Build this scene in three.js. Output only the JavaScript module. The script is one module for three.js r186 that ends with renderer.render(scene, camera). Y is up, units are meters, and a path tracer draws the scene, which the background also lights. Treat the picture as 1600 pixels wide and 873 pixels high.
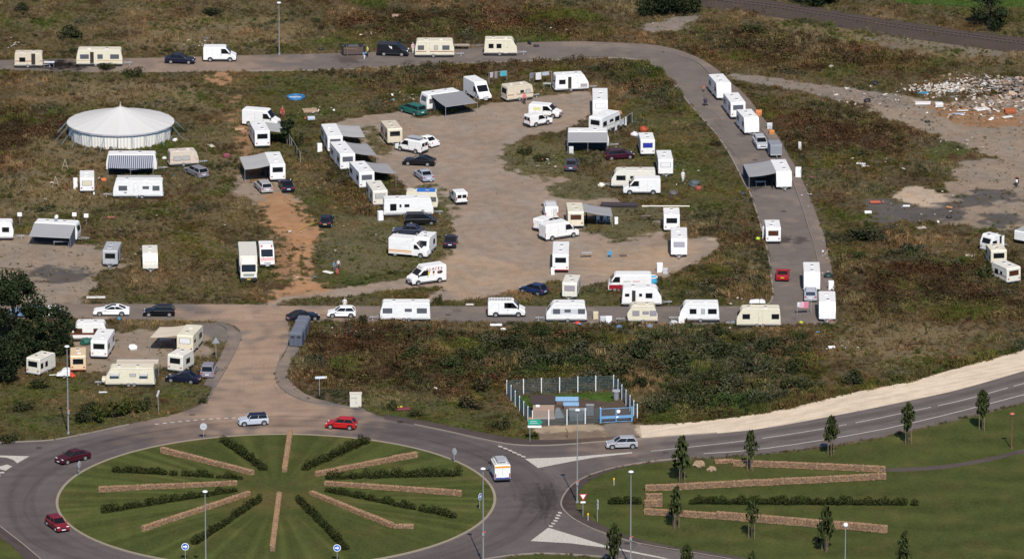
import * as THREE from 'three';
import { mergeGeometries } from 'three/addons/utils/BufferGeometryUtils.js';
import { RoundedBoxGeometry } from 'three/addons/geometries/RoundedBoxGeometry.js';
import { Sky } from 'three/addons/objects/Sky.js';
import { MarchingCubes } from 'three/addons/objects/MarchingCubes.js';
import { createNoise2D } from 'simplex-noise';

// ---------------------------------------------------------------- camera, sky, sun, exposure
const scene = new THREE.Scene();
const FOCAL = 11700, PITCH = 16.0 * Math.PI / 180, CAM_H = 281;
const CAM_Z = CAM_H / Math.tan(PITCH);
const camera = new THREE.PerspectiveCamera(2 * Math.atan(436.5 / FOCAL) * 180 / Math.PI, 1024 / 558, 50, 9000);
camera.position.set(0, CAM_H, CAM_Z);
camera.lookAt(0, 0, 0);

const SUN = new THREE.Vector3(1.7, 12.0, 11.6).normalize();
const sky = new Sky();
sky.scale.setScalar(10000);
sky.material.uniforms.sunPosition.value.copy(SUN);
sky.material.uniforms.turbidity.value = 7;
sky.material.uniforms.rayleigh.value = 0.9;
sky.material.uniforms.mieCoefficient.value = 0.004;
sky.material.uniforms.mieDirectionalG.value = 0.8;
scene.add(sky);
scene.environmentIntensity = 0.14;
const sun = new THREE.DirectionalLight(new THREE.Color().setRGB(1.0, 0.88, 0.70), 4.7);
sun.position.copy(SUN).multiplyScalar(400);
sun.castShadow = true;
sun.shadow.mapSize.set(4096, 4096);
Object.assign(sun.shadow.camera, { left: -170, right: 170, top: 170, bottom: -170, near: 10, far: 900 });
scene.add(sun, sun.target);
const renderer = new THREE.WebGLRenderer({ antialias: true });
renderer.setSize(1024, 558);
renderer.shadowMap.enabled = true;
renderer.toneMapping = THREE.LinearToneMapping;
renderer.toneMappingExposure = 1.035;

// ---------------------------------------------------------------- helpers
let seed = 7;
const rnd = () => { seed = (seed + 0x6d2b79f5) | 0; let t = Math.imul(seed ^ (seed >>> 15), 1 | seed); t = (t + Math.imul(t ^ (t >>> 7), 61 | t)) ^ t; return ((t ^ (t >>> 14)) >>> 0) / 4294967296; };
const R = (a, b) => a + (b - a) * rnd();
const noise = createNoise2D(rnd);
const fbm = (x, y, o = 3) => { let s = 0, a = 0.5, f = 1; for (let i = 0; i < o; i++) { s += a * noise(x * f, y * f); f *= 2.03; a *= 0.5; } return s; };
const clamp = (x, a = 0, b = 1) => Math.min(b, Math.max(a, x));
const sstep = (a, b, x) => { const t = clamp((x - a) / (b - a)); return t * t * (3 - 2 * t); };
const lerp = (a, b, t) => a + (b - a) * t;
// survey of the aerial photograph: where the ground (or a level h above it) lies that shows at photo pixel (u, v)
const cs = Math.cos(PITCH), sn = Math.sin(PITCH);
function P(u, v, h = 0) {
  const x = (u - 800) / FOCAL, y = -(v - 436.5) / FOCAL;
  const dy = y * cs - sn, dz = -y * sn - cs, t = (h - CAM_H) / dy;
  return new THREE.Vector3(x * t, h, CAM_Z + dz * t);
}
const used = new Map();
function numbered(name) { const n = used.get(name) ?? 0; used.set(name, n + 1); return n ? name + '_' + String(n).padStart(3, '0') : name; }
function tag(o, label, category, group, kind) {
  o.userData.label = label; if (category) o.userData.category = category;
  if (group) o.userData.group = group; if (kind) o.userData.kind = kind; return o;
}
function mesh(geo, m) { const o = new THREE.Mesh(geo, m); o.castShadow = o.receiveShadow = true; return o; }
function part(parent, name, geo, m, pos, rot) {
  const o = mesh(geo, m); o.name = name; parent.add(o);
  if (pos) o.position.set(...pos); if (rot) o.rotation.set(...rot); return o;
}
function thing(name, label, category, pos, turn = 0, group) {
  const o = new THREE.Group(); o.name = numbered(name); o.position.copy(pos); o.rotation.y = turn;
  scene.add(o); return tag(o, label, category, group);
}
function single(name, geo, m, label, category, pos, turn = 0, group) {
  const o = mesh(geo, m); o.name = numbered(name); if (pos) o.position.copy(pos); o.rotation.y = turn; scene.add(o); return tag(o, label, category, group);
}
function struct(name, geo, m, label) { const o = mesh(geo, m); o.name = numbered(name); scene.add(o); o.userData.kind = 'structure'; if (label) o.userData.label = label; return o; }
const heading = (u, v, hx, hy) => { const a = P(u, v), b = P(u + hx, v + hy); return Math.atan2(-(b.z - a.z), b.x - a.x); };
const cache = new Map();
const memo = (k, f) => { if (!cache.has(k)) cache.set(k, f()); return cache.get(k); };
const box = (x, y, z) => memo(`b${x},${y},${z}`, () => new THREE.BoxGeometry(x, y, z));
const rbox = (x, y, z, r = 0.04) => memo(`r${x},${y},${z},${r}`, () => new RoundedBoxGeometry(x, y, z, 2, Math.min(r, x / 2.1, y / 2.1, z / 2.1)));
const cyl = (r0, r1, h, n = 8) => memo(`c${r0},${r1},${h},${n}`, () => new THREE.CylinderGeometry(r0, r1, h, n));
function bar(a, b, r, n = 6) {   // a rod from a to b as geometry
  const va = new THREE.Vector3(...a), vb = new THREE.Vector3(...b), d = vb.clone().sub(va), g = new THREE.CylinderGeometry(r, r, d.length(), n);
  g.applyQuaternion(new THREE.Quaternion().setFromUnitVectors(new THREE.Vector3(0, 1, 0), d.normalize()));
  return g.translate((va.x + vb.x) / 2, (va.y + vb.y) / 2, (va.z + vb.z) / 2);
}
const lin = (c) => Array.isArray(c) ? new THREE.Color().setRGB(...c) : new THREE.Color(c);
function mat(c, rough = 0.6, o = {}) { return memo('m' + JSON.stringify([c, rough, o]), () => { const m = new THREE.MeshPhysicalMaterial({ roughness: rough, ...o }); m.color.copy(lin(c)); return m; }); }
const paint = (c) => mat(c, 0.4, { clearcoat: 0.35, clearcoatRoughness: 0.06, specularIntensity: 0.6 });
const GLASS = mat([0.010, 0.011, 0.013], 0.1, { specularIntensity: 0.45 });
const RUBBER = mat([0.018, 0.018, 0.018], 0.85), RIM = mat([0.45, 0.45, 0.46], 0.35, { metalness: 0.6 }), DARK = mat([0.02, 0.02, 0.022], 0.6);
const GALV = mat([0.42, 0.43, 0.44], 0.5, { metalness: 0.4 }), STEEL = mat([0.25, 0.26, 0.27], 0.45, { metalness: 0.5 });
const WHITE = mat([0.82, 0.82, 0.81], 0.45), INSIDE = mat([0.03, 0.024, 0.02], 0.9), REDLAMP = mat([0.35, 0.015, 0.015], 0.2), HEADLAMP = mat([0.75, 0.76, 0.78], 0.08), PLATE_Y = mat([0.75, 0.5, 0.05], 0.5);
function decal(w, h, draw, extra = {}) {   // flat print
  const c = document.createElement('canvas'); c.width = w; c.height = h; const g = c.getContext('2d'); draw(g, w, h);
  const t = new THREE.CanvasTexture(c); t.colorSpace = THREE.SRGBColorSpace; t.magFilter = THREE.LinearFilter;
  return new THREE.MeshStandardMaterial({ map: t, roughness: 0.5, alphaTest: 0.5, side: THREE.DoubleSide, ...extra });
}
function rounded(pts, r) {   // polygon with rounded corners -> THREE.Shape; r a number or one per corner
  const s = new THREE.Shape(), n = pts.length;
  for (let i = 0; i < n; i++) {
    const p = pts[i], a = pts[(i + n - 1) % n], b = pts[(i + 1) % n], rr = p[2] ?? r;
    const da = Math.hypot(a[0] - p[0], a[1] - p[1]), db = Math.hypot(b[0] - p[0], b[1] - p[1]), q = Math.min(rr, da * 0.45, db * 0.45);
    const x0 = p[0] + (a[0] - p[0]) / da * q, y0 = p[1] + (a[1] - p[1]) / da * q, x1 = p[0] + (b[0] - p[0]) / db * q, y1 = p[1] + (b[1] - p[1]) / db * q;
    if (i) s.lineTo(x0, y0); else s.moveTo(x0, y0);
    if (q > 0.001) s.quadraticCurveTo(p[0], p[1], x1, y1);
  }
  s.closePath(); return s;
}
function prism(shape, width, bevel = 0.06, seg = 3) {
  const g = new THREE.ExtrudeGeometry(shape, { depth: width - 2 * bevel, bevelEnabled: bevel > 0, bevelThickness: bevel, bevelSize: bevel, bevelOffset: -bevel, bevelSegments: 2, curveSegments: seg });
  return g.translate(0, 0, -width / 2 + bevel);
}
function frustum(x0, x1, y0, x2, x3, y1, wb, wt) {   // bottom x0..x1 at y0, top x2..x3 at y1
  const p = [[x0, y0, -wb / 2], [x1, y0, -wb / 2], [x1, y0, wb / 2], [x0, y0, wb / 2], [x2, y1, -wt / 2], [x3, y1, -wt / 2], [x3, y1, wt / 2], [x2, y1, wt / 2]];
  const f = [[0, 1, 2, 3], [4, 7, 6, 5], [0, 4, 5, 1], [1, 5, 6, 2], [2, 6, 7, 3], [3, 7, 4, 0]], v = [];
  for (const q of f) for (const k of [0, 1, 2, 0, 2, 3]) v.push(...p[q[k]]);
  const g = new THREE.BufferGeometry(); g.setAttribute('position', new THREE.Float32BufferAttribute(v, 3)); g.computeVertexNormals(); return g;
}
function wheelOn(parent, x, z, r = 0.32, w = 0.2, side = 1, rim = RIM) {   // wheel > tyre, rim
  const g = new THREE.Group(); g.name = 'wheel'; g.position.set(x, r, z); parent.add(g);
  part(g, 'tyre', memo(`ty${r},${w}`, () => new THREE.CylinderGeometry(r, r, w, 16).rotateX(Math.PI / 2)), RUBBER);
  part(g, 'rim', memo(`rm${r},${w}`, () => new THREE.CylinderGeometry(r * 0.62, r * 0.66, 0.03, 12).rotateX(Math.PI / 2)), rim, [0, 0, side * (w / 2 + 0.012)]);
  return g;
}
function spline(pts, per = 6, closed = false) {
  const c = new THREE.CatmullRomCurve3(pts.map((p) => new THREE.Vector3(p[0], p[1], 0)), closed, 'centripetal');
  return c.getPoints(pts.length * per).map((p) => [p.x, p.y]);
}
// ---------------------------------------------------------------- the site: zones painted in metres
const X0 = -92, SX = 184, Z0 = -185, SZ = 330, NM = 1024;
const toGrid = (p) => [(p.x - X0) / SX * NM, (p.z - Z0) / SZ * NM];
const lines = {   // edges of roads and plots, photo survey points
  upN: [[-60, 96], [0, 94], [100, 92], [200, 91], [370, 87], [530, 83], [640, 80], [800, 72.5], [900, 72], [990, 75], [1050, 84], [1090, 98], [1110, 116], [1132, 141], [1155, 165], [1178, 190], [1200, 215], [1222, 250], [1240, 285], [1254, 324], [1264, 356], [1272, 380], [1278, 406], [1284, 446], [1288, 480], [1290, 506]],
  upS: [[-60, 109], [0, 109], [100, 112], [190, 113], [360, 111.5], [530, 109], [660, 102], [780, 97.5], [900, 92.5], [970, 91], [1010, 97], [1030, 109], [1051, 130], [1081, 167], [1105, 194], [1120, 211], [1142, 244], [1160, 280], [1174, 306], [1184, 336], [1192, 364], [1200, 394], [1206, 436], [1208, 462], [1203, 474], [1188, 478]],
  paveOut: [[700, 72.5], [800, 68], [900, 65.5], [950, 67], [1010, 70], [1045, 75], [1080, 86], [1112, 103], [1142, 129], [1170, 155], [1196, 189], [1216, 214], [1238, 252], [1254, 282], [1266, 310], [1276, 336], [1288, 368], [1293, 394], [1299, 416], [1303, 450], [1306, 480], [1306, 506]],
};
const isl = P(431, 781), ISL_R = 27.2, RING_R = 36.7;
const circlePx = null;
const Z = [];   // [name, soft metres, noise amplitude, noise size, ground colour, weed density, weed height, palette, polygon]
const zone = (name, soft, amp, size, col, dens, hgt, pal, ...polys) => polys.forEach((poly) => Z.push({ name, soft, amp, size, col, dens, hgt, pal, poly }));
// palettes of plant colours
const PAL = [
  [[.136, .094, .047], [.112, .080, .038], [.104, .087, .034], [.084, .080, .028], [.155, .115, .060]],        // 0 mixed dry scrub
  [[.070, .082, .022], [.056, .074, .020], [.096, .090, .030], [.108, .086, .037]],                            // 1 green grass and herbs
  [[.040, .056, .022], [.048, .068, .022], [.036, .048, .020], [.064, .068, .028], [.075, .066, .034]],                            // 2 dark bushes
  [[.120, .074, .040], [.096, .060, .032], [.088, .052, .031], [.110, .080, .040], [.080, .070, .029]],                            // 3 red brown stalks
  [[.19, .140, .074], [.145, .112, .056], [.110, .088, .044], [.085, .082, .032]],                             // 4 straw
  [[.082, .086, .048], [.066, .074, .038], [.104, .098, .060], [.056, .062, .030]],                            // 5 grey green
  [[.050, .100, .018], [.060, .105, .022]],                                                                    // 6 fresh grass
  [[.092, .060, .035], [.076, .048, .028], [.098, .068, .036], [.070, .058, .028], [.064, .048, .028]],                            // 7 dark dock stalks
  [[.150, .115, .058], [.115, .100, .040], [.098, .066, .044], [.135, .104, .062], [.080, .080, .032], [.105, .108, .030]],  // 8 olive and tan field
];
const FULL = [[-300, -80], [1900, -80], [1900, 960], [-300, 960]];
zone('scrub', 1, 0, 1, [.095, .076, .044], .85, .46, 0, FULL);
zone('brown', 11, .7, 9, [.080, .058, .036], 1, .8, 3, [[-60, 170], [60, 160], [95, 185], [80, 240], [60, 262], [-60, 270]], [[480, 505], [700, 505], [800, 540], [760, 610], [640, 640], [520, 640], [470, 560]], [[560, 100], [800, 98], [930, 92], [990, 100], [1010, 125], [930, 130], [780, 110], [640, 140], [540, 120]], [[1320, 395], [1600, 410], [1600, 520], [1420, 500], [1310, 470]], [[1170, 160], [1290, 165], [1420, 200], [1350, 260], [1240, 240]], [[1120, 300], [1180, 310], [1200, 400], [1190, 460], [1120, 430]], [[500, 20], [900, 10], [960, 60], [700, 66], [560, 70]], [[1080, 40], [1400, 60], [1560, 95], [1300, 120], [1140, 100]], [[480, 255], [600, 265], [640, 330], [560, 390], [510, 330]]);
zone('field', 7, .6, 8, [.115, .088, .048], .95, .42, 8, [[140, 300], [260, 300], [400, 305], [395, 380], [370, 470], [160, 468], [180, 420], [140, 360]], [[0, 10], [420, 0], [420, 70], [0, 76]], [[260, 120], [400, 120], [400, 260], [300, 240]]);
zone('dock', 12, .9, 6, [.062, .046, .030], 1, .75, 7, [[-60, 182], [40, 172], [80, 190], [84, 225], [60, 256], [-60, 264]], [[1190, 172], [1290, 172], [1420, 205], [1390, 240], [1300, 235], [1220, 210]], [[500, 508], [640, 510], [720, 530], [700, 560], [600, 560], [520, 540]], [[1340, 415], [1500, 425], [1540, 460], [1440, 470], [1340, 455]], [[600, 104], [740, 108], [640, 132], [560, 124]], [[1290, 40], [1400, 62], [1330, 76], [1240, 60]], [[1130, 340], [1180, 350], [1190, 390], [1140, 390]]);
zone('green', 8, .55, 8, [.075, .072, .030], .9, .34, 1, [[380, 110], [520, 120], [560, 165], [500, 190], [480, 300], [430, 250], [380, 180]], [[440, 280], [500, 270], [600, 380], [700, 410], [640, 440], [500, 450], [470, 380]], [[940, 150], [1060, 150], [1130, 230], [1170, 300], [1060, 330], [1030, 210]], [[960, 240], [1120, 240], [1170, 330], [1060, 330]], [[780, 222], [890, 218], [890, 262], [830, 280], [780, 262]], [[500, 345], [610, 345], [690, 400], [640, 430], [500, 440]], [[740, 470], [960, 455], [1060, 470], [1060, 478], [740, 478]], [[560, 600], [800, 640], [830, 690], [700, 680], [560, 650]], [[40, 590], [300, 600], [320, 640], [100, 690], [0, 692], [0, 600]], [[1400, -60], [1700, -60], [1700, 30], [1480, 22]]);
zone('meadow', 3, .5, 6, [.058, .088, .022], .9, .25, 6, [[1370, -60], [1800, -60], [1800, 12], [1480, 10], [1400, 4]], [[1700, -70], [1800, -70], [1800, -60]]);
zone('green', 4, .6, 5, [.07, .075, .03], .9, .3, 1, [[1440, 234], [1510, 214], [1526, 232], [1480, 260], [1445, 250]]);
zone('straw', 7, .6, 7, [.15, .115, .065], .55, .5, 4, [[60, 210], [180, 240], [130, 350], [0, 330], [0, 270]], [[100, 120], [330, 130], [330, 170], [100, 160], [0, 160]], [[180, 40], [480, 20], [480, 70], [200, 76]], [[1080, 395], [1190, 400], [1190, 460], [1080, 455]], [[1320, 510], [1560, 500], [1420, 580], [1300, 560]], [[330, 190], [400, 240], [380, 300], [330, 280]], [[1100, 0], [1380, 20], [1600, 90], [1600, 110], [1300, 70]]);
zone('dark', 10, .8, 8, [.055, .054, .028], 1, 1.05, 2, [[700, 530], [900, 515], [1260, 530], [1240, 610], [1000, 600], [790, 600], [620, 580]], [[1010, 590], [1300, 590], [1250, 640], [1000, 660]], [[1330, 350], [1400, 360], [1410, 400], [1340, 410]]);
zone('greygreen', 9, .8, 6, [.07, .068, .04], 1, .95, 5, [[860, 540], [1000, 520], [1230, 540], [1180, 610], [960, 585]], [[1090, 410], [1200, 430], [1190, 470], [1060, 465]], [[960, 96], [1100, 110], [1120, 190], [1000, 150]]);
zone('bare', 3, .7, 5, [.24, .190, .145], .08, .25, 4, [[-60, 372], [60, 366], [150, 384], [215, 420], [120, 424], [-60, 420]], [[-60, 418], [150, 420], [140, 470], [90, 478], [-60, 470]], [[120, 525], [230, 515], [330, 510], [320, 560], [250, 575], [190, 590], [110, 575]], [[1330, 140], [1480, 160], [1700, 130], [1700, 260], [1560, 300], [1560, 250], [1450, 205], [1370, 180]], [[1500, 250], [1700, 240], [1700, 350], [1560, 360], [1380, 340], [1480, 300]], [[370, 268], [440, 275], [470, 320], [400, 320], [365, 300]]);
zone('baregrey', 2, .6, 4, [.21, .175, .145], .12, .3, 4, [[1140, 114], [1200, 120], [1330, 138], [1420, 150], [1420, 172], [1330, 160], [1200, 132], [1140, 124]], [[1000, 40], [1090, 20], [1100, 30], [1010, 50]], [[1000, 44], [1060, 34], [1080, 42], [1020, 54]]);
zone('strawgrey', 5, 1, 4, [.17, .138, .105], .45, .3, 4, [[1340, 50], [1600, 74], [1600, 92], [1380, 72]]);
zone('sand', 2, .5, 3, [.40, .31, .23], .03, .2, 4, [[1398, 298], [1425, 290], [1462, 296], [1482, 314], [1462, 324], [1425, 320], [1400, 314]], [[1095, 370], [1125, 372], [1118, 388], [1090, 400], [1085, 385]]);
zone('oil', .6, .35, 1.5, [.125, .098, .082], 0, .1, 4, [[712, 186], [735, 186], [752, 189], [770, 190], [750, 194], [720, 191]], [[770, 320], [784, 321], [776, 324]], [[836, 203], [850, 205], [840, 208]], [[660, 187], [668, 188], [662, 190]], [[622, 266], [640, 265], [645, 268], [630, 270]]);
zone('soot', 4, .8, 5, [.095, .085, .078], .15, .35, 4, [[1355, 305], [1400, 312], [1470, 325], [1520, 296], [1600, 296], [1600, 312], [1520, 322], [1500, 345], [1440, 350], [1360, 345]], [[1530, 335], [1600, 330], [1600, 350], [1540, 358]], [[1480, 372], [1500, 380], [1490, 392], [1476, 386]], [[60, 414], [130, 418], [140, 440], [80, 446], [40, 430]]);
zone('yard', 1.6, .8, 3.5, [.264, .206, .160], .012, .12, 1, [[500, 196], [560, 183], [636, 172], [650, 185], [700, 180], [730, 172], [775, 160], [850, 150], [925, 140], [932, 165], [915, 186], [880, 204], [815, 214], [790, 240], [800, 258], [850, 268], [900, 282], [960, 310], [985, 330], [1040, 335], [1040, 380], [1105, 368], [1125, 385], [1085, 412], [1045, 432], [930, 442], [905, 452], [870, 436], [820, 448], [760, 464], [690, 472], [655, 470], [700, 450], [640, 452], [560, 461], [510, 466], [470, 472], [396, 480], [430, 468], [480, 455], [560, 447], [640, 434], [700, 410], [712, 380], [700, 330], [640, 300], [600, 262], [560, 215]]);
zone('yardgrass', 3.5, .9, 4, [.105, .092, .050], .75, .25, 1, [[800, 218], [880, 222], [900, 250], [870, 285], [800, 268], [785, 245]], [[925, 320], [960, 318], [1030, 325], [1040, 362], [960, 380], [930, 365], [905, 352]], [[900, 268], [950, 290], [960, 310], [890, 312], [850, 300]], [[560, 200], [590, 195], [620, 235], [590, 250], [570, 230]], [[660, 290], [700, 300], [712, 340], [690, 350], [670, 320]], [[950, 405], [985, 400], [975, 425], [940, 440]], [[505, 335], [690, 350], [690, 410], [640, 425], [560, 430], [500, 420]], [[640, 283], [690, 290], [690, 325], [660, 330]]);
zone('pinkish', 4, .5, 5, [.31, .23, .165], 0, .2, 4, [[700, 380], [850, 430], [830, 450], [720, 470], [690, 440]], [[930, 380], [1040, 386], [1100, 372], [1080, 410], [960, 432], [900, 430]]);
zone('strip', 1.2, .6, 2.5, [.08, .075, .035], .95, .38, 1, [[440, 469], [505, 463], [510, 474], [440, 477]], [[530, 472], [600, 466], [690, 452], [695, 447], [640, 450], [570, 459], [520, 466]], [[560, 472], [655, 472], [700, 474], [830, 458], [930, 462], [1210, 470], [1210, 478], [560, 478]]);
zone('orange', 3.4, .95, 2.6, [.33, .185, .100], .05, .2, 4, [[405, 302], [452, 302], [470, 330], [502, 362], [490, 382], [455, 384], [440, 365], [415, 350], [412, 330]], [[330, 112], [362, 112], [356, 132], [330, 138]], [[455, 440], [492, 440], [520, 452], [460, 462], [400, 478], [420, 462]]);
zone('orange', 1.6, .7, 2, [.35, .195, .105], .03, .2, 4, [[452, 375], [470, 375], [470, 420], [469, 448], [455, 448], [456, 410]], [[474, 375], [492, 372], [488, 410], [487, 448], [474, 448], [473, 410]]);
zone('orangeFaint', 3, .9, 3, [.25, .145, .08], .2, .25, 4, [[332, 130], [362, 130], [360, 180], [380, 250], [400, 300], [420, 300], [400, 240], [380, 190], [372, 135]], [[1440, 160], [1600, 170], [1600, 200], [1500, 196]], [[430, 360], [460, 380], [452, 440], [425, 440]]);
zone('shoulder', .4, 0, 2, [.42, .34, .25], 0, .1, 4, spline([[990, 664], [1040, 664], [1135, 654], [1231, 639], [1326, 616], [1421, 597], [1498, 576], [1600, 548], [1700, 518]]).concat(spline([[1700, 556], [1600, 583], [1498, 611], [1421, 628], [1307, 651], [1173, 674], [1040, 686], [990, 688]])));
zone('slab', 1, .5, 2, [.33, .255, .175], .03, .15, 4, [[832, 666], [938, 662], [950, 672], [946, 686], [860, 694], [846, 690]]);
zone('slabdirt', 1.2, .9, 1.6, [.18, .135, .10], .03, .15, 4, [[838, 676], [900, 674], [950, 672], [946, 688], [860, 695], [846, 692]]);
zone('driveway', 1, .5, 2, [.19, .155, .125], 0, .1, 4, [[938, 662], [990, 659], [996, 676], [1004, 688], [946, 690], [950, 676]]);
zone('compound', .5, .2, 2, [.085, .062, .048], .05, .2, 0, [[792, 619], [959, 611], [996, 648], [988, 659], [833, 666]]);
zone('compoundgrass', .6, .4, 2, [.055, .095, .022], 1, .28, 6, [[797, 624], [818, 618], [960, 612], [968, 622], [955, 628], [900, 622], [850, 626], [836, 634], [815, 640]]);
const hedgeline = (a, b, w) => [[a[0], a[1] - w], [b[0], b[1] - w], [b[0], b[1] + w], [a[0], a[1] + w]];
zone('hedgefoot', 1.5, .5, 3, [.07, .07, .03], 1, .9, 1, spline([[1000, 652], [1135, 645], [1231, 630], [1326, 607], [1421, 588], [1498, 567], [1600, 539]]).concat(spline([[1600, 547], [1498, 575], [1421, 596], [1326, 615], [1231, 638], [1135, 653], [1000, 662]])));
// paved ground and mown lawn carry no weeds; the paving itself is laid over the terrain further down
const upRoad = spline(lines.upN).concat(spline(lines.upS).reverse());
const pave = spline(lines.paveOut).concat(spline(lines.upN.slice(7)).reverse());
const lowRoad = [[-80, 476], [120, 475], [385, 475.5], [450, 478], [600, 478.5], [1000, 478.8], [1190, 478.5], [1290, 478.5], [1297, 507], [1000, 505.5], [700, 503], [448, 503], [340, 502], [200, 499], [-80, 498]];
const linkL = spline([[330, 501], [360, 507], [376, 520], [371, 540], [362, 558], [348, 584], [334, 606], [322, 626], [296, 640], [229, 657], [170, 668]]);
const linkR = spline([[620, 662], [567, 641], [530, 636], [480, 628], [450, 615], [434, 600], [430, 584], [436, 564], [447, 545], [452, 520], [452, 500]]);
const link = linkL.concat([[300, 690], [560, 690]], linkR);
const neN = spline([[620, 658], [706, 676], [760, 688], [800, 695], [853, 696.5], [947, 690], [1040, 683], [1173, 672], [1307, 649], [1421, 626], [1498, 609], [1600, 580], [1720, 545]]);
const neS = spline([[1720, 598], [1600, 629], [1517, 650], [1421, 673], [1307, 695], [1166, 711], [1090, 716], [1040, 719], [1000, 724], [950, 734], [915, 746], [893, 760], [880, 777], [877, 790], [888, 805], [920, 824], [987, 847], [1093, 866], [1200, 884], [1330, 903]]);
const seS = spline([[1320, 960], [1200, 930], [1060, 893], [963, 873], [888, 866.5], [840, 865], [800, 868], [760, 874], [700, 886]]);
const east = neN.concat(neS, seS, [[640, 800], [640, 700]]);
const westN = [[-120, 695], [0, 692], [40, 690.5], [80, 688], [130, 679], [200, 664]], westS = [[160, 900], [110, 900], [61, 873], [35, 851], [0, 824], [-60, 790], [-120, 770]];
const west = spline(westN).concat([[260, 720], [200, 860]], spline(westS));
const lawnE = spline([[1720, 605], [1600, 633], [1517, 654], [1421, 677], [1307, 699], [1166, 714.5], [1090, 720], [1050, 722], [1010, 726], [973, 732], [931, 747], [907, 765], [899, 783], [904, 800], [931, 817], [973, 835], [1027, 850], [1160, 872], [1330, 905]]).concat([[1720, 960]]);
const paveSE = spline([[1060, 718.5], [1011, 725], [963, 732], [920, 745.5], [893, 760], [879, 778], [877, 792], [888, 806], [920, 824.5], [987, 847.5], [1093, 866.5], [1200, 885]]).concat(spline([[1200, 881], [1160, 872], [1027, 850], [973, 835], [931, 817], [904, 800], [899, 783], [907, 765], [931, 747], [973, 732], [1010, 726], [1060, 721]]));
const lawnS = spline([[1060, 897], [963, 876.5], [888, 870], [840, 868.5], [800, 871.5], [760, 877.5], [700, 890]]).concat([[700, 960], [1060, 960]]);
const lawnSW = [[-120, 830], [-60, 832], [0, 842], [20, 855], [36, 873], [50, 890], [50, 940], [-120, 940]];
const paveSW = [[-120, 778], [-60, 800], [0, 824], [35, 851], [61, 873], [90, 900], [50, 900], [36, 873], [20, 855], [0, 842], [-60, 830], [-120, 820]];
const paveNE = spline([[600, 655], [706, 675], [760, 687], [800, 694], [853, 695.5], [947, 689], [1000, 686]]).concat(spline([[1000, 682], [947, 684], [860, 688.5], [806, 686], [762, 678.5], [706, 667], [600, 648]]));
const ringPx = (r) => { const o = []; for (let i = 0; i < 96; i++) { const a = i / 96 * Math.PI * 2; o.push(new THREE.Vector3(isl.x + Math.cos(a) * r, 0, isl.z + Math.sin(a) * r)); } return o; };
const linkPaveR = spline([[450, 541], [444, 555], [436, 566], [431, 586], [435, 600], [451, 615], [481, 628], [531, 636.5], [567, 641]]).concat(spline([[570, 638], [543, 635.5], [510, 628], [478, 617], [458, 602], [448, 588], [454, 566], [468, 544]]));
const linkPaveL = spline([[377, 521], [371, 541], [362, 559], [348, 585], [335, 606]]).concat(spline([[318, 602], [330, 580], [343, 560], [355, 528], [352, 514], [340, 506]]));
const lawnNE = spline([[560, 638], [620, 640], [700, 655], [780, 674], [830, 684]]).concat(spline([[840, 687], [806, 686], [762, 678.5], [706, 667], [600, 648]]));
for (const poly of [upRoad, pave, lowRoad, link, east, west]) zone('paved', .35, .25, 1.2, [.17, .15, .135], 0, .1, 4, poly);
Z.push({ name: 'paved', soft: .3, amp: 0, size: 1, col: [.17, .15, .135], dens: 0, hgt: .1, pal: 4, world: ringPx(RING_R) });
zone('lawn', .4, 0, 1, [.060, .088, .024], 0, .1, 6, lawnE, lawnS, lawnSW);
for (const poly of [paveSE, paveSW, paveNE]) zone('paved', .35, 0, 1.2, [.1, .09, .08], 0, .3, 0, poly);
zone('paved', .8, .3, 1.2, [.15, .135, .12], 0, .3, 0, [[296, 506], [345, 503], [368, 512], [372, 522], [352, 536], [318, 522]]);
for (const poly of [linkPaveR, linkPaveL]) zone('paved', .35, .5, 1.2, [.2, .17, .14], .05, .3, 0, poly);

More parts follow.
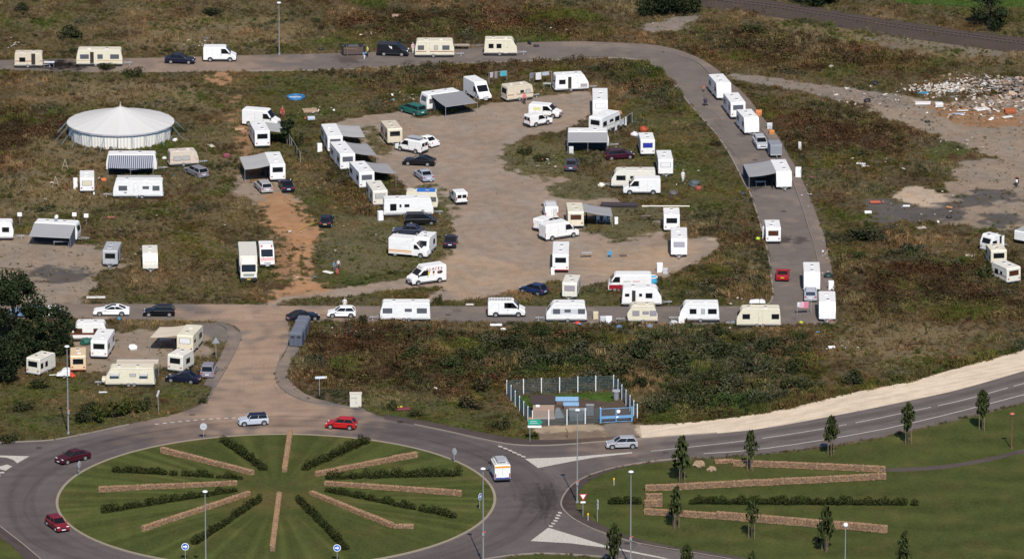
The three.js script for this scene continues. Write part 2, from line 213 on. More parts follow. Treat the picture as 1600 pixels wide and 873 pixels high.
const NP = NM * NM, mR = new Float32Array(NP), mG = new Float32Array(NP), mB = new Float32Array(NP), mD = new Float32Array(NP), mH = new Float32Array(NP), mP = new Uint8Array(NP);
{
  const cv = document.createElement('canvas'); cv.width = cv.height = NM; const g = cv.getContext('2d');
  const blur = (a, rx, ry) => {
    const t = new Float32Array(NP);
    for (let k = 0; k < 2; k++) {
      for (let y = 0; y < NM; y++) { let s = 0; const o = y * NM; for (let x = -rx; x < NM; x++) { if (x + rx < NM) s += a[o + x + rx]; if (x - rx - 1 >= 0) s -= a[o + x - rx - 1]; if (x >= 0) t[o + x] = s / (2 * rx + 1); } }
      for (let x = 0; x < NM; x++) { let s = 0; for (let y = -ry; y < NM; y++) { if (y + ry < NM) s += t[(y + ry) * NM + x]; if (y - ry - 1 >= 0) s -= t[(y - ry - 1) * NM + x]; if (y >= 0) a[y * NM + x] = s / (2 * ry + 1); } }
    }
  };
  const nbuf = new Map();
  const noiseGrid = (size) => { const key = size; if (!nbuf.has(key)) { const n = new Float32Array(NP), off = size * 17.3; for (let y = 0; y < NM; y++) for (let x = 0; x < NM; x++) n[y * NM + x] = fbm(x / NM * SX / size + off, y / NM * SZ / size + off, 3); nbuf.set(key, n); } return nbuf.get(key); };
  const a = new Float32Array(NP);
  let key = null;
  for (const z of Z) {
    g.fillStyle = '#000'; g.fillRect(0, 0, NM, NM); g.fillStyle = '#fff'; g.beginPath();
    (z.world ?? z.poly.map((q) => P(q[0], q[1]))).forEach((p, i) => { const q = toGrid(p); i ? g.lineTo(...q) : g.moveTo(...q); }); g.closePath(); g.fill();
    const d = g.getImageData(0, 0, NM, NM).data; for (let i = 0; i < NP; i++) a[i] = d[i * 4] / 255;
    const rx = Math.round(z.soft / SX * NM / 2), ry = Math.round(z.soft / SZ * NM / 2); if (rx + ry > 0) blur(a, Math.max(rx, 0), Math.max(ry, 0));
    const n = z.amp ? noiseGrid(z.size) : null, w = z.soft < 1 ? .35 : z.soft > 4 ? .42 : .2;
    for (let i = 0; i < NP; i++) {
      if (a[i] <= 0) continue;
      const t = n ? sstep(.5 - w, .5 + w, a[i] + n[i] * z.amp * (1 - Math.abs(2 * a[i] - 1) * .6)) : a[i];
      if (t <= 0) continue;
      mR[i] += (z.col[0] - mR[i]) * t; mG[i] += (z.col[1] - mG[i]) * t; mB[i] += (z.col[2] - mB[i]) * t;
      mD[i] += (z.dens - mD[i]) * t; mH[i] += (z.hgt - mH[i]) * t; if (t > rnd()) mP[i] = z.pal;
    }
  }
}
const gridAt = (x, z) => { const i = Math.floor((x - X0) / SX * NM), j = Math.floor((z - Z0) / SZ * NM); return i < 0 || j < 0 || i >= NM || j >= NM ? -1 : j * NM + i; };
const bilin = (m, fx, fy) => { const x = clamp(fx - .5, 0, NM - 1.001), y = clamp(fy - .5, 0, NM - 1.001), i = x | 0, j = y | 0, u = x - i, v = y - j, k = j * NM + i; return (m[k] * (1 - u) + m[k + 1] * u) * (1 - v) + (m[k + NM] * (1 - u) + m[k + NM + 1] * u) * v; };
const toByte = new Uint8Array(4097); for (let i = 0; i <= 4096; i++) { const c = i / 4096; toByte[i] = Math.round(255 * (c <= .0031308 ? 12.92 * c : 1.055 * Math.pow(c, 1 / 2.4) - .055)); }
function siteTexture(N, f) {
  const d = new Uint8Array(N * N * 4), o = [0, 0, 0];
  for (let y = 0; y < N; y++) for (let x = 0; x < N; x++) {
    f((x + .5) / N, (y + .5) / N, o); const i = (y * N + x) * 4;
    for (let c = 0; c < 3; c++) d[i + c] = toByte[Math.round(clamp(o[c]) * 4096)]; d[i + 3] = 255;
  }
  const t = new THREE.DataTexture(d, N, N, THREE.RGBAFormat); t.colorSpace = THREE.SRGBColorSpace; t.magFilter = THREE.LinearFilter; t.wrapS = t.wrapT = THREE.MirroredRepeatWrapping; t.needsUpdate = true; return t;
}
const terrainTex = siteTexture(2048, (u, v, o) => {
  const x = u * SX, z = v * SZ, fx = u * NM, fy = v * NM, g = 1 + .07 * noise(x * 1.7, z * 1.1) + .1 * noise(x * .41, z * .37) + .08 * noise(x * .09 + 4, z * .08) + .12 * (rnd() - .5), w = .05 * noise(x * .16, z * .13);
  const r = bilin(mR, fx, fy), gg = bilin(mG, fx, fy), b = bilin(mB, fx, fy);
  o[0] = r * g * (1 + w); o[1] = gg * g; o[2] = b * g * (1 - w);
});
// asphalt: aggregate tone, worn lanes, brown dust near the dirt, tar and oil
const dust = [[400, 560, 9, .95], [400, 490, 9, .9], [415, 620, 10, .8], [470, 650, 8, .5], [330, 105, 9, .55], [210, 104, 9, .35], [300, 660, 8, .35], [560, 492, 9, .25], [90, 490, 9, .3], [960, 690, 5, .35]].map(([u, v, r, s]) => [P(u, v), r, s]);
const tar = [[92, 101, 3.2, .9], [120, 104, 2, .8], [1250, 376, 1.6, .5], [1225, 374, 1.6, .55], [545, 92, 3, .35], [1190, 283, 2, .5], [1180, 292, 1.8, .45], [640, 96, 1.1, .25], [400, 488, 1, .2], [860, 780, 5, .3], [1160, 210, 1, .35]].map(([u, v, r, s]) => [P(u, v), r, s]);
// cracks, repair patches, drain covers and turning tracks drawn to scale
const wearCv = document.createElement('canvas'); wearCv.width = wearCv.height = 2048; const wearG = wearCv.getContext('2d');
{
  const g = wearG, S = 2048, X = (p) => (p.x - X0) / SX * S, Y = (p) => (p.z - Z0) / SZ * S; g.fillStyle = '#808080'; g.fillRect(0, 0, S, S); g.lineCap = 'round';
  const walk = (u, v, du, dv, n, tone, w) => { g.strokeStyle = tone; g.lineWidth = w; g.beginPath(); for (let i = 0; i < n; i++) { const p = P(u, v); i ? g.lineTo(X(p), Y(p)) : g.moveTo(X(p), Y(p)); u += du + R(-1, 1) * Math.abs(dv || 1) * .8; v += dv + R(-.5, .5); } g.stroke(); };
  for (let i = 0; i < 26; i++) walk(R(60, 900), R(74, 104), R(2, 6), R(-.3, .3), 9, '#4c4c4c', 1.1);
  for (let i = 0; i < 22; i++) walk(R(80, 1240), R(479, 500), R(3, 7), R(-.3, .3), 8, '#555', 1.1);
  for (let i = 0; i < 18; i++) { const t = rnd(); walk(lerp(1090, 1235, t), lerp(130, 440, t), R(1, 3), R(.5, 3), 8, '#4c4c4c', 1.2); }
  for (let i = 0; i < 16; i++) walk(R(360, 430), R(510, 640), R(-1, 1), R(2, 5), 9, '#747474', 1.6);
  for (let i = 0; i < 14; i++) { const t = rnd(); walk(lerp(1010, 1560, t), lerp(712, 612, t * t) + R(-8, 8), R(8, 14), R(-2, -1), 8, '#585858', 1.2); }
  for (let i = 0; i < 30; i++) { const p = P(R(100, 1280), rnd() < .5 ? R(480, 500) : R(76, 100)); g.fillStyle = rnd() < .6 ? '#5f5f5f' : '#9a9a9a'; g.fillRect(X(p), Y(p), R(4, 26), R(3, 9)); }
  for (const [u, v] of [[625, 660], [1255, 190], [480, 492], [1040, 707], [980, 849], [60, 700], [300, 648], [1180, 250], [1225, 330], [700, 492], [874, 660], [150, 830]]) { const p = P(u, v); g.fillStyle = '#2a2a2a'; g.fillRect(X(p) - 4, Y(p) - 2.5, 8, 5); }
  const arc = (r, a0, a1, tone, w) => { g.strokeStyle = tone; g.lineWidth = w; g.beginPath(); for (let i = 0; i <= 60; i++) { const a = lerp(a0, a1, i / 60), p = { x: isl.x + Math.cos(a) * (r + .3 * Math.sin(a * 5 + r)), z: isl.z + Math.sin(a) * (r + .3 * Math.sin(a * 5 + r)) }; i ? g.lineTo(X(p), Y(p)) : g.moveTo(X(p), Y(p)); } g.stroke(); };
  for (let i = 0; i < 46; i++) { const a = R(0, 6.28); arc(R(28.4, 35.8), a, a + R(.3, 1.3), rnd() < .72 ? 'rgba(60,60,60,.28)' : 'rgba(170,170,170,.25)', R(1.5, 5)); }
  for (let i = 0; i < 18; i++) walk(R(838, 872), R(745, 800), R(-1, 2), R(2, 4), 10, 'rgba(50,50,50,.3)', R(2, 5));
  for (const k of [-1, 1]) for (const [c0, c1] of [[.25, .3], [.68, .74]]) { const pts = [[1000, 706], [1173, 687], [1307, 666], [1421, 643], [1498, 626], [1600, 599]]; g.strokeStyle = 'rgba(60,60,60,.35)'; g.lineWidth = 9; g.beginPath(); pts.forEach(([u, v], i) => { const p = P(u, v + k * lerp(5.5, 9, c0)); i ? g.lineTo(X(p), Y(p)) : g.moveTo(X(p), Y(p)); }); g.stroke(); }
}
const wear = wearG.getImageData(0, 0, 2048, 2048).data;
const roadTex = siteTexture(2048, (u, v, o) => {
  const x = X0 + u * SX, z = Z0 + v * SZ;
  let g = 1 + .06 * noise(x * 2.2, z * 1.5) + .06 * noise(x * .3, z * .3) + .07 * noise(x * .09 + 5, z * .09) + .14 * (rnd() - .5);
  let r = .152, gg = .129, b = .116;
  const dx = x - isl.x, dz = z - isl.z, d = Math.hypot(dx, dz);
  if (d < 48 && d > 20) {   // tyre wear round the island: grey, with darker wheel tracks
    r = .114; gg = .097; b = .093;
    const wob = .7 * noise(Math.atan2(dz, dx) * 1.1, 2.2);
    g *= 1 - .13 * Math.exp(-(((d - 30.6 + wob) / .5) ** 2)) - .14 * Math.exp(-(((d - 33.4 + wob) / .45) ** 2)) - .1 * Math.exp(-(((d - 32.2) / 1.7) ** 2)) + .12 * Math.exp(-(((d - 36.3) / 1) ** 2));
  }
  if (z > 24 && d >= 48) { r = .136; gg = .118; b = .110; }
  if (z > 20) { const s = noise(x * .05 + z * .35, 9.1); g *= 1 - .12 * clamp(s); }
  for (const [p, rad, s] of dust) { const q = Math.hypot(x - p.x, (z - p.z) * .75) / rad; if (q < 1.6) { const t = s * (1 - sstep(.35, 1.6, q + .5 * noise(x * .25, z * .2))); r = lerp(r, .315, t); gg = lerp(gg, .222, t); b = lerp(b, .160, t); } }
  const e = fbm(x * .12 + 40, z * .1, 3); if (e > .18 && z < 30) { const t = clamp((e - .18) * 2.2, 0, .5); r = lerp(r, .22, t); gg = lerp(gg, .175, t); b = lerp(b, .14, t); }
  for (const [p, rad, s] of tar) { const q = Math.hypot(x - p.x, (z - p.z) * .6) / rad + .5 * fbm(x * .6, z * .5); if (q < 1) g *= 1 - s * sstep(0, .7, 1 - q); }
  g *= .25 + .75 * wear[((v * 2048 | 0) * 2048 + (u * 2048 | 0)) * 4] / 128;
  o[0] = r * g; o[1] = gg * g; o[2] = b * g;
});
const lawnTex = siteTexture(1024, (u, v, o) => {
  const x = X0 + u * SX, z = Z0 + v * SZ, dx = x - isl.x, dz = z - isl.z, d = Math.hypot(dx, dz), a = Math.atan2(dz, dx);
  let s = d < 29 ? .42 * Math.max(0, noise(a * 9, .7) + .15) * sstep(4, 12, d) + .035 * Math.sin(a * 46 + d * .05) * sstep(5, 14, d)   : .08 * Math.sin((x * .12 + z * .42) * 1.9 + 2 * noise(x * .03, z * .03)) + .22 * Math.max(0, noise(x * .03 + z * .02, z * .16 - x * .03));
  const n = .09 * noise(x * .35, z * .2) + .16 * noise(x * 1.7, z * 1.1) + .16 * (rnd() - .5), dry = clamp(.55 * fbm(x * .11 + 9, z * .09, 3) + (d < 29 ? .55 * Math.exp(-((d / 6) ** 2)) + .8 * sstep(25.6, 27.2, d) * clamp(noise(a * 4, 1) + .2) : 0));
  const g = 1 + s + n;
  o[0] = lerp(.056, .115, dry) * g; o[1] = lerp(.067, .088, dry) * g; o[2] = lerp(.020, .036, dry) * g;
});
const siteUV = (geo) => { const p = geo.attributes.position, uv = new Float32Array(p.count * 2); for (let i = 0; i < p.count; i++) { uv[i * 2] = (p.getX(i) - X0) / SX; uv[i * 2 + 1] = (p.getZ(i) - Z0) / SZ; } geo.setAttribute('uv', new THREE.BufferAttribute(uv, 2)); return geo; };
const ground = (map, s) => new THREE.MeshPhysicalMaterial({ map, roughness: 1, specularIntensity: s });
const terrainM = ground(terrainTex, .08), roadM = ground(roadTex, .1), lawnM = ground(lawnTex, .05);
const paveM = ground(roadTex, .2); paveM.color.setRGB(1.12, 1.06, 1.02);
const darkPaveM = ground(roadTex, .2); darkPaveM.color.setRGB(.62, .57, .55);
{   // one sheet of ground to the horizon
  const xs = [-4000, -1200, -400, -180], zs = [-6000, -2000, -700, -300]; for (let i = -120; i <= 120; i += 20) xs.push(i); for (let i = -220; i <= 180; i += 20) zs.push(i); xs.push(180, 400, 1200, 4000); zs.push(300, 800, 2500);
  const v = [], ix = []; zs.forEach((z) => xs.forEach((x) => v.push(x, 0, z)));
  for (let j = 0; j < zs.length - 1; j++) for (let i = 0; i < xs.length - 1; i++) { const a = j * xs.length + i, b = a + xs.length; ix.push(a, b, a + 1, a + 1, b, b + 1); }
  const g = new THREE.BufferGeometry(); g.setAttribute('position', new THREE.Float32BufferAttribute(v, 3)); g.setIndex(ix); g.computeVertexNormals();
  struct('terrain', siteUV(g), terrainM, 'open scrub ground of dry weeds, grass and bare earth');
}
function outline(ptsW) { const s = new THREE.Shape(); ptsW.forEach((p, i) => i ? s.lineTo(p.x, -p.z) : s.moveTo(p.x, -p.z)); s.closePath(); return s; }
const W = (poly) => poly.map((q) => P(q[0], q[1]));
function sheet(name, ptsW, y, m, label, hole) { const s = outline(ptsW); if (hole) { const h = new THREE.Path(); hole.forEach((p, i) => i ? h.lineTo(p.x, -p.z) : h.moveTo(p.x, -p.z)); h.closePath(); s.holes.push(h); } return struct(name, siteUV(new THREE.ShapeGeometry(s).rotateX(-Math.PI / 2).translate(0, y, 0)), m, label); }
function slab(name, ptsW, h, m, label) { return struct(name, siteUV(new THREE.ExtrudeGeometry(outline(ptsW), { depth: h, bevelEnabled: false }).rotateX(-Math.PI / 2)), m, label); }
sheet('road', W(upRoad), .012, roadM, 'worn asphalt access road curving round the camp');
sheet('road', W(lowRoad), .018, roadM, 'straight asphalt street along the near side of the camp');
sheet('road', W(link), .024, roadM, 'dusty short street from the camp to the roundabout');
sheet('road', W(east), .030, roadM, 'asphalt roads leaving the roundabout on its right side');
sheet('road', W(west), .036, roadM, 'asphalt road leaving the roundabout on its left side');
sheet('road', ringPx(RING_R), .042, roadM, 'asphalt ring of the roundabout', ringPx(ISL_R - .1));
slab('pavement', W(pave), .12, paveM, 'raised footway along the outer edge of the curved road');
const greyPaveM = ground(roadTex, .1); greyPaveM.color.setRGB(.70, .78, .88);
slab('pavement', W(linkPaveR), .12, greyPaveM, 'footway at the right of the dusty short street');
slab('pavement', W(linkPaveL), .12, greyPaveM, 'footway at the left of the dusty short street');
slab('pavement', W(paveSE), .13, darkPaveM, 'dark footway round the corner lawn right of the roundabout');
slab('pavement', W(paveNE), .12, darkPaveM, 'dark footway between the roundabout and the bramble verge');
slab('pavement', W(paveSW), .13, darkPaveM, 'dark footway at the lower left of the roundabout');
slab('lawn', W(lawnE), .10, lawnM, 'large mown lawn right of the roundabout');
slab('lawn', W(lawnS), .10, lawnM, 'mown lawn below the roundabout');
slab('lawn', W(lawnSW), .10, lawnM, 'mown lawn at the lower left of the roundabout');
slab('lawn', W(lawnNE), .06, lawnM, 'mown verge between the roundabout and the brambles');
{   // island lawn, gently domed
  const g = new THREE.CircleGeometry(ISL_R - .3, 96).rotateX(-Math.PI / 2), rings = [], N = 96, M = 10, v = [], ix = [];
  for (let j = 0; j <= M; j++) for (let i = 0; i < N; i++) { const a = i / N * Math.PI * 2, r = (ISL_R - .3) * j / M; v.push(isl.x + Math.cos(a) * r, .12 + .25 * (1 - (j / M) ** 2), isl.z + Math.sin(a) * r); }
  for (let j = 0; j < M; j++) for (let i = 0; i < N; i++) { const a = j * N + i, b = j * N + (i + 1) % N, c = a + N, d = b + N; ix.push(a, b, c, b, d, c); }
  const q = new THREE.BufferGeometry(); q.setAttribute('position', new THREE.Float32BufferAttribute(v, 3)); q.setIndex(ix); q.computeVertexNormals();
  struct('lawn', siteUV(q), lawnM, 'round mown island of the roundabout');
}
// kerbs
function kerb(label, ptsW, m, w = .16, h = .15, closed = false) {
  const v = [], ix = [], n = ptsW.length;
  ptsW.forEach((p, i) => {
    const a = ptsW[closed ? (i + n - 1) % n : Math.max(0, i - 1)], b = ptsW[closed ? (i + 1) % n : Math.min(n - 1, i + 1)], dx = b.x - a.x, dz = b.z - a.z, l = Math.hypot(dx, dz) || 1, nx = -dz / l * w / 2, nz = dx / l * w / 2;
    v.push(p.x - nx, 0, p.z - nz, p.x - nx, h, p.z - nz, p.x + nx, h, p.z + nz, p.x + nx, 0, p.z + nz);
  });
  for (let i = 0; i < (closed ? n : n - 1); i++) { const a = i * 4, b = ((i + 1) % n) * 4; for (let k = 0; k < 3; k++) ix.push(a + k, b + k, a + k + 1, a + k + 1, b + k, b + k + 1); }
  const g = new THREE.BufferGeometry(); g.setAttribute('position', new THREE.Float32BufferAttribute(v, 3)); g.setIndex(ix);
  const q = g.toNonIndexed(); q.computeVertexNormals(); const s = struct('kerb', q, m, label); return s;
}
const kerbM = mat([.24, .205, .17], .9, { side: THREE.DoubleSide }), kerbPale = mat([.27, .225, .165], .9, { side: THREE.DoubleSide }), kerbDark = mat([.17, .15, .13], .9, { side: THREE.DoubleSide });
kerb('pale kerb round the roundabout island', ringPx(ISL_R - .15), kerbPale, .34, .17, true);
kerb('kerb on the inner edge of the curved road', W(spline(lines.upS.slice(4))), kerbM, .22, .13);
kerb('dark kerb between the curved road and its footway', W(spline(lines.upN.slice(8))), kerbDark, .16, .14);
kerb('kerb left of the dusty short street', W(linkL.slice(8, 50)), kerbDark);
kerb('kerb right of the dusty short street', W(linkR.slice(6)), kerbDark);
kerb('kerb on the far edge of the upper right road', W(neN.slice(2, 44)), kerbM);
kerb('kerb round the corner lawn right of the roundabout', W(neS.slice(40)), kerbM, .2);
kerb('kerb along the lower edge of the lower right road', W(seS), kerbM);
kerb('kerb at the lower left of the roundabout', W([[-60, 800], [0, 824], [35, 851], [61, 873], [90, 900]]), kerbM);
kerb('kerb at the upper left of the roundabout', W(spline(westN)), kerbM);
// painted markings
const paintM = new THREE.MeshStandardMaterial({ color: new THREE.Color().setRGB(.56, .53, .48), roughness: .8 });
{ const N = 128, d = new Uint8Array(N * N * 4); for (let i = 0; i < N * N; i++) { const t = .78 + .22 * rnd() - (noise((i % N) * .07, (i / N | 0) * .07) > .45 ? .3 : 0); d.set([t * 255, t * 252, t * 246, 255], i * 4); } const t = new THREE.DataTexture(d, N, N); t.wrapS = t.wrapT = THREE.RepeatWrapping; t.magFilter = THREE.LinearFilter; t.repeat.set(60, 100); t.needsUpdate = true; paintM.map = t; }
const mark = (label, ...px) => sheet('road_marking', W(px), .05, paintM, label);
mark('white splitter triangle of the upper right road', [820, 717], [862, 715.5], [904, 713.3], [988, 706.7], [988, 708.5], [930, 715], [893, 721.3], [841, 731.5]);
mark('white splitter triangle of the lower right road', [856.6, 824.7], [900, 838], [947, 853], [1040, 872], [1040, 874], [947, 856], [890, 849], [829, 845.5]);
mark('white outer edge of the left splitter', [-30, 711.6], [0, 712], [45, 713], [26, 724], [20, 719], [10, 715.5], [0, 714.6], [-30, 714]);
mark('white tip of the left splitter', [-5, 730], [10, 726], [18, 729], [8, 735.5], [-3, 733]);
const dash = (label, u, v, du, dv, w) => mark(label, [u, v - w], [u + du, v + dv - w], [u + du + 1, v + dv + w], [u + 1, v + w]);
[[778, 697.4], [786, 700.6], [793.5, 703.6], [800, 706.8], [807, 710], [814, 713]].forEach(([u, v]) => dash('give-way dash at the upper right splitter', u, v, 6.5, 1.1, 1.1));
[[871.5, 801], [869, 805.2], [867, 809.4], [864.6, 813.6], [861, 817.8], [857.5, 822]].forEach(([u, v]) => dash('give-way dash at the lower right splitter', u, v, 6, .6, 1.2));
for (let i = 0; i < 13; i++) { const t = i / 12; dash('give-way dash where the dusty street meets the roundabout', lerp(241, 385, t), 663 - 10 * Math.sin(t * 1.57), 6.4, -.4, .55); }
[[-2, 739], [-8, 744]].forEach(([u, v]) => dash('give-way dash at the left splitter', u, v, 7, -.6, 1));
const ctr = new THREE.CatmullRomCurve3([[1000, 706.2], [1040, 702.2], [1173, 687], [1307, 666], [1421, 643], [1498, 626.5], [1600, 599], [1700, 571]].map((q) => P(q[0], q[1], .05)));
const edg = new THREE.CatmullRomCurve3([[1085, 709.5], [1181, 702.2], [1345, 677], [1421, 661.5], [1500, 642.5], [1600, 616.5], [1700, 590]].map((q) => P(q[0], q[1], .05)));
function ribbon(label, curve, t0, t1, w) {
  const v = [], ix = [], n = 14; for (let i = 0; i <= n; i++) { const t = lerp(t0, t1, i / n), p = curve.getPointAt(t), d = curve.getTangentAt(t); v.push(p.x - d.z * w, .05, p.z + d.x * w, p.x + d.z * w, .05, p.z - d.x * w); if (i) { const a = (i - 1) * 2; ix.push(a, a + 1, a + 2, a + 1, a + 3, a + 2); } }
  const g = new THREE.BufferGeometry(); g.setAttribute('position', new THREE.Float32BufferAttribute(v, 3)); g.setIndex(ix); g.computeVertexNormals(); siteUV(g); struct('road_marking', g, paintM, label);
}
[[.02, .215], [.235, .41], [.43, .60], [.615, .72], [.735, .79], [.805, .86], [.885, .95]].forEach(([a, b]) => ribbon('white centre line dash of the upper right road', ctr, a, b, .09));
ribbon('white edge line along the lawn side of the upper right road', edg, .02, .98, .1);
ribbon('white centre line of the lower right road', new THREE.CatmullRomCurve3([[1030, 870], [1100, 886], [1200, 910]].map((q) => P(q[0], q[1], .05))), 0, 1, .09);
{ const va = P(1040, 675), vb = P(1600, 565), vl = Math.hypot(vb.x - va.x, vb.z - va.z), cx = (vb.x - va.x) / vl, cz = (vb.z - va.z) / vl;
  const t = siteTexture(1024, (u, v, o) => { const x = X0 + u * SX, z = Z0 + v * SZ, al = x * cx + z * cz, ac = z * cx - x * cz, g = .9 + .1 * noise(al * .05, ac * .9) + .07 * noise(al * .3, ac * .5) + .05 * noise(al * .04 + 9, ac * .12) + .1 * (rnd() - .5); o[0] = clamp(g); o[1] = clamp(g * .99); o[2] = clamp(g * .975); }); const m = ground(t, .05); m.color.setRGB(.66, .55, .425); sheet('gravel_verge', W(spline([[1000, 665], [1040, 663], [1135, 653.5], [1231, 638], [1326, 615], [1421, 596], [1498, 575], [1600, 547], [1700, 517]]).concat(spline([[1700, 556], [1600, 581.5], [1498, 610], [1421, 627], [1307, 650], [1173, 672.5], [1040, 684], [1004, 687]]))), .02, m, 'wide pale gravel verge beyond the upper right road'); }
slab('path', W(spline([[1384, 733], [1430, 731], [1480, 727], [1540, 717], [1600, 703], [1660, 688]]).concat(spline([[1660, 694], [1600, 709], [1540, 723], [1480, 733], [1430, 737], [1384, 738]]))), .125, darkPaveM, 'dark gravel path across the large lawn');
// ---------------------------------------------------------------- plants
// leaf sprays: a cloud of small leaf faces; c() gives each its tone
function leafCloud(n, place, size, c, flat = .35) {
  const v = [], col = [], nrm = [], q = new THREE.Quaternion(), e = new THREE.Euler(), a = new THREE.Vector3(), b = new THREE.Vector3(), k = new THREE.Vector3();
  for (let i = 0; i < n; i++) {
    const p = place(i), s = size * R(.6, 1.35), t = c(p);
    q.setFromEuler(e.set(R(-1, 1) * (1 - flat) * 1.9, R(0, 6.28), R(-1, 1) * (1 - flat) * 1.9)); a.set(s, 0, 0).applyQuaternion(q); b.set(0, 0, s * .62).applyQuaternion(q); k.crossVectors(b, a).normalize(); if (k.y < 0) k.negate();
    const A = [p.x - a.x, p.y - a.y, p.z - a.z], B = [p.x + b.x, p.y + b.y, p.z + b.z], C = [p.x + a.x, p.y + a.y, p.z + a.z], D = [p.x - b.x, p.y - b.y, p.z - b.z];
    v.push(...A, ...B, ...C, ...A, ...C, ...D); for (let j = 0; j < 6; j++) { col.push(...t); nrm.push(k.x, k.y, k.z); }
  }
  const g = new THREE.BufferGeometry(); g.setAttribute('position', new THREE.Float32BufferAttribute(v, 3)); g.setAttribute('normal', new THREE.Float32BufferAttribute(nrm, 3)); g.setAttribute('color', new THREE.Float32BufferAttribute(col, 3)); return g;
}
const leafM = new THREE.MeshPhysicalMaterial({ vertexColors: true, roughness: .9, side: THREE.DoubleSide, transmission: .3, thickness: 0, specularIntensity: .12 });
const weedM = new THREE.MeshPhysicalMaterial({ vertexColors: true, roughness: .95, specularIntensity: .03, side: THREE.DoubleSide });
const barkM = mat([.085, .062, .045], .95), stakeM = mat([.20, .14, .09], .9);
const grey = (s) => { const t = R(1 - s, 1 + s); return [t, t, t]; };
// three kinds of weed, one metre high, tinted per copy
const grassTuft = () => { const v = [], col = []; for (let i = 0; i < 34; i++) { const a = R(0, 6.28), r = R(0, .5), x = Math.cos(a) * r, z = Math.sin(a) * r, h = R(.45, 1), w = R(.03, .065), l = R(.1, .45), d = R(0, 6.28), t = grey(.3); v.push(x - w * Math.sin(d), 0, z + w * Math.cos(d), x + w * Math.sin(d), 0, z - w * Math.cos(d), x + l * Math.cos(d), h, z + l * Math.sin(d)); for (let j = 0; j < 3; j++) col.push(...t); } const g = new THREE.BufferGeometry(); g.setAttribute('position', new THREE.Float32BufferAttribute(v, 3)); g.setAttribute('color', new THREE.Float32BufferAttribute(col, 3)); g.computeVertexNormals(); return g; };
const weedClump = (n, s) => leafCloud(n, () => { const a = R(0, 6.28), r = Math.sqrt(rnd()) * .55, y = rnd(); return new THREE.Vector3(Math.cos(a) * r * (1 - y * .5), y * (1 - r * .7), Math.sin(a) * r * (1 - y * .5)); }, s, () => grey(.38), .2);
const stalks = () => leafCloud(60, () => { const k = Math.floor(R(0, 7)), a = k * 2.4, r = .12 + .07 * k; const y = R(.05, 1); return new THREE.Vector3(Math.cos(a) * r + R(-.07, .07), y * (1 - .06 * k), Math.sin(a) * r + R(-.07, .07)); }, .07, () => grey(.4), .05);
const kinds = [['grass', grassTuft(), [], [], 'short and tufted grass over the open ground'], ['grass', grassTuft(), [], [], 'taller grass between the weeds'], ['weeds', weedClump(120, .062), [], [], 'leafy weeds covering the waste ground'], ['weeds', weedClump(150, .066), [], [], 'broad-leaved weeds in dense patches'], ['weeds', stalks(), [], [], 'dry stalky weeds over the waste ground']];
{
  const M = new THREE.Matrix4(), q = new THREE.Quaternion(), up = new THREE.Vector3(0, 1, 0), s = new THREE.Vector3(), p = new THREE.Vector3();
  const zn = P(800, 930).z, zf = P(800, -60).z;
  for (let i = 0; i < 365000; i++) {
    const z = R(zf, zn), half = (CAM_Z - z) * 800 / FOCAL * 1.11 + 4, x = R(-half, half), k = gridAt(x, z); if (k < 0) continue;
    const drift = noise(x * .055 + 70, z * .048) + R(-.25, .25), drift2 = noise(x * .07 - 40, z * .06) + R(-.25, .25), pi = mP[k] === 6 || mP[k] === 7 ? mP[k] : drift > (mP[k] === 2 || mP[k] === 3 ? .72 : .45) ? 4 : drift < -.5 ? 1 : drift2 > .5 ? (mP[k] === 3 ? 0 : 3) : drift2 < -.55 ? 5 : mP[k];
    const clump = clamp(.62 + .9 * fbm(x * .16, z * .12, 2)), d = mD[k]; if (rnd() > d * lerp(clump, 1, d * .5)) continue;
    const pal = PAL[pi], tone = noise(x * .09 + 31, z * .07) * .5 + .5, c = pal[Math.floor(clamp(tone + R(-.38, .38), 0, .999) * pal.length)], j = R(.78, 1.25) * [1.06, 1.06, .93, 1.02, 1.0, .95, 1, 1, 1][pi] * 1.08 * (1 + .52 * fbm(x * .075 + 11, z * .06, 3) + .2 * noise(x * .36, z * .24));
    let kind = pi === 1 || pi === 6 ? (rnd() < .62 ? 0 : 2) : pi === 4 ? (rnd() < .7 ? 1 : 4) : pi === 2 || pi === 5 ? (rnd() < .75 ? 3 : 2) : pi === 3 || pi === 7 ? (rnd() < .6 ? 4 : 2) : [1, 2, 4, 3, 2][Math.floor(rnd() * 5)];
    const h = mH[k] * R(.45, 1.25) * (.65 + .6 * clamp(.5 + .8 * noise(x * .2 + 7, z * .16))), w = h * R(.95, 1.5) + .12;
    M.compose(p.set(x, -.02, z), q.setFromAxisAngle(up, R(0, 6.28)), s.set(w, h, w)); kinds[kind][2].push(...M.elements);
    const w1 = 1 + .18 * noise(x * .05, z * .05 + 60); const av = (c[0] + c[1] + c[2]) / 3, sat = (q) => Math.max(.004, av + (q - av) * 1.06); kinds[kind][3].push(sat(c[0]) * j * w1 * 1.06, sat(c[1]) * j, sat(c[2]) * j);
  }
  for (const [name, geo, ms, cols, label] of kinds) {
    const n = ms.length / 16; if (!n) continue; const o = new THREE.InstancedMesh(geo, weedM, n); o.instanceMatrix.array.set(ms); o.instanceColor = new THREE.InstancedBufferAttribute(new Float32Array(cols), 3);
    o.name = numbered(name); o.castShadow = o.receiveShadow = true; scene.add(o); tag(o, label, name === 'grass' ? 'grass' : 'weeds', null, 'stuff');
  }
}
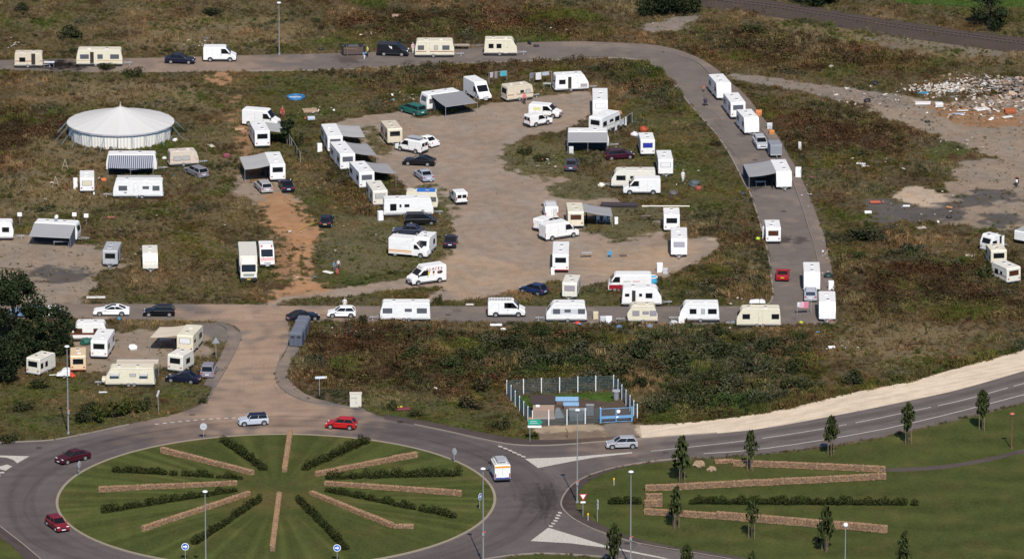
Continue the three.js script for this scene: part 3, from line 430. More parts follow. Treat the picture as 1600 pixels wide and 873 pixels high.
// bushes: foliage + stems
function bushGeo(n, size, cols) { const cl = []; for (let i = 0; i < 9; i++) cl.push([R(-.62, .62), R(.3, .78), R(-.62, .62), R(.28, .48), R(.75, 1.25)]); return leafCloud(n, (i) => { const k = cl[i % 9]; let x, y, z; do { x = R(-1, 1); y = R(-1, 1); z = R(-1, 1); } while (x * x + y * y + z * z > 1); return new THREE.Vector3(k[0] + x * k[3], Math.max(.02, k[1] + y * k[3]), k[2] + z * k[3]); }, size, () => { const c = cols[Math.floor(rnd() * cols.length)], j = R(.7, 1.35); return [c[0] * j, c[1] * j, c[2] * j]; }, .25); }
{   // undergrowth: wild shrubs that grow into one another
  const geos = [0, 1, 2].map(() => bushGeo(520, .075, [[1, 1, 1]])), sets = geos.map(() => [[], []]), M = new THREE.Matrix4(), q = new THREE.Quaternion(), up = new THREE.Vector3(0, 1, 0), cols = { 0: [[.066, .078, .028], [.10, .082, .04], [.05, .064, .024]], 1: [[.066, .092, .024], [.09, .10, .03]], 2: [[.046, .056, .022], [.058, .07, .024], [.078, .076, .042], [.038, .046, .02]], 3: [[.085, .056, .034], [.07, .066, .03], [.10, .07, .04]], 5: [[.094, .096, .052], [.074, .08, .04], [.055, .06, .028]], 4: [[.13, .11, .056], [.08, .086, .03]], 7: [[.075, .046, .03], [.06, .05, .026]], 8: [[.07, .072, .03], [.10, .085, .04], [.052, .058, .026]] };
  for (let i = 0; i < 9000; i++) {
    const z = R(P(800, -20).z, P(800, 690).z), half = (CAM_Z - z) * 800 / FOCAL * 1.04, x = R(-half, half), k = gridAt(x, z); if (k < 0 || mP[k] === 6 || mD[k] < .5) continue;
    const near = [mD[k - 14], mD[k + 14], mD[k - 14 * NM], mD[k + 10 * NM]]; if (Math.min(...near) < .45) continue;
    const want = { 0: .045, 1: .04, 2: .38, 3: .06, 4: .025, 5: .26, 7: .05, 8: .04 }[mP[k]] * (1 + 1.4 * noise(x * .08, z * .07 + 20)); if (rnd() > want) continue;
    const h = mH[k] * R(.8, 1.7) * (mP[k] === 2 || mP[k] === 5 ? 1.05 : 1), w = h * R(.75, 1.4), s = sets[i % 3], list = cols[mP[k]], c = list[Math.floor(rnd() * list.length)], j = R(.75, 1.2);
    M.compose(new THREE.Vector3(x, -.05, z), q.setFromAxisAngle(up, R(0, 6.28)), new THREE.Vector3(w, h, w)); s[0].push(...M.elements); s[1].push(c[0] * j, c[1] * j, c[2] * j);
  }
  sets.forEach(([m, c], i) => { const o = new THREE.InstancedMesh(geos[i], weedM, m.length / 16); o.instanceMatrix.array.set(m); o.instanceColor = new THREE.InstancedBufferAttribute(new Float32Array(c), 3); o.name = numbered('undergrowth'); o.castShadow = o.receiveShadow = true; scene.add(o); tag(o, ['wild shrubs growing into one another on the waste ground', 'dense wild undergrowth of low shrubs', 'mixed wild shrubs among the weeds'][i], 'undergrowth', null, 'stuff'); });
}
const stemGeo = () => { const g = []; for (let i = 0; i < 6; i++) g.push(bar([R(-.05, .05), 0, R(-.05, .05)], [R(-.4, .4), R(.5, .8), R(-.4, .4)], .025, 5)); return mergeGeometries(g); };
const bushKinds = [[bushGeo(700, .085, PAL[2]), stemGeo()], [bushGeo(650, .09, PAL[2].concat(PAL[1])), stemGeo()], [bushGeo(620, .09, PAL[5]), stemGeo()], [bushGeo(600, .09, PAL[3].concat(PAL[2])), stemGeo()], [bushGeo(600, .09, [[.11, .11, .02], [.075, .085, .02], [.05, .07, .02]]), stemGeo()]];
function bush(u, v, r, h, k, label, group) {
  const t = thing('bush', label, 'bush', P(u, v), R(0, 6.28), group);
  part(t, 'foliage', bushKinds[k][0], leafM).scale.set(r, h, r); part(t, 'stem', bushKinds[k][1], barkM).scale.set(r, h, r); return t;
}
// trees: tapered trunk, limbs, crown of leaf clumps
function limb(pts, r0, r1) { const c = new THREE.CatmullRomCurve3(pts), n = 6, f = c.computeFrenetFrames(n), v = [], ix = []; for (let i = 0; i <= n; i++) { const p = c.getPoint(i / n), r = lerp(r0, r1, i / n); for (let k = 0; k < 7; k++) { const a = k / 7 * 6.283; v.push(p.x + r * (Math.cos(a) * f.normals[i].x + Math.sin(a) * f.binormals[i].x), p.y + r * (Math.cos(a) * f.normals[i].y + Math.sin(a) * f.binormals[i].y), p.z + r * (Math.cos(a) * f.normals[i].z + Math.sin(a) * f.binormals[i].z)); if (i) { const b = (i - 1) * 7, d = b + 7, e = (k + 1) % 7; ix.push(b + k, d + k, b + e, b + e, d + k, d + e); } } } const g = new THREE.BufferGeometry(); g.setAttribute('position', new THREE.Float32BufferAttribute(v, 3)); g.setIndex(ix); g.computeVertexNormals(); return g; }
function bigTree(u, v, H, rad, label, cols, n, low = .25, cone = 0) {
  const wide = (y) => cone ? Math.max(.12, 1 - (y / H) ** 1.6) * 1.0 : Math.sqrt(Math.max(.05, 1 - ((y / H - .52) / .5) ** 2));
  const t = thing('tree', label, 'tree', P(u, v), R(0, 6.28)), V = (x, y, z) => new THREE.Vector3(x, y, z), gs = [limb([V(0, -.1, 0), V(.1, H * .25, .05), V(-.05, H * .5, .1), V(.1, H * .75, 0)], H * .028, H * .008)], cl = [];
  for (let i = 0; i < 13; i++) { const a = i * 2.4 + R(-.3, .3), y0 = H * R(.15, .55), y1 = H * (cone ? .07 + .87 * i / 12 : lerp(low + .08, .93, rnd())), rr = rad * wide(y1) * R(.5, .88); gs.push(limb([V(0, y0, 0), V(Math.cos(a) * rr * .5, lerp(y0, y1, .6), Math.sin(a) * rr * .5), V(Math.cos(a) * rr, y1, Math.sin(a) * rr)], H * .012, H * .003)); cl.push([Math.cos(a) * rr, y1, Math.sin(a) * rr, rad * R(.26, .44) * (cone ? .55 + .7 * wide(y1) : 1)]); }
  for (let i = 0; i < 15; i++) { const a = R(0, 6.28), y1 = H * R(low + (cone ? 0.02 : .1), .9), rr = rad * wide(y1) * R(.2, .95); cl.push([Math.cos(a) * rr, y1, Math.sin(a) * rr, rad * R(.2, .36)]); }
  part(t, 'trunk', mergeGeometries(gs), barkM);
  const tone = cl.map(() => R(.75, 1.25));
  part(t, 'crown', leafCloud(n, (i) => { const k = cl[i % cl.length]; let x, y, z; do { x = R(-1, 1); y = R(-1, 1); z = R(-1, 1); } while (x * x + y * y + z * z > 1); const s = .65 + .35 * Math.sqrt(x * x + y * y + z * z); const p = V(k[0] + x * k[3] * s, k[1] + y * k[3] * .8 * s, k[2] + z * k[3] * s); p.k = i % cl.length; return p; }, .17, (p) => { const c = cols[Math.floor(rnd() * cols.length)], j = R(.75, 1.3) * tone[p.k]; return [c[0] * j, c[1] * j, c[2] * j]; }, .3), leafM);
  return t;
}
const DARKLEAF = [[.026, .040, .016], [.034, .052, .020], [.022, .034, .015], [.045, .058, .024]];
bigTree(22, 536, 9.3, 4.1, 'tall dark broadleaf tree at the left edge beside the street', DARKLEAF, 10500, .2);
bigTree(82, 550, 6.2, 3.1, 'dark broadleaf tree in front of the two cars at the left end of the street', DARKLEAF, 4600, .08);
bigTree(-8, 600, 7.2, 3.6, 'dark tree cut off by the left edge below the tall tree', DARKLEAF, 6500, .05);
bigTree(38, 568, 4.6, 2.9, 'low dark tree between the tall tree and the single cream caravan', DARKLEAF, 5200, .04);
bigTree(449, 228, 4.4, 1.05, 'slim young tree beside the awning of the upper left caravan', DARKLEAF, 1500, .22);
bigTree(1047, 20, 6, 5.6, 'broad dark tree at the top edge beside the gravel patch', DARKLEAF, 8000, .0, 1);
bigTree(1275, 8, 6, 3.6, 'dark tree at the top edge between railway and meadow', DARKLEAF, 5000, .0, 1);
bigTree(1546, 43, 8.4, 4.0, 'dark conical tree standing in the meadow at upper right', DARKLEAF, 6500, .0, 1);
[[465, 228, 1.1, 1.9, 1, 'leafy shrub right of the slim young tree'], [1022, 19, 3.0, 2.6, 0, 'dark bush at the left foot of the broad dark tree at the top edge'], [1072, 20, 3.0, 2.8, 0, 'dark bush at the right foot of the broad dark tree at the top edge'], [95, 556, 1.9, 2.2, 0, 'dark bush at the foot of the tree before the two hidden cars'], [40, 552, 2.4, 2.6, 0, 'tall dark bush between the trunks of the left trees'], [12, 575, 2.4, 2.4, 0, 'dark bush under the tree cut off by the left edge'], [35, 640, 1.8, 1.3, 1, 'bush left of the tall lamp post on the grass slope'], [60, 606, 1.7, 1.5, 1, 'round bush below the low dark tree at left'], [12, 690, 1.6, 1.2, 1, 'bush at the left edge above the roundabout road'], [128, 660, 1.7, 1.7, 0, 'dark bush right of the lamp post by the roundabout'], [152, 658, 1.8, 1.9, 4, 'yellowish green bush, second from the lamp post by the roundabout'], [176, 653, 1.9, 2.0, 4, 'large yellowish bush in the middle of the clump by the roundabout'], [202, 646, 1.8, 1.9, 4, 'yellowish bush right of the middle of the clump by the roundabout'], [222, 640, 1.5, 1.5, 1, 'greener bush at the right end of the clump by the roundabout'], [138, 645, 1.5, 1.5, 0, 'dark bush at the back of the clump by the roundabout'], [318, 630, .8, .9, 1, 'small bush on the dusty corner left of the short street'],
 [782, 669, 1.6, 1.3, 1, 'green bush left of the direction sign'], [683, 475, .9, 1.2, 1, 'small upright bush at the yard exit beside the street'], [795, 546, 2.2, 2.1, 0, 'dark bush right of the reddish weeds below the street'], [860, 570, 2.6, 2.0, 2, 'grey green bush behind the left of the fenced plot'], [905, 560, 2.6, 2.1, 2, 'grey green willow bush behind the middle of the fenced plot'], [960, 590, 2.3, 2, 1, 'green bush behind the right corner of the fenced plot'], [995, 560, 2.8, 2.5, 0, 'big dark bush below the street caravans'], [1060, 575, 2.6, 2.2, 0, 'dark bush in the middle of the thicket'], [1120, 560, 2.6, 2.2, 0, 'dark bush in the thicket below the cream twin-axle caravan'], [1180, 590, 2.4, 2.9, 2, 'tall grey green willow bush near the strip of pale gravel'], [1335, 602, 2, 2, 0, 'dark round bush just above the pale gravel strip'], [1240, 610, 2.2, 1.7, 1, 'green bush above the pale gravel strip'], [1040, 640, 1.9, 1.4, 0, 'dark bush right of the blue gate'], [1100, 632, 2, 1.5, 1, 'green bush at the right of the blue gate verge'], [760, 610, 2, 1.6, 3, 'reddish bush left of the fenced plot'], [730, 640, 1.9, 1.5, 3, 'brown bush above the verge left of the direction sign'], [610, 640, 1.3, 1, 1, 'low green bush right of the white cabinet'], [650, 650, 1.3, 1, 1, 'low green bush on the verge below the roadside weeds'],
 [1345, 372, 3, 1.7, 0, 'dark green bush in the waste ground right of the curved road'], [1370, 376, 2.2, 1.4, 2, 'grey green bush right of the dark green one on the waste ground'], [1538, 436, 1.8, 1.9, 1, 'green bush left of the lowest caravan at the right edge'], [1430, 395, 2.4, 1.3, 2, 'grey bush near the soot patch'], [1178, 52, 2.6, 1.4, 1, 'dark green bush between camp road and railway'], [164, 108, 1.8, 1.1, 0, 'dark bush below the big cream caravan by the upper road'], [205, 118, 2, 1.2, 1, 'bush with yellow flowers below the upper road'], [110, 60, 2.6, 1.9, 0, 'dark bush above the upper road at left'], [820, 240, 1.5, 1, 1, 'low bush in the green patch of the yard'], [845, 250, 1.6, 1, 1, 'low bush at the right of the green patch of the yard'], [34, 17, 1.5, 1.3, 0, 'dark bush at the top left corner'], [570, 505, 1.1, 1.1, 3, 'brown bush below the white hatchback on the street'], [640, 525, 1.4, 1, 0, 'dark low bush below the twin-axle caravan on the street'], [330, 22, 2.2, 1.2, 0, 'dark bush in the top left scrub'], [1120, 228, 1.1, .9, 1, 'small green bush inside the curve of the road'], [950, 180, 1.1, .8, 1, 'small bush behind the caravan with washing'],
].forEach((a) => bush(...a));
// hedges on the lawns
function hedge(a, b, w, h, label, gap = 0, y = .15) {
  const A = P(a[0], a[1], y), B = P(b[0], b[1], y), L = A.distanceTo(B), t = (w *= 1.15, h *= 1.4, thing)('hedge', label, 'hedge', A.clone().add(B).multiplyScalar(.5), Math.atan2(-(B.z - A.z), B.x - A.x), 'hedges on the roundabout and the large lawn');
  const cols = [[.040, .058, .015], [.056, .076, .018], [.030, .042, .013], [.076, .084, .022], [.06, .052, .02]], cells = Math.ceil(L / .75), on = []; for (let i = 0; i < cells; i++) { const k = gap && noise(i * .55 + L, 3.3) > 1 - gap * 1.1 ? 0 : 1; if (k) on.push([-L / 2 + (i + .5 + R(-.2, .2)) * L / cells, R(.6, 1.25) * (gap ? .9 : 1), R(.7, 1.2)]); }
  part(t, 'foliage', leafCloud(Math.round(on.length * 300), (i) => { const k = on[i % on.length]; let x, yy, z; do { x = R(-1, 1); yy = R(-1, 1); z = R(-1, 1); } while (x * x + yy * yy + z * z > 1); return new THREE.Vector3(k[0] + x * .62, Math.max(.02, h * k[1] * .5 * (1 + yy)), z * w * .5 * k[2]); }, .085, () => { const c = cols[Math.floor(rnd() * cols.length)], j = R(.7, 1.3); return [c[0] * j, c[1] * j, c[2] * j]; }, .2), leafM);
  const st = []; for (const k of on) for (let i = 0; i < 2; i++) st.push(bar([k[0] + R(-.2, .2), 0, R(-.1, .1)], [k[0] + R(-.35, .35), h * .7, R(-.2, .2)], .015, 4)); part(t, 'stem', mergeGeometries(st), barkM).userData.kind = 'stuff'; return t;
}
[[[347, 690], [413, 738], .95, .9, 'hedge at the upper left of the roundabout island, pointing to its centre'], [[168, 737], [377, 751], .85, .75, 'patchy hedge above the left level stone wall on the island', .45], [[158, 803], [369, 770], .9, .8, 'hedge below the left level stone wall on the island'], [[302, 853], [407, 784], .9, .85, 'hedge at the lower left of the roundabout island'], [[474, 738], [575, 691], 1, .95, 'thick hedge at the upper right of the roundabout island'], [[511, 751], [720, 744], 1, .95, 'long level hedge right of the island centre'], [[509, 770], [711, 810], .9, .8, 'hedge below the right level stone wall on the island', .2], [[464, 783], [540, 860], .9, .8, 'hedge at the lower right of the roundabout island'], [[1068, 787], [1436, 789], .9, .85, 'long patchy hedge across the large lawn', .28], [[952, 787], [1000, 787], .85, .75, 'short hedge at the left end of the large lawn']].forEach((a) => hedge(...a));
// gabion walls: baskets of stones laid end to end
const stoneTones = [[.27, .155, .085], [.31, .19, .10], [.21, .125, .075], [.26, .17, .11], [.17, .115, .08], [.34, .23, .14]];
function basketGeo(len, h, w) {
  const gs = [], ico = new THREE.IcosahedronGeometry(1, 0), add = (x, y, z, sx, sy, sz) => { const g = ico.clone().rotateX(R(0, 3)).rotateY(R(0, 3)).scale(sx * R(.8, 1.15), sy * R(.8, 1.15), sz * R(.8, 1.15)).translate(x, y, z), c = stoneTones[Math.floor(rnd() * 6)], j = R(.85, 1.15), a = new Float32Array(g.attributes.position.count * 3); for (let i = 0; i < a.length; i += 3) { a[i] = c[0] * j; a[i + 1] = c[1] * j; a[i + 2] = c[2] * j; } g.setAttribute('color', new THREE.BufferAttribute(a, 3)); gs.push(g); };
  const s = .15; for (let x = -len / 2 + s / 2; x < len / 2; x += s) { for (let y = s / 2; y < h; y += s) for (const z of [-1, 1]) add(x + R(-.03, .03), y + R(-.03, .03), z * (w / 2 - .07), .1, .09, .08); for (let z = -w / 2 + s; z < w / 2 - s * .5; z += s) add(x + R(-.03, .03), h - .06, z + R(-.03, .03), .1, .08, .1); }
  for (const x of [-len / 2 + .06, len / 2 - .06]) for (let y = s / 2; y < h; y += s) for (let z = -w / 2 + s; z < w / 2 - s * .5; z += s) add(x, y, z, .1, .12, .13);
  const core = new THREE.BoxGeometry(len - .1, h - .14, w - .18).toNonIndexed().translate(0, (h - .14) / 2, 0), a = new Float32Array(core.attributes.position.count * 3).fill(.12); core.setAttribute('color', new THREE.BufferAttribute(a, 3));
  return mergeGeometries([...gs, core].map((g) => { g.deleteAttribute('uv'); return g.index ? g.toNonIndexed() : g; }));
}
const stoneM = new THREE.MeshPhysicalMaterial({ vertexColors: true, roughness: .95, specularIntensity: .15, flatShading: true });
function gabion(a, b, label, h = .74, w = .66, y = .12, name = 'gabion_wall') {
  const A = P(a[0], a[1], y), B = P(b[0], b[1], y), L = A.distanceTo(B), n = Math.max(1, Math.round(L / 2)), len = L / n, t = thing(name, label, 'stone wall', A.clone().add(B).multiplyScalar(.5), Math.atan2(-(B.z - A.z), B.x - A.x), 'stone walls on the roundabout and the large lawn');
  for (let i = 0; i < n; i++) part(t, 'stone_basket', memo(`gab${h},${w},${i % 3}`, () => basketGeo(2, h, w)), stoneM, [-L / 2 + (i + .5) * len, R(-.03, .02), 0]).scale.x = len / 2 * .995;
  return t;
}
[[[252, 707], [395, 744], 'stone wall at the upper left of the island between two hedges'], [[153, 769], [370, 760], 'level stone wall at the left of the island'], [[222, 831], [389, 776], 'stone wall at the lower left of the island'], [[453, 680], [444, 740], 'stone wall pointing straight up from the island centre', .8], [[651, 714], [492, 746], 'stone wall at the upper right of the island'], [[507, 760], [721, 775], 'level stone wall at the right of the island'], [[486, 775], [613, 826], 'long stone wall at the lower right of the island'], [[613, 826], [646, 826], 'short bent end piece of the lower right stone wall on the island', .6], [[436, 777], [425, 862], 'stone wall pointing straight down from the island centre', .8], [[1146, 727], [1384, 737], 'upper stone wall of the lawn zigzag, beside the road'], [[1008, 767], [1385, 748], 'second stone wall of the lawn zigzag'], [[1009, 780], [1035, 780], 'very short stone wall at the left of the lawn zigzag', .75], [[1007, 792], [1035, 791], 'short raised stone block at the left of the lowest lawn wall', .9], [[1007, 803], [1120, 810], 'left half of the lowest stone wall on the lawn'], [[1120, 810], [1387, 832], 'right half of the lowest stone wall on the lawn', .95], [[1117, 724], [1146, 722], 'low grey stone kerb wall behind the boulders', .4]].forEach((a) => gabion(...a));
for (const [u, v, r, l] of [[1092, 726, .62, 'pale boulder on the lawn left of the other boulder'], [1113, 733, .5, 'pale boulder on the lawn nearer the second stone wall']]) { const g = new THREE.IcosahedronGeometry(r, 2), p = g.attributes.position; for (let i = 0; i < p.count; i++) { const x = p.getX(i), y = p.getY(i), z = p.getZ(i), k = 1 + .42 * noise(x * 1.9 + u, y * 1.9 + z * 2.3); p.setXYZ(i, x * k * 1.15, y * k * .8, z * k); } g.computeVertexNormals(); single('boulder', g, mat([.29, .20, .13], .95, { flatShading: true }), l, 'boulder', P(u, v, r * .5)); }
// young lawn trees with stakes
const youngCrowns = [0, 1, 2, 3, 4].map((k) => { const cl = []; for (let i = 0; i < 12; i++) { const y = .06 + .86 * i / 11, w = Math.sin(Math.PI * Math.pow(y * .92 + .06, .75)), r = .42 * w * R(.2, 1), a = i * 2.4 + R(-.4, .4); cl.push([Math.cos(a) * r, y, Math.sin(a) * r, .14 + .28 * w * R(.6, 1.2)]); } return leafCloud(380 + k * 70, (i) => { const q = cl[i % 12]; let x, y, z; do { x = R(-1, 1); y = R(-1, 1); z = R(-1, 1); } while (x * x + y * y + z * z > 1); return new THREE.Vector3(q[0] + x * q[3], q[1] + y * q[3] * .34, q[2] + z * q[3]); }, .1, () => { const c = [[.05, .068, .022], [.07, .09, .028], [.09, .105, .036], [.058, .07, .024]][Math.floor(rnd() * 4)], j = R(.7, 1.2); return [c[0] * j, c[1] * j, c[2] * j]; }, .25); });
[[1065, 752, 5.9, 1.15, 1.9, 'young tree in the upper row on the lawn, closest to the boulders'], [1173, 735, 5.2, .85, 2, 'young tree in front of the upper stone wall of the lawn zigzag'], [1299, 711, 5.1, .95, 2, 'young tree by the road above the middle of the upper stone wall'], [1419.5, 693, 5.4, .9, 2, 'young tree by the road near the start of the gravel path'], [1536, 672, 5.3, .95, 2, 'young tree by the road next to the brown lamp post'], [1056, 825, 5.3, .9, 1.8, 'young tree in front of the left end of the lowest stone wall'], [1175, 841, 5.1, .85, 2, 'young tree in front of the middle of the lowest stone wall'], [1290, 861, 5.6, 1.05, 1.3, 'dense young tree in front of the right end of the lowest stone wall'], [960, 888, 5.6, .95, 1.6, 'young tree by the lower right road beside the lamp post'], [1073, 920, 5.5, .95, 1.6, 'young tree at the bottom edge whose top shows by the lower right road'], [1412, 897, 5.4, .95, 1.3, 'dark young tree low on the lawn near the bottom edge'], [1175, 931, 5.4, .9, 1.6, 'young tree at the bottom edge showing only its tip']].forEach(([u, v, H, r, c0, l], i) => {
  const t = thing('young_tree', l, 'tree', P(u, v, .1), i * 1.3, 'young staked trees on the lawn');
  part(t, 'trunk', memo('ytrunk' + H, () => limb([new THREE.Vector3(0, -.05, 0), new THREE.Vector3(.04, H * .3, .02), new THREE.Vector3(0, H * .6, .03), new THREE.Vector3(.02, H * .92, 0)], .07, .02)), barkM);
  const c = part(t, 'crown', youngCrowns[i % 5], leafM, [0, c0, 0]); c.scale.set(r * 1.75, (H - c0) * 1.02, r * 1.75);
  for (let k = 0; k < 3; k++) { const a = k * 2.09; part(t, 'stake', cyl(.045, .05, 1.9, 6), stakeM, [Math.cos(a) * .42, .92, Math.sin(a) * .42]); }
});
// ---------------------------------------------------------------- caravans
const dirtTex = (() => { const N = 256, d = new Uint8Array(N * N * 4); for (let y = 0; y < N; y++) for (let x = 0; x < N; x++) { const g = clamp(.93 + .1 * fbm(x * .02, y * .05, 3) + .05 * noise(x * .3, y * .06) - (rnd() < .02 ? .06 : 0), .6, 1) * 255; d.set([g, g * .99, g * .965, 255], (y * N + x) * 4); } const t = new THREE.DataTexture(d, N, N); t.wrapS = t.wrapT = THREE.RepeatWrapping; t.magFilter = THREE.LinearFilter; t.repeat.set(.18, .18); t.needsUpdate = true; return t; })();
const shell = (c) => memo('shell' + c, () => { const m = new THREE.MeshPhysicalMaterial({ map: dirtTex, roughness: .42, clearcoat: .25, clearcoatRoughness: .3 }); m.color.copy(lin(c)); return m; });
const COL = { white: [.85, .85, .84], ivory: [.76, .73, .64], cream: [.75, .69, .53], beige: [.67, .59, .45], pink: [.70, .58, .46], orange: [.74, .56, .34], grey: [.42, .43, .45], peach: [.66, .56, .46] };
const GLASSES = { dark: GLASS, brown: mat([.07, .025, .012], .15), pale: mat([.42, .42, .40], .25), grey: mat([.10, .105, .12], .15), blue: mat([.03, .04, .28], .2), cream: mat([.62, .56, .40], .4), lilac: mat([.30, .27, .30], .3), white: mat([.70, .70, .68], .4) };
const hatchDark = mat([.13, .135, .145], .3), seamM = mat([.32, .31, .29], .6), hatchM = mat([.30, .31, .32], .25), hatchWhite = mat([.62, .62, .60], .4), frameM = mat([.09, .09, .095], .6);
const clothM = (c) => memo('cloth' + c, () => { const m = new THREE.MeshPhysicalMaterial({ roughness: .9, side: THREE.DoubleSide, transmission: .04, thickness: 0, specularIntensity: .2 }); m.color.copy(lin(c)); return m; });
const AWN = { grey: [.29, .29, .30], pale: [.37, .37, .365], dark: [.225, .225, .235], tan: [.58, .50, .40], white: [.72, .70, .66] };
const stripedM = memo('striped', () => { const m = decal(512, 64, (g, w, h) => { for (let i = 0; i < 44; i++) { g.fillStyle = i % 2 ? '#a2a4ab' : '#474c5e'; g.fillRect(i * w / 44, 0, w / 44, h); } }, { roughness: .9, alphaTest: 0 }); return m; });
// profile of the side wall, x towards the hitch: [lean at the foot, lean at the head] for the front and the rear
const PROF = { box: [0, .08, 0, .04], round: [.05, .28, .05, .28], slope: [.0, .75, 0, .12], stream: [.05, 1.0, .02, .3], both: [.25, .75, .05, .5], modern: [.0, .38, 0, .05], blunt: [.12, .3, 0, .1] };
function caravan(o) {
  const h = o.h ?? 2.6, w = o.w ?? 2.25, A = P(...o.a, h), B = P(...o.b, h), L = o.L ?? Math.hypot(A.x - B.x, A.z - B.z), hb = o.hitch === 'a' ? -1 : 1;
  let dx = B.x - A.x, dz = B.z - A.z; const l = Math.hypot(dx, dz); dx /= l; dz /= l;
  const mid = A.clone().add(B).multiplyScalar(.5); if (o.L) mid.set(A.x + dx * o.L / 2, 0, A.z + dz * o.L / 2); mid.y = o.y ?? .02;
  const fx = dx * hb, fz = dz * hb, turn = Math.atan2(-fz, fx), t = thing('caravan', o.label, o.cat ?? 'caravan', mid, turn, o.group);
  const zx = Math.sin(turn), zz = Math.cos(turn), seen = zz + zx * (-mid.x / 984) > 0 ? 1 : -1;   // which side wall faces the camera
  const at = (f) => hb * (f - .5) * L, y0 = .38, H = h - y0, pr = PROF[o.prof ?? 'box'], body = shell(COL[o.col ?? 'white']);
  const prof = rounded([[-L / 2 + pr[2], y0, .12], [-L / 2, y0 + H * .42, .3], [-L / 2 + pr[3], h, .22], [L / 2 - pr[1], h, .25], [L / 2, y0 + H * .42, .35], [L / 2 - pr[0], y0, .12]], .2);
  part(t, 'body', prism(prof, w, .09, 4), body);
  if (o.roof) part(t, 'roof', rbox(L - pr[1] - pr[3] - .35, .03, w - .2, .01), shell(COL[o.roof]), [(pr[3] - pr[1]) / 2, h + .012, 0]);
  for (const s of [-1, 1]) part(t, 'skirt', rbox(L * .93, .07, .02, .006), hatchM, [0, y0 + .16, s * (w / 2 + .004)]);
  for (const s of [-1, 1]) part(t, 'roof_gutter', box(+(L - pr[1] - pr[3] - .3).toFixed(2), .035, .02), seamM, [(pr[3] - pr[1]) / 2, h - .1, s * (w / 2 + .004)]);
  part(t, 'underframe', box(+(L * .93).toFixed(2), .3, +(w * .9).toFixed(2)), DARK, [0, y0 - .1, 0]);
  const ax = o.axle ?? (L > 6.2 ? 2 : 1), wr = .31;
  for (let i = 0; i < ax; i++) for (const s of [-1, 1]) wheelOn(t, (ax > 1 ? (i - .5) * .72 : 0) - .03 * L, s * (w / 2 - .09), wr, .2, s);
  if (o.hitch !== 0) part(t, 'drawbar', memo('drawbar', () => mergeGeometries([bar([-.1, 0, .55], [1.15, 0, 0], .045), bar([-.1, 0, -.55], [1.15, 0, 0], .045), bar([1.0, -.38, 0], [1.0, .2, 0], .04), new THREE.SphereGeometry(.1, 8, 6).translate(1.0, -.36, 0), new THREE.BoxGeometry(.5, .14, .2).translate(1.15, .03, 0)].map((g) => g.toNonIndexed()))), GALV, [L / 2, y0 + .02, 0]);
  if (o.locker !== undefined) part(t, 'gas_locker', rbox(.55, .55, w * .55, .12), shell(COL[o.locker || 'white']), [L / 2 + .22, y0 + .42, 0]);
  // windows, doors and vents along the side that shows; the far side gets a plain pair
  const gl = GLASSES[o.glass ?? 'dark'], yw = o.yw ?? h - 1.02, hw = o.hw ?? .64, zs = seen * (w / 2 + .008);
  const win = (x0, x1, z, g, hh = hw, yy = yw) => { const ww = Math.abs(x1 - x0), f = part(t, 'window', rbox(+(ww + .08).toFixed(2), +(hh + .08).toFixed(2), .03, .03), frameM, [(x0 + x1) / 2, yy, z]); part(f, 'pane', rbox(+ww.toFixed(2), +hh.toFixed(2), .03, .06), g, [0, 0, Math.sign(z) * .008]); };
  for (const k of (o.lay ?? 'w.08-.26 d.42-.51 w.68-.9').split(' ')) {
    const [p, q] = k.slice(1).split('-').map(Number), x0 = at(p), x1 = at(q), cx = (x0 + x1) / 2, ww = Math.abs(x1 - x0);
    if (k[0] === 'w') win(x0, x1, zs, gl);
    else if (k[0] === 'c') win(x0, x1, zs, GLASSES.pale);
    else if (k[0] === 's') win(x0, x1, zs, gl, .36, yw + .08);
    else if (k[0] === 'b') win(x0, x1, zs, gl, hw * 1.45, yw - .1);
    else if (k[0] === 'f') { win(x0, x1, zs, gl); part(t, 'window_flap', rbox(+ww.toFixed(2), .03, .55, .01), GLASSES.pale, [cx, yw + hw * .38, zs + seen * .25], [seen * .5, 0, 0]); }
    else if (k[0] === 'v') part(t, 'vent', rbox(.4, .22, .03, .01), hatchM, [cx, y0 + .55, zs]);
    else if (k[0] === 'p') part(t, 'panel', rbox(+ww.toFixed(2), .5, .02, .01), seamM, [cx, y0 + .55, zs]);
    else if (k[0] === 'd') { const d = part(t, 'door', rbox(+(ww + .03).toFixed(2), 1.86, .014, .005), seamM, [cx, y0 + 1.0, zs - seen * .003]); part(d, 'door_leaf', rbox(ww.toFixed(2) - .02, 1.8, .014, .005), body, [0, 0, seen * .006]); part(d, 'handle', box(.1, .04, .05), DARK, [ww * .33, -.05, seen * .03]); }
    else if (k[0] === 'o') { const d = part(t, 'doorway', rbox(+ww.toFixed(2), 1.85, .012, .005), INSIDE, [cx, y0 + 1.0, zs - seen * .002]); part(d, 'door_leaf', rbox(+ww.toFixed(2), 1.82, .04, .015), body, [hb * ww * 1.02, 0, seen * .06], [0, -seen * hb * .18, 0]); }
  }
  for (const s of [-.32, .3]) win(s * L - .45, s * L + .45, -zs, gl);
  const end = (front) => { const k = front ? o.win?.f : o.win?.r; if (k === 0) return; const x = front ? L / 2 : -L / 2, lean = front ? pr[1] : pr[3], ym = h - .78, yA = y0 + H * .42, fr = (ym - yA) / (h - yA), xx = x - Math.sign(x) * (lean * fr) + Math.sign(x) * .006, ang = Math.atan2(lean, h - yA) * Math.sign(x), g = GLASSES[k ?? o.glass ?? 'dark']; const f = part(t, 'window', rbox(.03, .74, +(w * .68).toFixed(2), .03), frameM, [xx, ym, 0], [0, 0, ang]); part(f, 'pane', rbox(.03, .66, +(w * .63).toFixed(2), .06), g, [Math.sign(x) * .009, 0, 0]); };
  end(true); end(false);
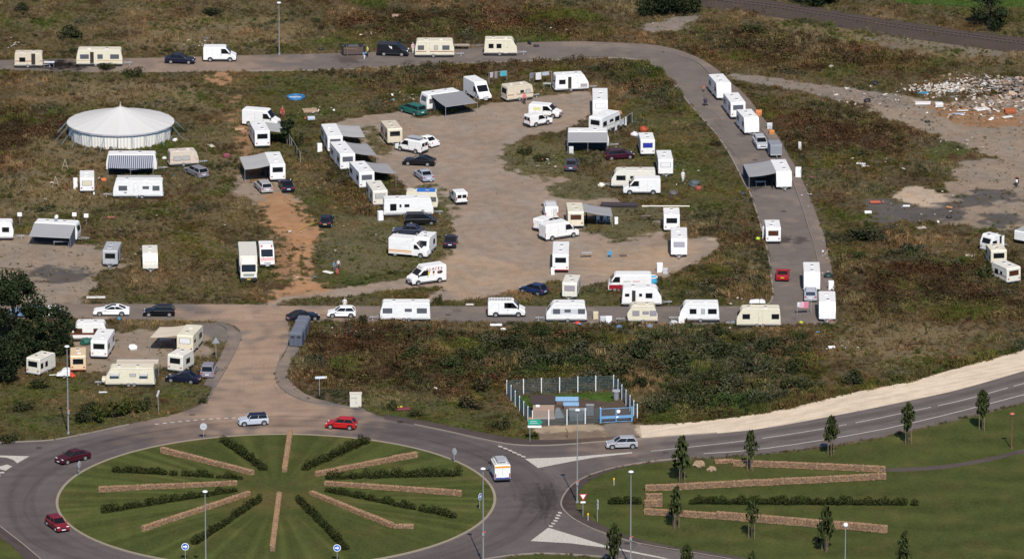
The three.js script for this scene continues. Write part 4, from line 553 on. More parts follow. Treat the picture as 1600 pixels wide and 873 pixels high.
  if (o.blank) part(t, 'outline_panel', rbox(.02, .62, w * .55, .01), seamM, [(o.blank === 'f' ? 1 : -1) * (L / 2 - .1 + .01), h - 1, 0]);
  if (o.stripe) for (const s of [-1, 1]) part(t, 'stripe', rbox(L * .96, o.sw ?? .12, .012, .004), mat(o.stripe, .5), [0, o.sy ?? y0 + .72, s * (w / 2 + .003)]);
  if (o.band) for (const s of [-1, 1]) part(t, 'window_band', rbox(L * .82, .7, .012, .005), mat([.55, .56, .58], .35), [-.04 * L, yw, s * (w / 2 + .002)]);
  for (const s of [-1, 1]) part(t, 'tail_light', rbox(.03, .16, .22, .01), REDLAMP, [-L / 2 + pr[2] * .5 - .012, y0 + .42, s * w * .38]);
  part(t, 'bumper', rbox(.12, .16, w * .95, .04), o.bumper ? mat(o.bumper, .5) : hatchM, [-L / 2 + pr[2] - .04, y0 + .06, 0]);
  for (const f of o.sky ?? [.28, .66]) { const s = part(t, 'skylight', rbox(.5, .09, .5, .03), hatchWhite, [at(f), h + .035, R(-.25, .25)]); part(s, 'lid', rbox(.4, .05, .4, .02), rnd() < .75 ? hatchDark : hatchWhite, [0, .05, 0]); }
  if (o.dish) { const d = part(t, 'satellite_dish', new THREE.SphereGeometry(.42, 12, 6, 0, 6.28, 0, .8), mat([.7, .7, .7], .5, { side: THREE.DoubleSide }), [at(o.dish), h + .55, 0], [1.0, 0, .2]); part(d, 'mast', cyl(.025, .025, .5), GALV, [0, .3, 0], [0, 0, .3]); }
  if (o.cover) part(t, 'roof_tarpaulin', rbox(L * .56, .03, w * .86, .01), mat([.03, .15, .48], .55), [at(o.cover), h + .035, 0]);
  // awning: canopy, legs, valance
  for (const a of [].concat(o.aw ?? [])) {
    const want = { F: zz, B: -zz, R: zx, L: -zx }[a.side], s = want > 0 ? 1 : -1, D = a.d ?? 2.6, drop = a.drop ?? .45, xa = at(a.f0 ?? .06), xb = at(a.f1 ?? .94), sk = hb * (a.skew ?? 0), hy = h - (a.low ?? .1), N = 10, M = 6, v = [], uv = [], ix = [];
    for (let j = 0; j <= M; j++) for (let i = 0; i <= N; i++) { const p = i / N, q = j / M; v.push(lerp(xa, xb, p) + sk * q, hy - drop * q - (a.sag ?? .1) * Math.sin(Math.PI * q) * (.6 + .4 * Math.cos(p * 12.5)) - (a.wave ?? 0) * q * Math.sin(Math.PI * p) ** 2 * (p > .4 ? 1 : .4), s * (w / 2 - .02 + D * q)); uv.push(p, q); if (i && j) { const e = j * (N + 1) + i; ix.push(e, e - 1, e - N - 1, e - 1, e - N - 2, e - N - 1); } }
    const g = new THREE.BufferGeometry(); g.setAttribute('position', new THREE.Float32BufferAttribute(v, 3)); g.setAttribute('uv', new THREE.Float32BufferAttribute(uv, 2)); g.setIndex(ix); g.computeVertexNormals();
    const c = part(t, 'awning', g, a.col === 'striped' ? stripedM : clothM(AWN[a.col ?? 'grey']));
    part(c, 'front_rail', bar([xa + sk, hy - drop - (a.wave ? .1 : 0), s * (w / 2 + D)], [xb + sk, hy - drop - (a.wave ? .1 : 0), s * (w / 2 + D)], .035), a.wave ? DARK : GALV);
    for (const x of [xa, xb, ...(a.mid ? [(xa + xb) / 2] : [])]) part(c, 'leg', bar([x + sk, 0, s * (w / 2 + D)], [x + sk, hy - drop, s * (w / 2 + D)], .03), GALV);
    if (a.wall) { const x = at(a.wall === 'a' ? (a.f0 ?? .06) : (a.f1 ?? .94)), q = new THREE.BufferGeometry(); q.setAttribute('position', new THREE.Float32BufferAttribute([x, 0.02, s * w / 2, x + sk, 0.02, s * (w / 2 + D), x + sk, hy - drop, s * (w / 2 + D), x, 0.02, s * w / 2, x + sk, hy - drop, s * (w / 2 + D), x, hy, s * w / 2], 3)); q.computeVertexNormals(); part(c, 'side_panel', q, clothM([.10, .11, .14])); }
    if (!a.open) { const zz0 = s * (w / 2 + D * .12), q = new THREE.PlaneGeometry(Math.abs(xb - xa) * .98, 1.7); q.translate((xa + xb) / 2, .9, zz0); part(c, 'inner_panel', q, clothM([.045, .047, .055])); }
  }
  return t;
}
const rowC = 'caravans of the camp';
const KV = [
  // upper road
  { a: [22, 80.5], b: [66, 80.5], h: 2.35, w: 2.0, col: 'beige', hitch: 'b', lay: 'w.18-.38 o.6-.74 s.79-.84', stripe: [.35, .08, .04], label: 'small beige caravan with a red stripe and open door on the upper road' },
  { a: [118.5, 75.5], b: [191, 75.5], col: 'cream', prof: 'round', hitch: 'b', axle: 2, glass: 'grey', lay: 'w.09-.27 o.3-.38 w.44-.57 w.74-.92', stripe: [.5, .22, .05], sw: .07, sy: .95, label: 'long cream twin-axle caravan with its door open on the upper road' },
  { a: [648, 61.5], b: [710, 61.5], col: 'cream', prof: 'round', hitch: 'b', axle: 1, lay: 'w.08-.23 d.29-.38 c.49-.58 w.7-.87', glass: 'grey', stripe: [.28, .07, .03], sy: .98, label: 'cream caravan with a brown stripe behind the black van on the upper road' },
  { a: [756.5, 59], b: [808, 59], col: 'cream', prof: 'slope', hitch: 'b', axle: 1, lay: 'w.14-.28 w.38-.52 d.6-.72', sy: .5, stripe: [.25, .16, .16], label: 'cream caravan with a sloping nose, farthest right of the row on the upper road' },
  // around the tent
  { a: [165, 238.5], b: [245, 238.5], prof: 'round', hitch: 'b', axle: 2, lay: 'd.4-.5', aw: { side: 'F', d: 2.7, drop: 1.15, col: 'striped', wave: .3, mid: 1 }, label: 'white caravan with a blue and white striped awning in front of the round tent' },
  { a: [263, 235], b: [308, 232.5], h: 2.3, w: 2.0, col: 'peach', hitch: 'b', prof: 'modern', axle: 1, glass: 'pale', lay: 'w.13-.38 w.44-.67 d.72-.88', stripe: [.55, .25, .18], label: 'small pinkish caravan right of the round tent' },
  { a: [135, 278], b: [135, 264], h: 2.3, w: 2.05, L: 4.3, hitch: 0, win: { f: 'cream', r: 'cream' }, label: 'small white caravan seen end-on left of the long white caravan below the tent' },
  { a: [176, 280], b: [254, 280], prof: 'modern', hitch: 'a', axle: 2, glass: 'grey', lay: 'w.12-.28 d.42-.5 s.6-.72 w.8-.93 v.2-.3', aw: { side: 'B', d: 2.3, col: 'pale', drop: .3 }, label: 'long white twin-axle caravan just below the striped awning' },
  { a: [-26, 344.5], b: [21, 344.5], prof: 'blunt', hitch: 'b', lay: 'w.3-.45 w.62-.84', label: 'white caravan cut off by the left edge of the field' },
  { a: [54, 344], b: [123, 347.5], prof: 'blunt', hitch: 'b', lay: 'd.4-.5', dish: .5, aw: { side: 'F', d: 3.1, drop: 1.05, col: 'grey', f0: .02, f1: .95, wall: 'b' }, label: 'white caravan with a plain grey awning and a roof dish near the left edge' },
  { a: [171, 391.5], b: [177.5, 377], h: 2.35, w: 2.1, col: 'grey', roof: 'grey', hitch: 'a', win: { f: 'dark' }, label: 'small grey caravan parked end-on on the grass at left' },
  { a: [234, 398], b: [233, 382], h: 2.4, w: 2.1, col: 'ivory', hitch: 'a', prof: 'slope', win: { f: 'cream' }, stripe: [.2, .16, .1], label: 'small ivory caravan parked alone end-on on the grass right of the grey one' },
  { a: [409.5, 205], b: [401, 189], hitch: 'b', aw: { side: 'R', d: 2.9, drop: .35, col: 'pale' }, label: 'white caravan with an awning beside the slim young tree' },
  { a: [433.5, 257], b: [424.5, 236.5], hitch: 'b', aw: { side: 'L', d: 3.6, drop: .5, col: 'pale', f0: .0, f1: .98, skew: 0 }, label: 'white caravan with its awning on the left, above two parked cars' },
  // row left of the yard
  { a: [523.5, 213], b: [513, 192.5], hitch: 'b', win: { r: 'grey' }, aw: { side: 'R', d: 3.3, drop: .35, col: 'pale' }, group: rowC, label: 'topmost of three white caravans with grey awnings left of the yard' },
  { a: [543, 240.5], b: [526.5, 220], hitch: 'b', win: { r: 'grey' }, aw: { side: 'R', d: 3.2, drop: .5, col: 'grey' }, group: rowC, label: 'middle one of three white caravans with grey awnings left of the yard' },
  { a: [573, 269], b: [557, 251], hitch: 'b', win: { r: 'grey' }, aw: { side: 'R', d: 3.2, drop: .5, col: 'grey' }, group: rowC, label: 'lowest of three white caravans with grey awnings left of the yard' },
  { a: [594, 298], b: [583, 281.5], h: 2.4, w: 2.15, col: 'ivory', hitch: 'b', win: { r: 'pale' }, lay: 'w.15-.35 d.5-.62 w.7-.9', label: 'ivory caravan with a raised rear window flap below the awning caravans' },
  { a: [617, 201], b: [606, 187.5], h: 2.5, col: 'beige', hitch: 'a', stripe: [.3, .10, .06], label: 'beige caravan standing alone near the top left of the yard' },
  { a: [634, 297], b: [685, 297.5], col: 'cream', prof: 'blunt', hitch: 0, axle: 1, cover: .62, lay: 'w.7-.93', glass: 'grey', label: 'cream caravan with a blue tarpaulin on its roof' },
  { a: [598.5, 309], b: [676, 307], prof: 'modern', hitch: 'b', axle: 2, lay: 'b.13-.25 s.32-.35 s.42-.51 v.72-.85', stripe: [.10, .10, .14], sw: .05, sy: .62, label: 'long white caravan in front of the one with the blue tarpaulin' },
  { a: [658.5, 372], b: [671, 361], h: 2.55, w: 2.1, hitch: 'a', prof: 'blunt', lay: 'w.55-.75', label: 'short white caravan close behind the box van with an orange stripe' },
  // upper yard
  { a: [661, 146], b: [716, 138.5], hitch: 0, prof: 'round', axle: 2, glass: 'grey', aw: { side: 'F', d: 4.6, drop: .75, col: 'dark', f0: .12, f1: 1.02 }, label: 'white caravan with the widest grey awning at the top of the yard' },
  { a: [787.5, 133.5], b: [829, 128.5], h: 2.4, col: 'beige', prof: 'blunt', hitch: 'b', axle: 1, stripe: [.25, .08, .05], lay: 'd.24-.36 s.5-.62 c.7-.86', label: 'beige caravan with brown stripes at the top of the yard' },
  { a: [865.5, 115.5], b: [918, 113], prof: 'slope', hitch: 'b', axle: 1, lay: 'w.12-.3 o.38-.48 d.5-.68 p.75-.95', label: 'white caravan with a wide open door at the top right of the yard' },
  { a: [938, 158], b: [937.5, 137], prof: 'modern', hitch: 'a', win: { f: 'white' }, sky: [.2, .55, .75], label: 'white caravan seen end-on with three roof hatches at the right of the yard' },
  { a: [930, 183.5], b: [960, 170.5], hitch: 'b', prof: 'modern', axle: 1, lay: 'w.08-.26 s.42-.6 w.7-.92', stripe: [.12, .12, .14], sw: .06, label: 'white caravan parked diagonally beside the washing line' },
  { a: [886.5, 202.5], b: [952, 202.5], prof: 'blunt', hitch: 'b', axle: 2, lay: 'd.4-.5', aw: { side: 'F', d: 3.0, drop: .7, col: 'grey', f0: .01, f1: .96, mid: 1 }, label: 'white caravan with a full-length grey awning above the maroon car' },
  { a: [1012.5, 219], b: [1009, 207.5], h: 2.45, w: 2.1, L: 4.6, hitch: 'b', win: { r: 'blue' }, label: 'small white caravan with a blue rear window at the right of the yard' },
  { a: [1040.5, 249.5], b: [1037, 234], h: 2.5, w: 2.15, hitch: 'a', win: { f: 'white' }, label: 'white caravan end-on right below the one with the blue window' },
  { a: [955, 264], b: [1025, 264], col: 'ivory', prof: 'slope', hitch: 'a', axle: 2, lay: 'w.12-.32 s.43-.56 w.76-.94', label: 'long ivory caravan partly behind the white van at the right of the yard' },
  { a: [900, 331], b: [897, 315.5], h: 2.45, col: 'cream', hitch: 'b', win: { r: 'brown' }, stripe: [.3, .14, .05], aw: { side: 'R', d: 4.0, drop: .7, col: 'grey' }, label: 'cream caravan with a grey awning and plastic chairs beneath, in the middle of the yard' },
  { a: [876, 398], b: [877, 376.5], prof: 'box', hitch: 'b', win: { r: 'dark' }, bumper: [.25, .02, .02], label: 'white caravan end-on with a large dark rear window at the lower yard' },
  { a: [890, 442], b: [895.5, 428.5], h: 2.35, w: 2.05, col: 'ivory', hitch: 'a', win: { f: 'lilac' }, label: 'small old ivory caravan just above the street' },
  { a: [1050, 336.5], b: [1049, 323], h: 2.5, hitch: 'b', prof: 'blunt', label: 'white caravan under long white boards at the right of the yard' },
  { a: [1061.5, 374], b: [1061, 354.5], prof: 'modern', hitch: 'a', win: { f: 'lilac' }, label: 'white caravan end-on in front of the one under the white boards' },
  // street
  { a: [593.5, 470.5], b: [672, 470.5], prof: 'modern', hitch: 'a', axle: 2, glass: 'grey', lay: 'w.06-.24 s.5-.63 w.74-.93', label: 'long white twin-axle caravan on the street, closest to the white hatchback' },
  { a: [853, 471.5], b: [917, 471.5], prof: 'stream', hitch: 'a', axle: 1, band: 1, glass: 'grey', lay: 'w.18-.34 s.46-.6 w.79-.95', label: 'streamlined white caravan with a grey window band on the street' },
  { a: [979, 474.5], b: [1028, 474.5], h: 2.5, col: 'cream', prof: 'both', hitch: 'a', axle: 1, glass: 'lilac', lay: 'w.2-.4 s.52-.7 w.75-.95', label: 'cream caravan with two sloping ends on the street' },
  { a: [972, 447], b: [1034, 447], col: 'white', prof: 'slope', hitch: 'b', axle: 1, lay: 's.08-.18 o.25-.34 s.37-.5 w.6-.76', label: 'white caravan with an open door right in front of the red and white van' },
  { a: [1062, 471.5], b: [1124, 471.5], prof: 'slope', hitch: 'a', axle: 1, lay: 'w.26-.42 c.55-.63 w.72-.93', label: 'white caravan with sloping nose, second from the right on the street' },
  { a: [1151, 479.5], b: [1220, 479.5], col: 'cream', prof: 'slope', hitch: 'a', axle: 2, lay: 'w.14-.3 d.5-.58 w.8-.96', label: 'large cream caravan with luggage on its roof at the right end of the street' },
  // curved road
  { a: [1132, 130.5], b: [1118.5, 115], prof: 'modern', hitch: 'a', win: { f: 0 }, group: rowC, label: 'first white caravan at the top of the curved road' },
  { a: [1154, 160], b: [1142, 144], hitch: 'b', win: { r: 'grey' }, group: rowC, label: 'second of the three white caravans at the top of the curved road' },
  { a: [1175.5, 184.5], b: [1162.5, 170], prof: 'modern', hitch: 'a', win: { f: 0 }, group: rowC, label: 'third of the three white caravans on the curved road, right behind a silver car' },
  { a: [1226, 269], b: [1216, 248.5], prof: 'modern', hitch: 'a', win: { f: 0 }, aw: { side: 'L', d: 3.9, drop: .5, col: 'grey', f0: .0, f1: .98, wall: 'b' }, label: 'white caravan whose grey awning covers half of the curved road' },
  { a: [1209, 356], b: [1206.5, 343.5], h: 2.35, w: 2.1, L: 4.4, hitch: 'b', win: { r: 'brown' }, label: 'small white caravan alone at the left kerb of the curved road' },
  { a: [1269.5, 428], b: [1268, 408.5], prof: 'slope', hitch: 'a', win: { f: 0 }, label: 'white caravan with a rounded nose beside the red car' },
  { a: [1293.5, 474], b: [1292.5, 454], prof: 'slope', hitch: 'a', win: { f: 0 }, label: 'white caravan at the corner where the curved road meets the street' },
  // lower left plot
  { a: [111, 502], b: [167.5, 502], h: 2.5, col: 'white', prof: 'both', hitch: 'a', axle: 1, glass: 'brown', lay: 'w.08-.3 w.62-.84', stripe: [.14, .035, .02], sw: .3, label: 'white caravan with a broad brown stripe, farthest back in the lower left plot' },
  { a: [153.5, 532.5], b: [165.5, 513], h: 2.55, hitch: 'b', lay: 'w.1-.3 d.4-.55 w.7-.9', label: 'white caravan in front of the brown-striped one in the lower left plot' },
  { a: [288, 524], b: [304, 506.5], col: 'cream', hitch: 'b', win: { r: 'white' }, lay: 's.1-.25 d.35-.5 w.6-.85', aw: { side: 'L', d: 3.6, drop: .5, col: 'tan', f0: .0 }, label: 'cream caravan with a tan awning in the lower left plot' },
  { a: [272.5, 555], b: [291, 544], h: 2.45, col: 'ivory', hitch: 'b', prof: 'blunt', lay: 'w.3-.6', label: 'ivory caravan in front of the one with the tan awning' },
  { a: [50, 560], b: [75.5, 548.5], h: 2.45, w: 2.1, col: 'ivory', hitch: 'b', lay: 'w.08-.22 w.36-.5 d.6-.75', stripe: [.35, .06, .05], sw: .08, sy: .55, label: 'ivory caravan standing apart at the left of the lower left plot' },
  { a: [121, 556], b: [121.2, 545], h: 2.35, w: 2.05, L: 4.2, col: 'orange', hitch: 'b', bumper: [.2, .04, .03], label: 'small orange-cream caravan end-on behind the tall lamp post' },
  { a: [164, 571.5], b: [241, 571.5], col: 'cream', prof: 'slope', hitch: 'a', axle: 2, glass: 'pale', lay: 'f.1-.28 s.5-.62 f.7-.86', aw: { side: 'B', d: 2.8, drop: .25, col: 'tan', f0: .2, f1: 1.05 }, locker: 'cream', label: 'largest cream caravan, nearest to the roundabout in the lower left plot' },
  // right edge
  { a: [1541, 368], b: [1562.5, 362.5], h: 2.45, hitch: 'b', prof: 'both', lay: 'w.1-.4 o.6-.75', label: 'white caravan with an open door, topmost of three at the right edge' },
  { a: [1562, 391], b: [1553.5, 380], h: 2.45, col: 'cream', hitch: 'b', label: 'cream caravan, middle one of three at the right edge' },
  { a: [1585.5, 418], b: [1560.5, 407], h: 2.35, col: 'ivory', hitch: 'b', win: { r: 'brown' }, stripe: [.2, .05, .04], lay: 's.3-.42 w.55-.75', label: 'ivory caravan with a brown rear window, lowest of three at the right edge' },
];
KV.forEach(caravan);
// ---------------------------------------------------------------- cars and vans
const CAR = {   // length, width, height of the glasshouse top, body side profile (fractions of length, metres), glasshouse x: bottom rear/front, top rear/front, wheel stations
  hatch: { L: 3.9, W: 1.68, top: 1.44, p: [[-.5, .28], [-.505, .62], [-.485, .92], [.2, .93], [.43, .76], [.49, .62], [.5, .26]], g: [-.475, .24, -.37, .05, .92], wx: [-.33, .32] },
  sedan: { L: 4.5, W: 1.75, top: 1.41, p: [[-.5, .28], [-.505, .66], [-.49, .90], [-.33, .95], [.18, .92], [.44, .76], [.492, .62], [.5, .26]], g: [-.37, .22, -.21, .04, .91], wx: [-.29, .32] },
  coupe: { L: 4.7, W: 1.82, top: 1.38, p: [[-.5, .28], [-.505, .66], [-.49, .90], [-.33, .95], [.18, .92], [.44, .76], [.492, .62], [.5, .26]], g: [-.42, .20, -.2, .0, .91], wx: [-.29, .32] },
  wagon: { L: 4.6, W: 1.76, top: 1.46, p: [[-.5, .28], [-.505, .64], [-.49, .94], [.2, .93], [.44, .77], [.492, .62], [.5, .26]], g: [-.485, .23, -.42, .06, .92], wx: [-.3, .32] },
  mpv: { L: 4.5, W: 1.82, top: 1.68, p: [[-.5, .3], [-.505, .7], [-.49, 1.0], [.27, 1.02], [.44, .84], [.49, .66], [.5, .28]], g: [-.48, .34, -.43, .1, 1.0], wx: [-.3, .33] },
  mini: { L: 3.8, W: 1.72, top: 1.42, p: [[-.5, .3], [-.505, .7], [-.49, .95], [.22, .95], [.42, .86], [.49, .66], [.5, .28]], g: [-.47, .2, -.43, .1, .94], wx: [-.34, .34] },
};
const archProfile = (pts, L, wx, r, y0) => {   // lower edge with wheel arches
  const s = new THREE.Shape(), n = pts.length; s.moveTo(pts[0][0] * L, pts[0][1]);
  for (let i = 1; i < n; i++) s.lineTo(pts[i][0] * L, pts[i][1]);
  const bot = y0; s.lineTo((pts[n - 1][0] - .01) * L, bot);
  for (const k of [...wx].reverse()) { s.lineTo(k * L + r, bot); s.absarc(k * L, bot + .06, r, 0, Math.PI, false); s.lineTo(k * L - r, bot); }
  s.lineTo((pts[0][0] + .01) * L, bot); s.closePath(); return s;
};
function car(o) {
  const c = CAR[o.type], L = o.L ?? c.L, W = c.W, turn = heading(o.at[0], o.at[1], o.to[0], o.to[1]), t = thing('car', o.label, 'car', P(...o.at, o.y ?? .03).setY(o.y ?? .03), turn, o.group), pm = paint(o.col), top = o.top ?? c.top, [b0, b1, t0, t1, yb] = c.g;
  part(t, 'body', memo('cb' + o.type + L, () => prism(archProfile(c.p, L, c.wx, .36, .24), W, .1, 6)), pm);
  const gm = o.glassCol ? mat(o.glassCol, .1) : GLASS;
  part(t, 'window', memo('cg' + o.type + L + top, () => frustum(b0 * L, b1 * L, yb - .04, t0 * L, t1 * L, top - .05, W * .84, W * .72)), gm);
  part(t, 'roof', memo('cr' + o.type + L + top, () => mergeGeometries([frustum((t0 - .012) * L, (t1 + .012) * L, top - .06, t0 * L, t1 * L, top - .02, W * .765, W * .73), frustum(t0 * L, t1 * L, top - .02, (t0 + .03) * L, (t1 - .04) * L, top + .025, W * .73, W * .6)])), o.roof ? paint(o.roof) : pm);
  const at = (f, q) => [[lerp(b0, t0, f) * L, 0], [lerp(b1, t1, f) * L, 0]][q][0], pil = [], pk = o.type + L + top;
  for (const s of [-1, 1]) { for (const q of [0, 1]) pil.push(() => bar([at(0, q), yb - .03, s * W * .418], [at(1, q), top - .05, s * W * .365], q ? .04 : .06, 5)); pil.push(() => bar([lerp(b0, b1, .5) * L, yb, s * W * .42], [lerp(t0, t1, .5) * L, top - .05, s * W * .365], .035, 5)); }
  pil.forEach((f, i) => part(t, 'pillar', memo('cp' + pk + i, f), o.roof && o.type !== 'mini' ? paint(o.roof) : pm));
  for (const x of c.wx) for (const s of [-1, 1]) wheelOn(t, x * L, s * (W / 2 - .1), .31, .2, s);
  for (const s of [-1, 1]) {
    part(t, 'headlight', rbox(.12, .15, .36, .04), HEADLAMP, [.462 * L, .66, s * W * .36]); part(t, 'tail_light', rbox(.06, .2, .3, .02), REDLAMP, [-.496 * L, .76, s * W * .38]);
    part(t, 'door_mirror', rbox(.1, .12, .2, .03), pm, [(b1 - .04) * L, .98, s * (W / 2 + .07)]);
  }
  part(t, 'bumper', rbox(.1, .2, W * .9, .04), o.dark ? DARK : pm, [.495 * L, .38, 0]); part(t, 'grille', rbox(.03, .12, W * .42, .01), DARK, [.497 * L + .02, .58, 0]);
  part(t, 'number_plate', rbox(.02, .11, .5, .005), o.plate === 'y' ? PLATE_Y : WHITE, [-.505 * L - .01, .6, 0]); part(t, 'number_plate', rbox(.02, .11, .5, .005), WHITE, [.5 * L + .05, .38, 0]);
  if (o.sun) part(t, 'sunroof', rbox(.7, .02, W * .42, .005), GLASS, [(t0 + t1) / 2 * L + .2, top + .02, 0]);
  if (o.stripes) for (const s of [-1, 1]) part(t, 'bonnet_stripe', rbox(.2 * L, .01, .16, .004), WHITE, [.33 * L, .885, s * .28], [0, 0, -.13]);
  return t;
}
const NAVY = [.007, .009, .024], BLACK = [.006, .006, .007], SILVER = [.42, .43, .46], MAROON = [.055, .006, .012], RED = [.42, .012, .012], WHT = [.84, .84, .83];
[
  { type: 'sedan', at: [281, 98], to: [30, 1], col: NAVY, label: 'dark blue saloon between the long cream caravan and the white van on the upper road' },
  { type: 'wagon', at: [306, 273.5], to: [-20, -9], col: [.20, .20, .22], label: 'grey estate car below the small pinkish caravan' },
  { type: 'wagon', at: [411, 296.5], to: [-10, -10], col: [.36, .35, .35], label: 'silver estate car, left one of two below the left-hand awning' },
  { type: 'sedan', at: [447, 295.5], to: [-6, -10], col: NAVY, label: 'navy saloon, right one of two below the left-hand awning' },
  { type: 'hatch', at: [510, 351], to: [5, -11], col: NAVY, plate: 'y', label: 'dark blue car with a yellow plate alone on the grass beside the orange track' },
  { type: 'sedan', at: [664, 226], to: [-34, -9], col: WHT, label: 'white saloon behind the white van with dark rear glass' },
  { type: 'coupe', at: [655, 257], to: [-42, -2], col: BLACK, label: 'black coupe at the left side of the yard' },
  { type: 'sedan', at: [662, 279], to: [-13, -10], col: [.33, .36, .43], label: 'silver saloon just below the black coupe' },
  { type: 'mpv', at: [657, 350], to: [40, -.5], col: BLACK, label: 'black people carrier below the long white caravan in the yard' },
  { type: 'sedan', at: [638, 366], to: [-40, -1], col: [.03, .035, .06], label: 'dark saloon half hidden behind the short white caravan' },
  { type: 'sedan', at: [704, 382], to: [2, -11], col: [.014, .014, .030], label: 'dark car seen from behind with red tail lights at the lower left of the yard' },
  { type: 'hatch', at: [834, 458], to: [-24, -5], col: [.012, .028, .085], label: 'blue hatchback on the grass strip above the street' },
  { type: 'mpv', at: [645, 177], to: [-20, -6], col: [.010, .11, .085], top: 1.55, label: 'green car left of the widest grey awning' },
  { type: 'hatch', at: [968, 247.5], to: [38, -3], L: 4.3, col: [.045, .006, .018], plate: 'y', label: 'maroon car below the full-length grey awning' },
  { type: 'sedan', at: [893.5, 262.5], to: [3, -11], col: [.05, .055, .075], plate: 'w', label: 'dark grey car seen from behind left of the maroon car' },
  { type: 'wagon', at: [1189, 228.5], to: [7, 11], col: SILVER, label: 'silver car behind the third white caravan on the curved road' },
  { type: 'coupe', at: [1223.5, 434], to: [1, -11], L: 4.1, col: [.30, .01, .012], plate: 'y', top: 1.3, label: 'red coupe on the lower part of the curved road' },
  { type: 'wagon', at: [1267, 465], to: [0, -11], col: [.40, .42, .46], label: 'silver car squeezed between two white caravans at the road corner' },
  { type: 'coupe', at: [173.5, 491.5], to: [-50, 0], L: 4.85, col: WHT, sun: 1, label: 'white coupe with a sunroof on the street at left' },
  { type: 'hatch', at: [248, 492.5], to: [-50, 0], L: 4.25, col: BLACK, label: 'black hatchback behind the white coupe on the street' },
  { type: 'wagon', at: [40, 494], to: [-50, 0], col: [.16, .25, .42], label: 'light blue car hidden behind the tree at the left end of the street' },
  { type: 'sedan', at: [76, 494.5], to: [-50, 0], L: 3.6, col: WHT, label: 'white car nose to tail with the light blue one behind the tree' },
  { type: 'coupe', at: [473, 500.5], to: [44, -5], L: 4.3, col: [.008, .009, .018], label: 'black coupe at the mouth of the dusty street beside the grey containers' },
  { type: 'hatch', at: [533.5, 494.5], to: [-50, 0], L: 3.8, col: WHT, label: 'white hatchback on the street in front of the long twin-axle caravan' },
  { type: 'sedan', at: [286, 596.5], to: [-46, -4], col: [.007, .010, .026], label: 'dark blue saloon at the lower edge of the lower left plot' },
  { type: 'mpv', at: [325.5, 585.5], to: [5, -12], L: 3.9, col: [.24, .22, .25], label: 'grey people carrier seen from behind at the kerb of the dusty street' },
  { type: 'mini', at: [395, 663], to: [-48, 3], col: [.44, .47, .53], roof: [.008, .010, .025], y: .06, label: 'pale blue small car with a black roof on the roundabout' },
  { type: 'hatch', at: [533, 668.5], to: [-46, -3], col: RED, y: .06, dark: 1, label: 'bright red hatchback on the roundabout behind the pale blue car' },
  { type: 'sedan', at: [113, 720], to: [-34, 8], col: MAROON, y: .06, label: 'dark maroon saloon on the left of the roundabout' },
  { type: 'hatch', at: [88.5, 825], to: [14, 10], L: 4.1, col: [.17, .008, .018], y: .06, label: 'dark red hatchback lowest on the left of the roundabout' },
  { type: 'hatch', at: [971.5, 699], to: [-48, 1.5], L: 3.99, col: [.36, .365, .385], y: .05, label: 'silver three-door hatchback coming down the upper right road' },
].forEach(car);

const VAN = {   // side profile in metres for its own length; ws: windscreen segment, sw: side window polygon
  ducato: { L: 5.0, W: 2.0, H: 2.25, p: (L, H) => [[-L / 2, .32], [-L / 2, H - .2], [-L / 2 + .12, H], [L / 2 - 1.75, H], [L / 2 - 1.55, H - .1], [L / 2 - .78, 1.32], [L / 2 - .1, .98], [L / 2, .72], [L / 2 + .02, .3]], ws: [4, 5] },
  high: { L: 5.6, W: 2.0, H: 2.65, p: (L, H) => [[-L / 2, .32], [-L / 2, H - .2], [-L / 2 + .12, H], [L / 2 - 1.9, H], [L / 2 - 1.6, H - .42], [L / 2 - .78, 1.32], [L / 2 - .1, .98], [L / 2, .72], [L / 2 + .02, .3]], ws: [4, 5] },
  mid: { L: 4.7, W: 1.9, H: 1.92, p: (L, H) => [[-L / 2, .32], [-L / 2 + .02, H - .2], [-L / 2 + .14, H], [L / 2 - 1.75, H], [L / 2 - 1.6, H - .06], [L / 2 - .88, 1.18], [L / 2 - .1, .92], [L / 2, .68], [L / 2 + .02, .3]], ws: [4, 5] },
  small: { L: 4.1, W: 1.72, H: 1.82, p: (L, H) => [[-L / 2, .3], [-L / 2 + .02, H - .2], [-L / 2 + .12, H], [L / 2 - 1.9, H - .02], [L / 2 - 1.78, H - .07], [L / 2 - 1.12, 1.14], [L / 2 - .14, .92], [L / 2, .68], [L / 2 + .02, .3]], ws: [4, 5] },
  old: { L: 6.0, W: 2.0, H: 2.5, p: (L, H) => [[-L / 2, .32], [-L / 2, H - .2], [-L / 2 + .2, H], [L / 2 - 1.1, H], [L / 2 - .85, H - .2], [L / 2 - .3, 1.42], [L / 2 - .12, 1.2], [L / 2, .72], [L / 2 + .02, .3]], ws: [4, 5] },
};
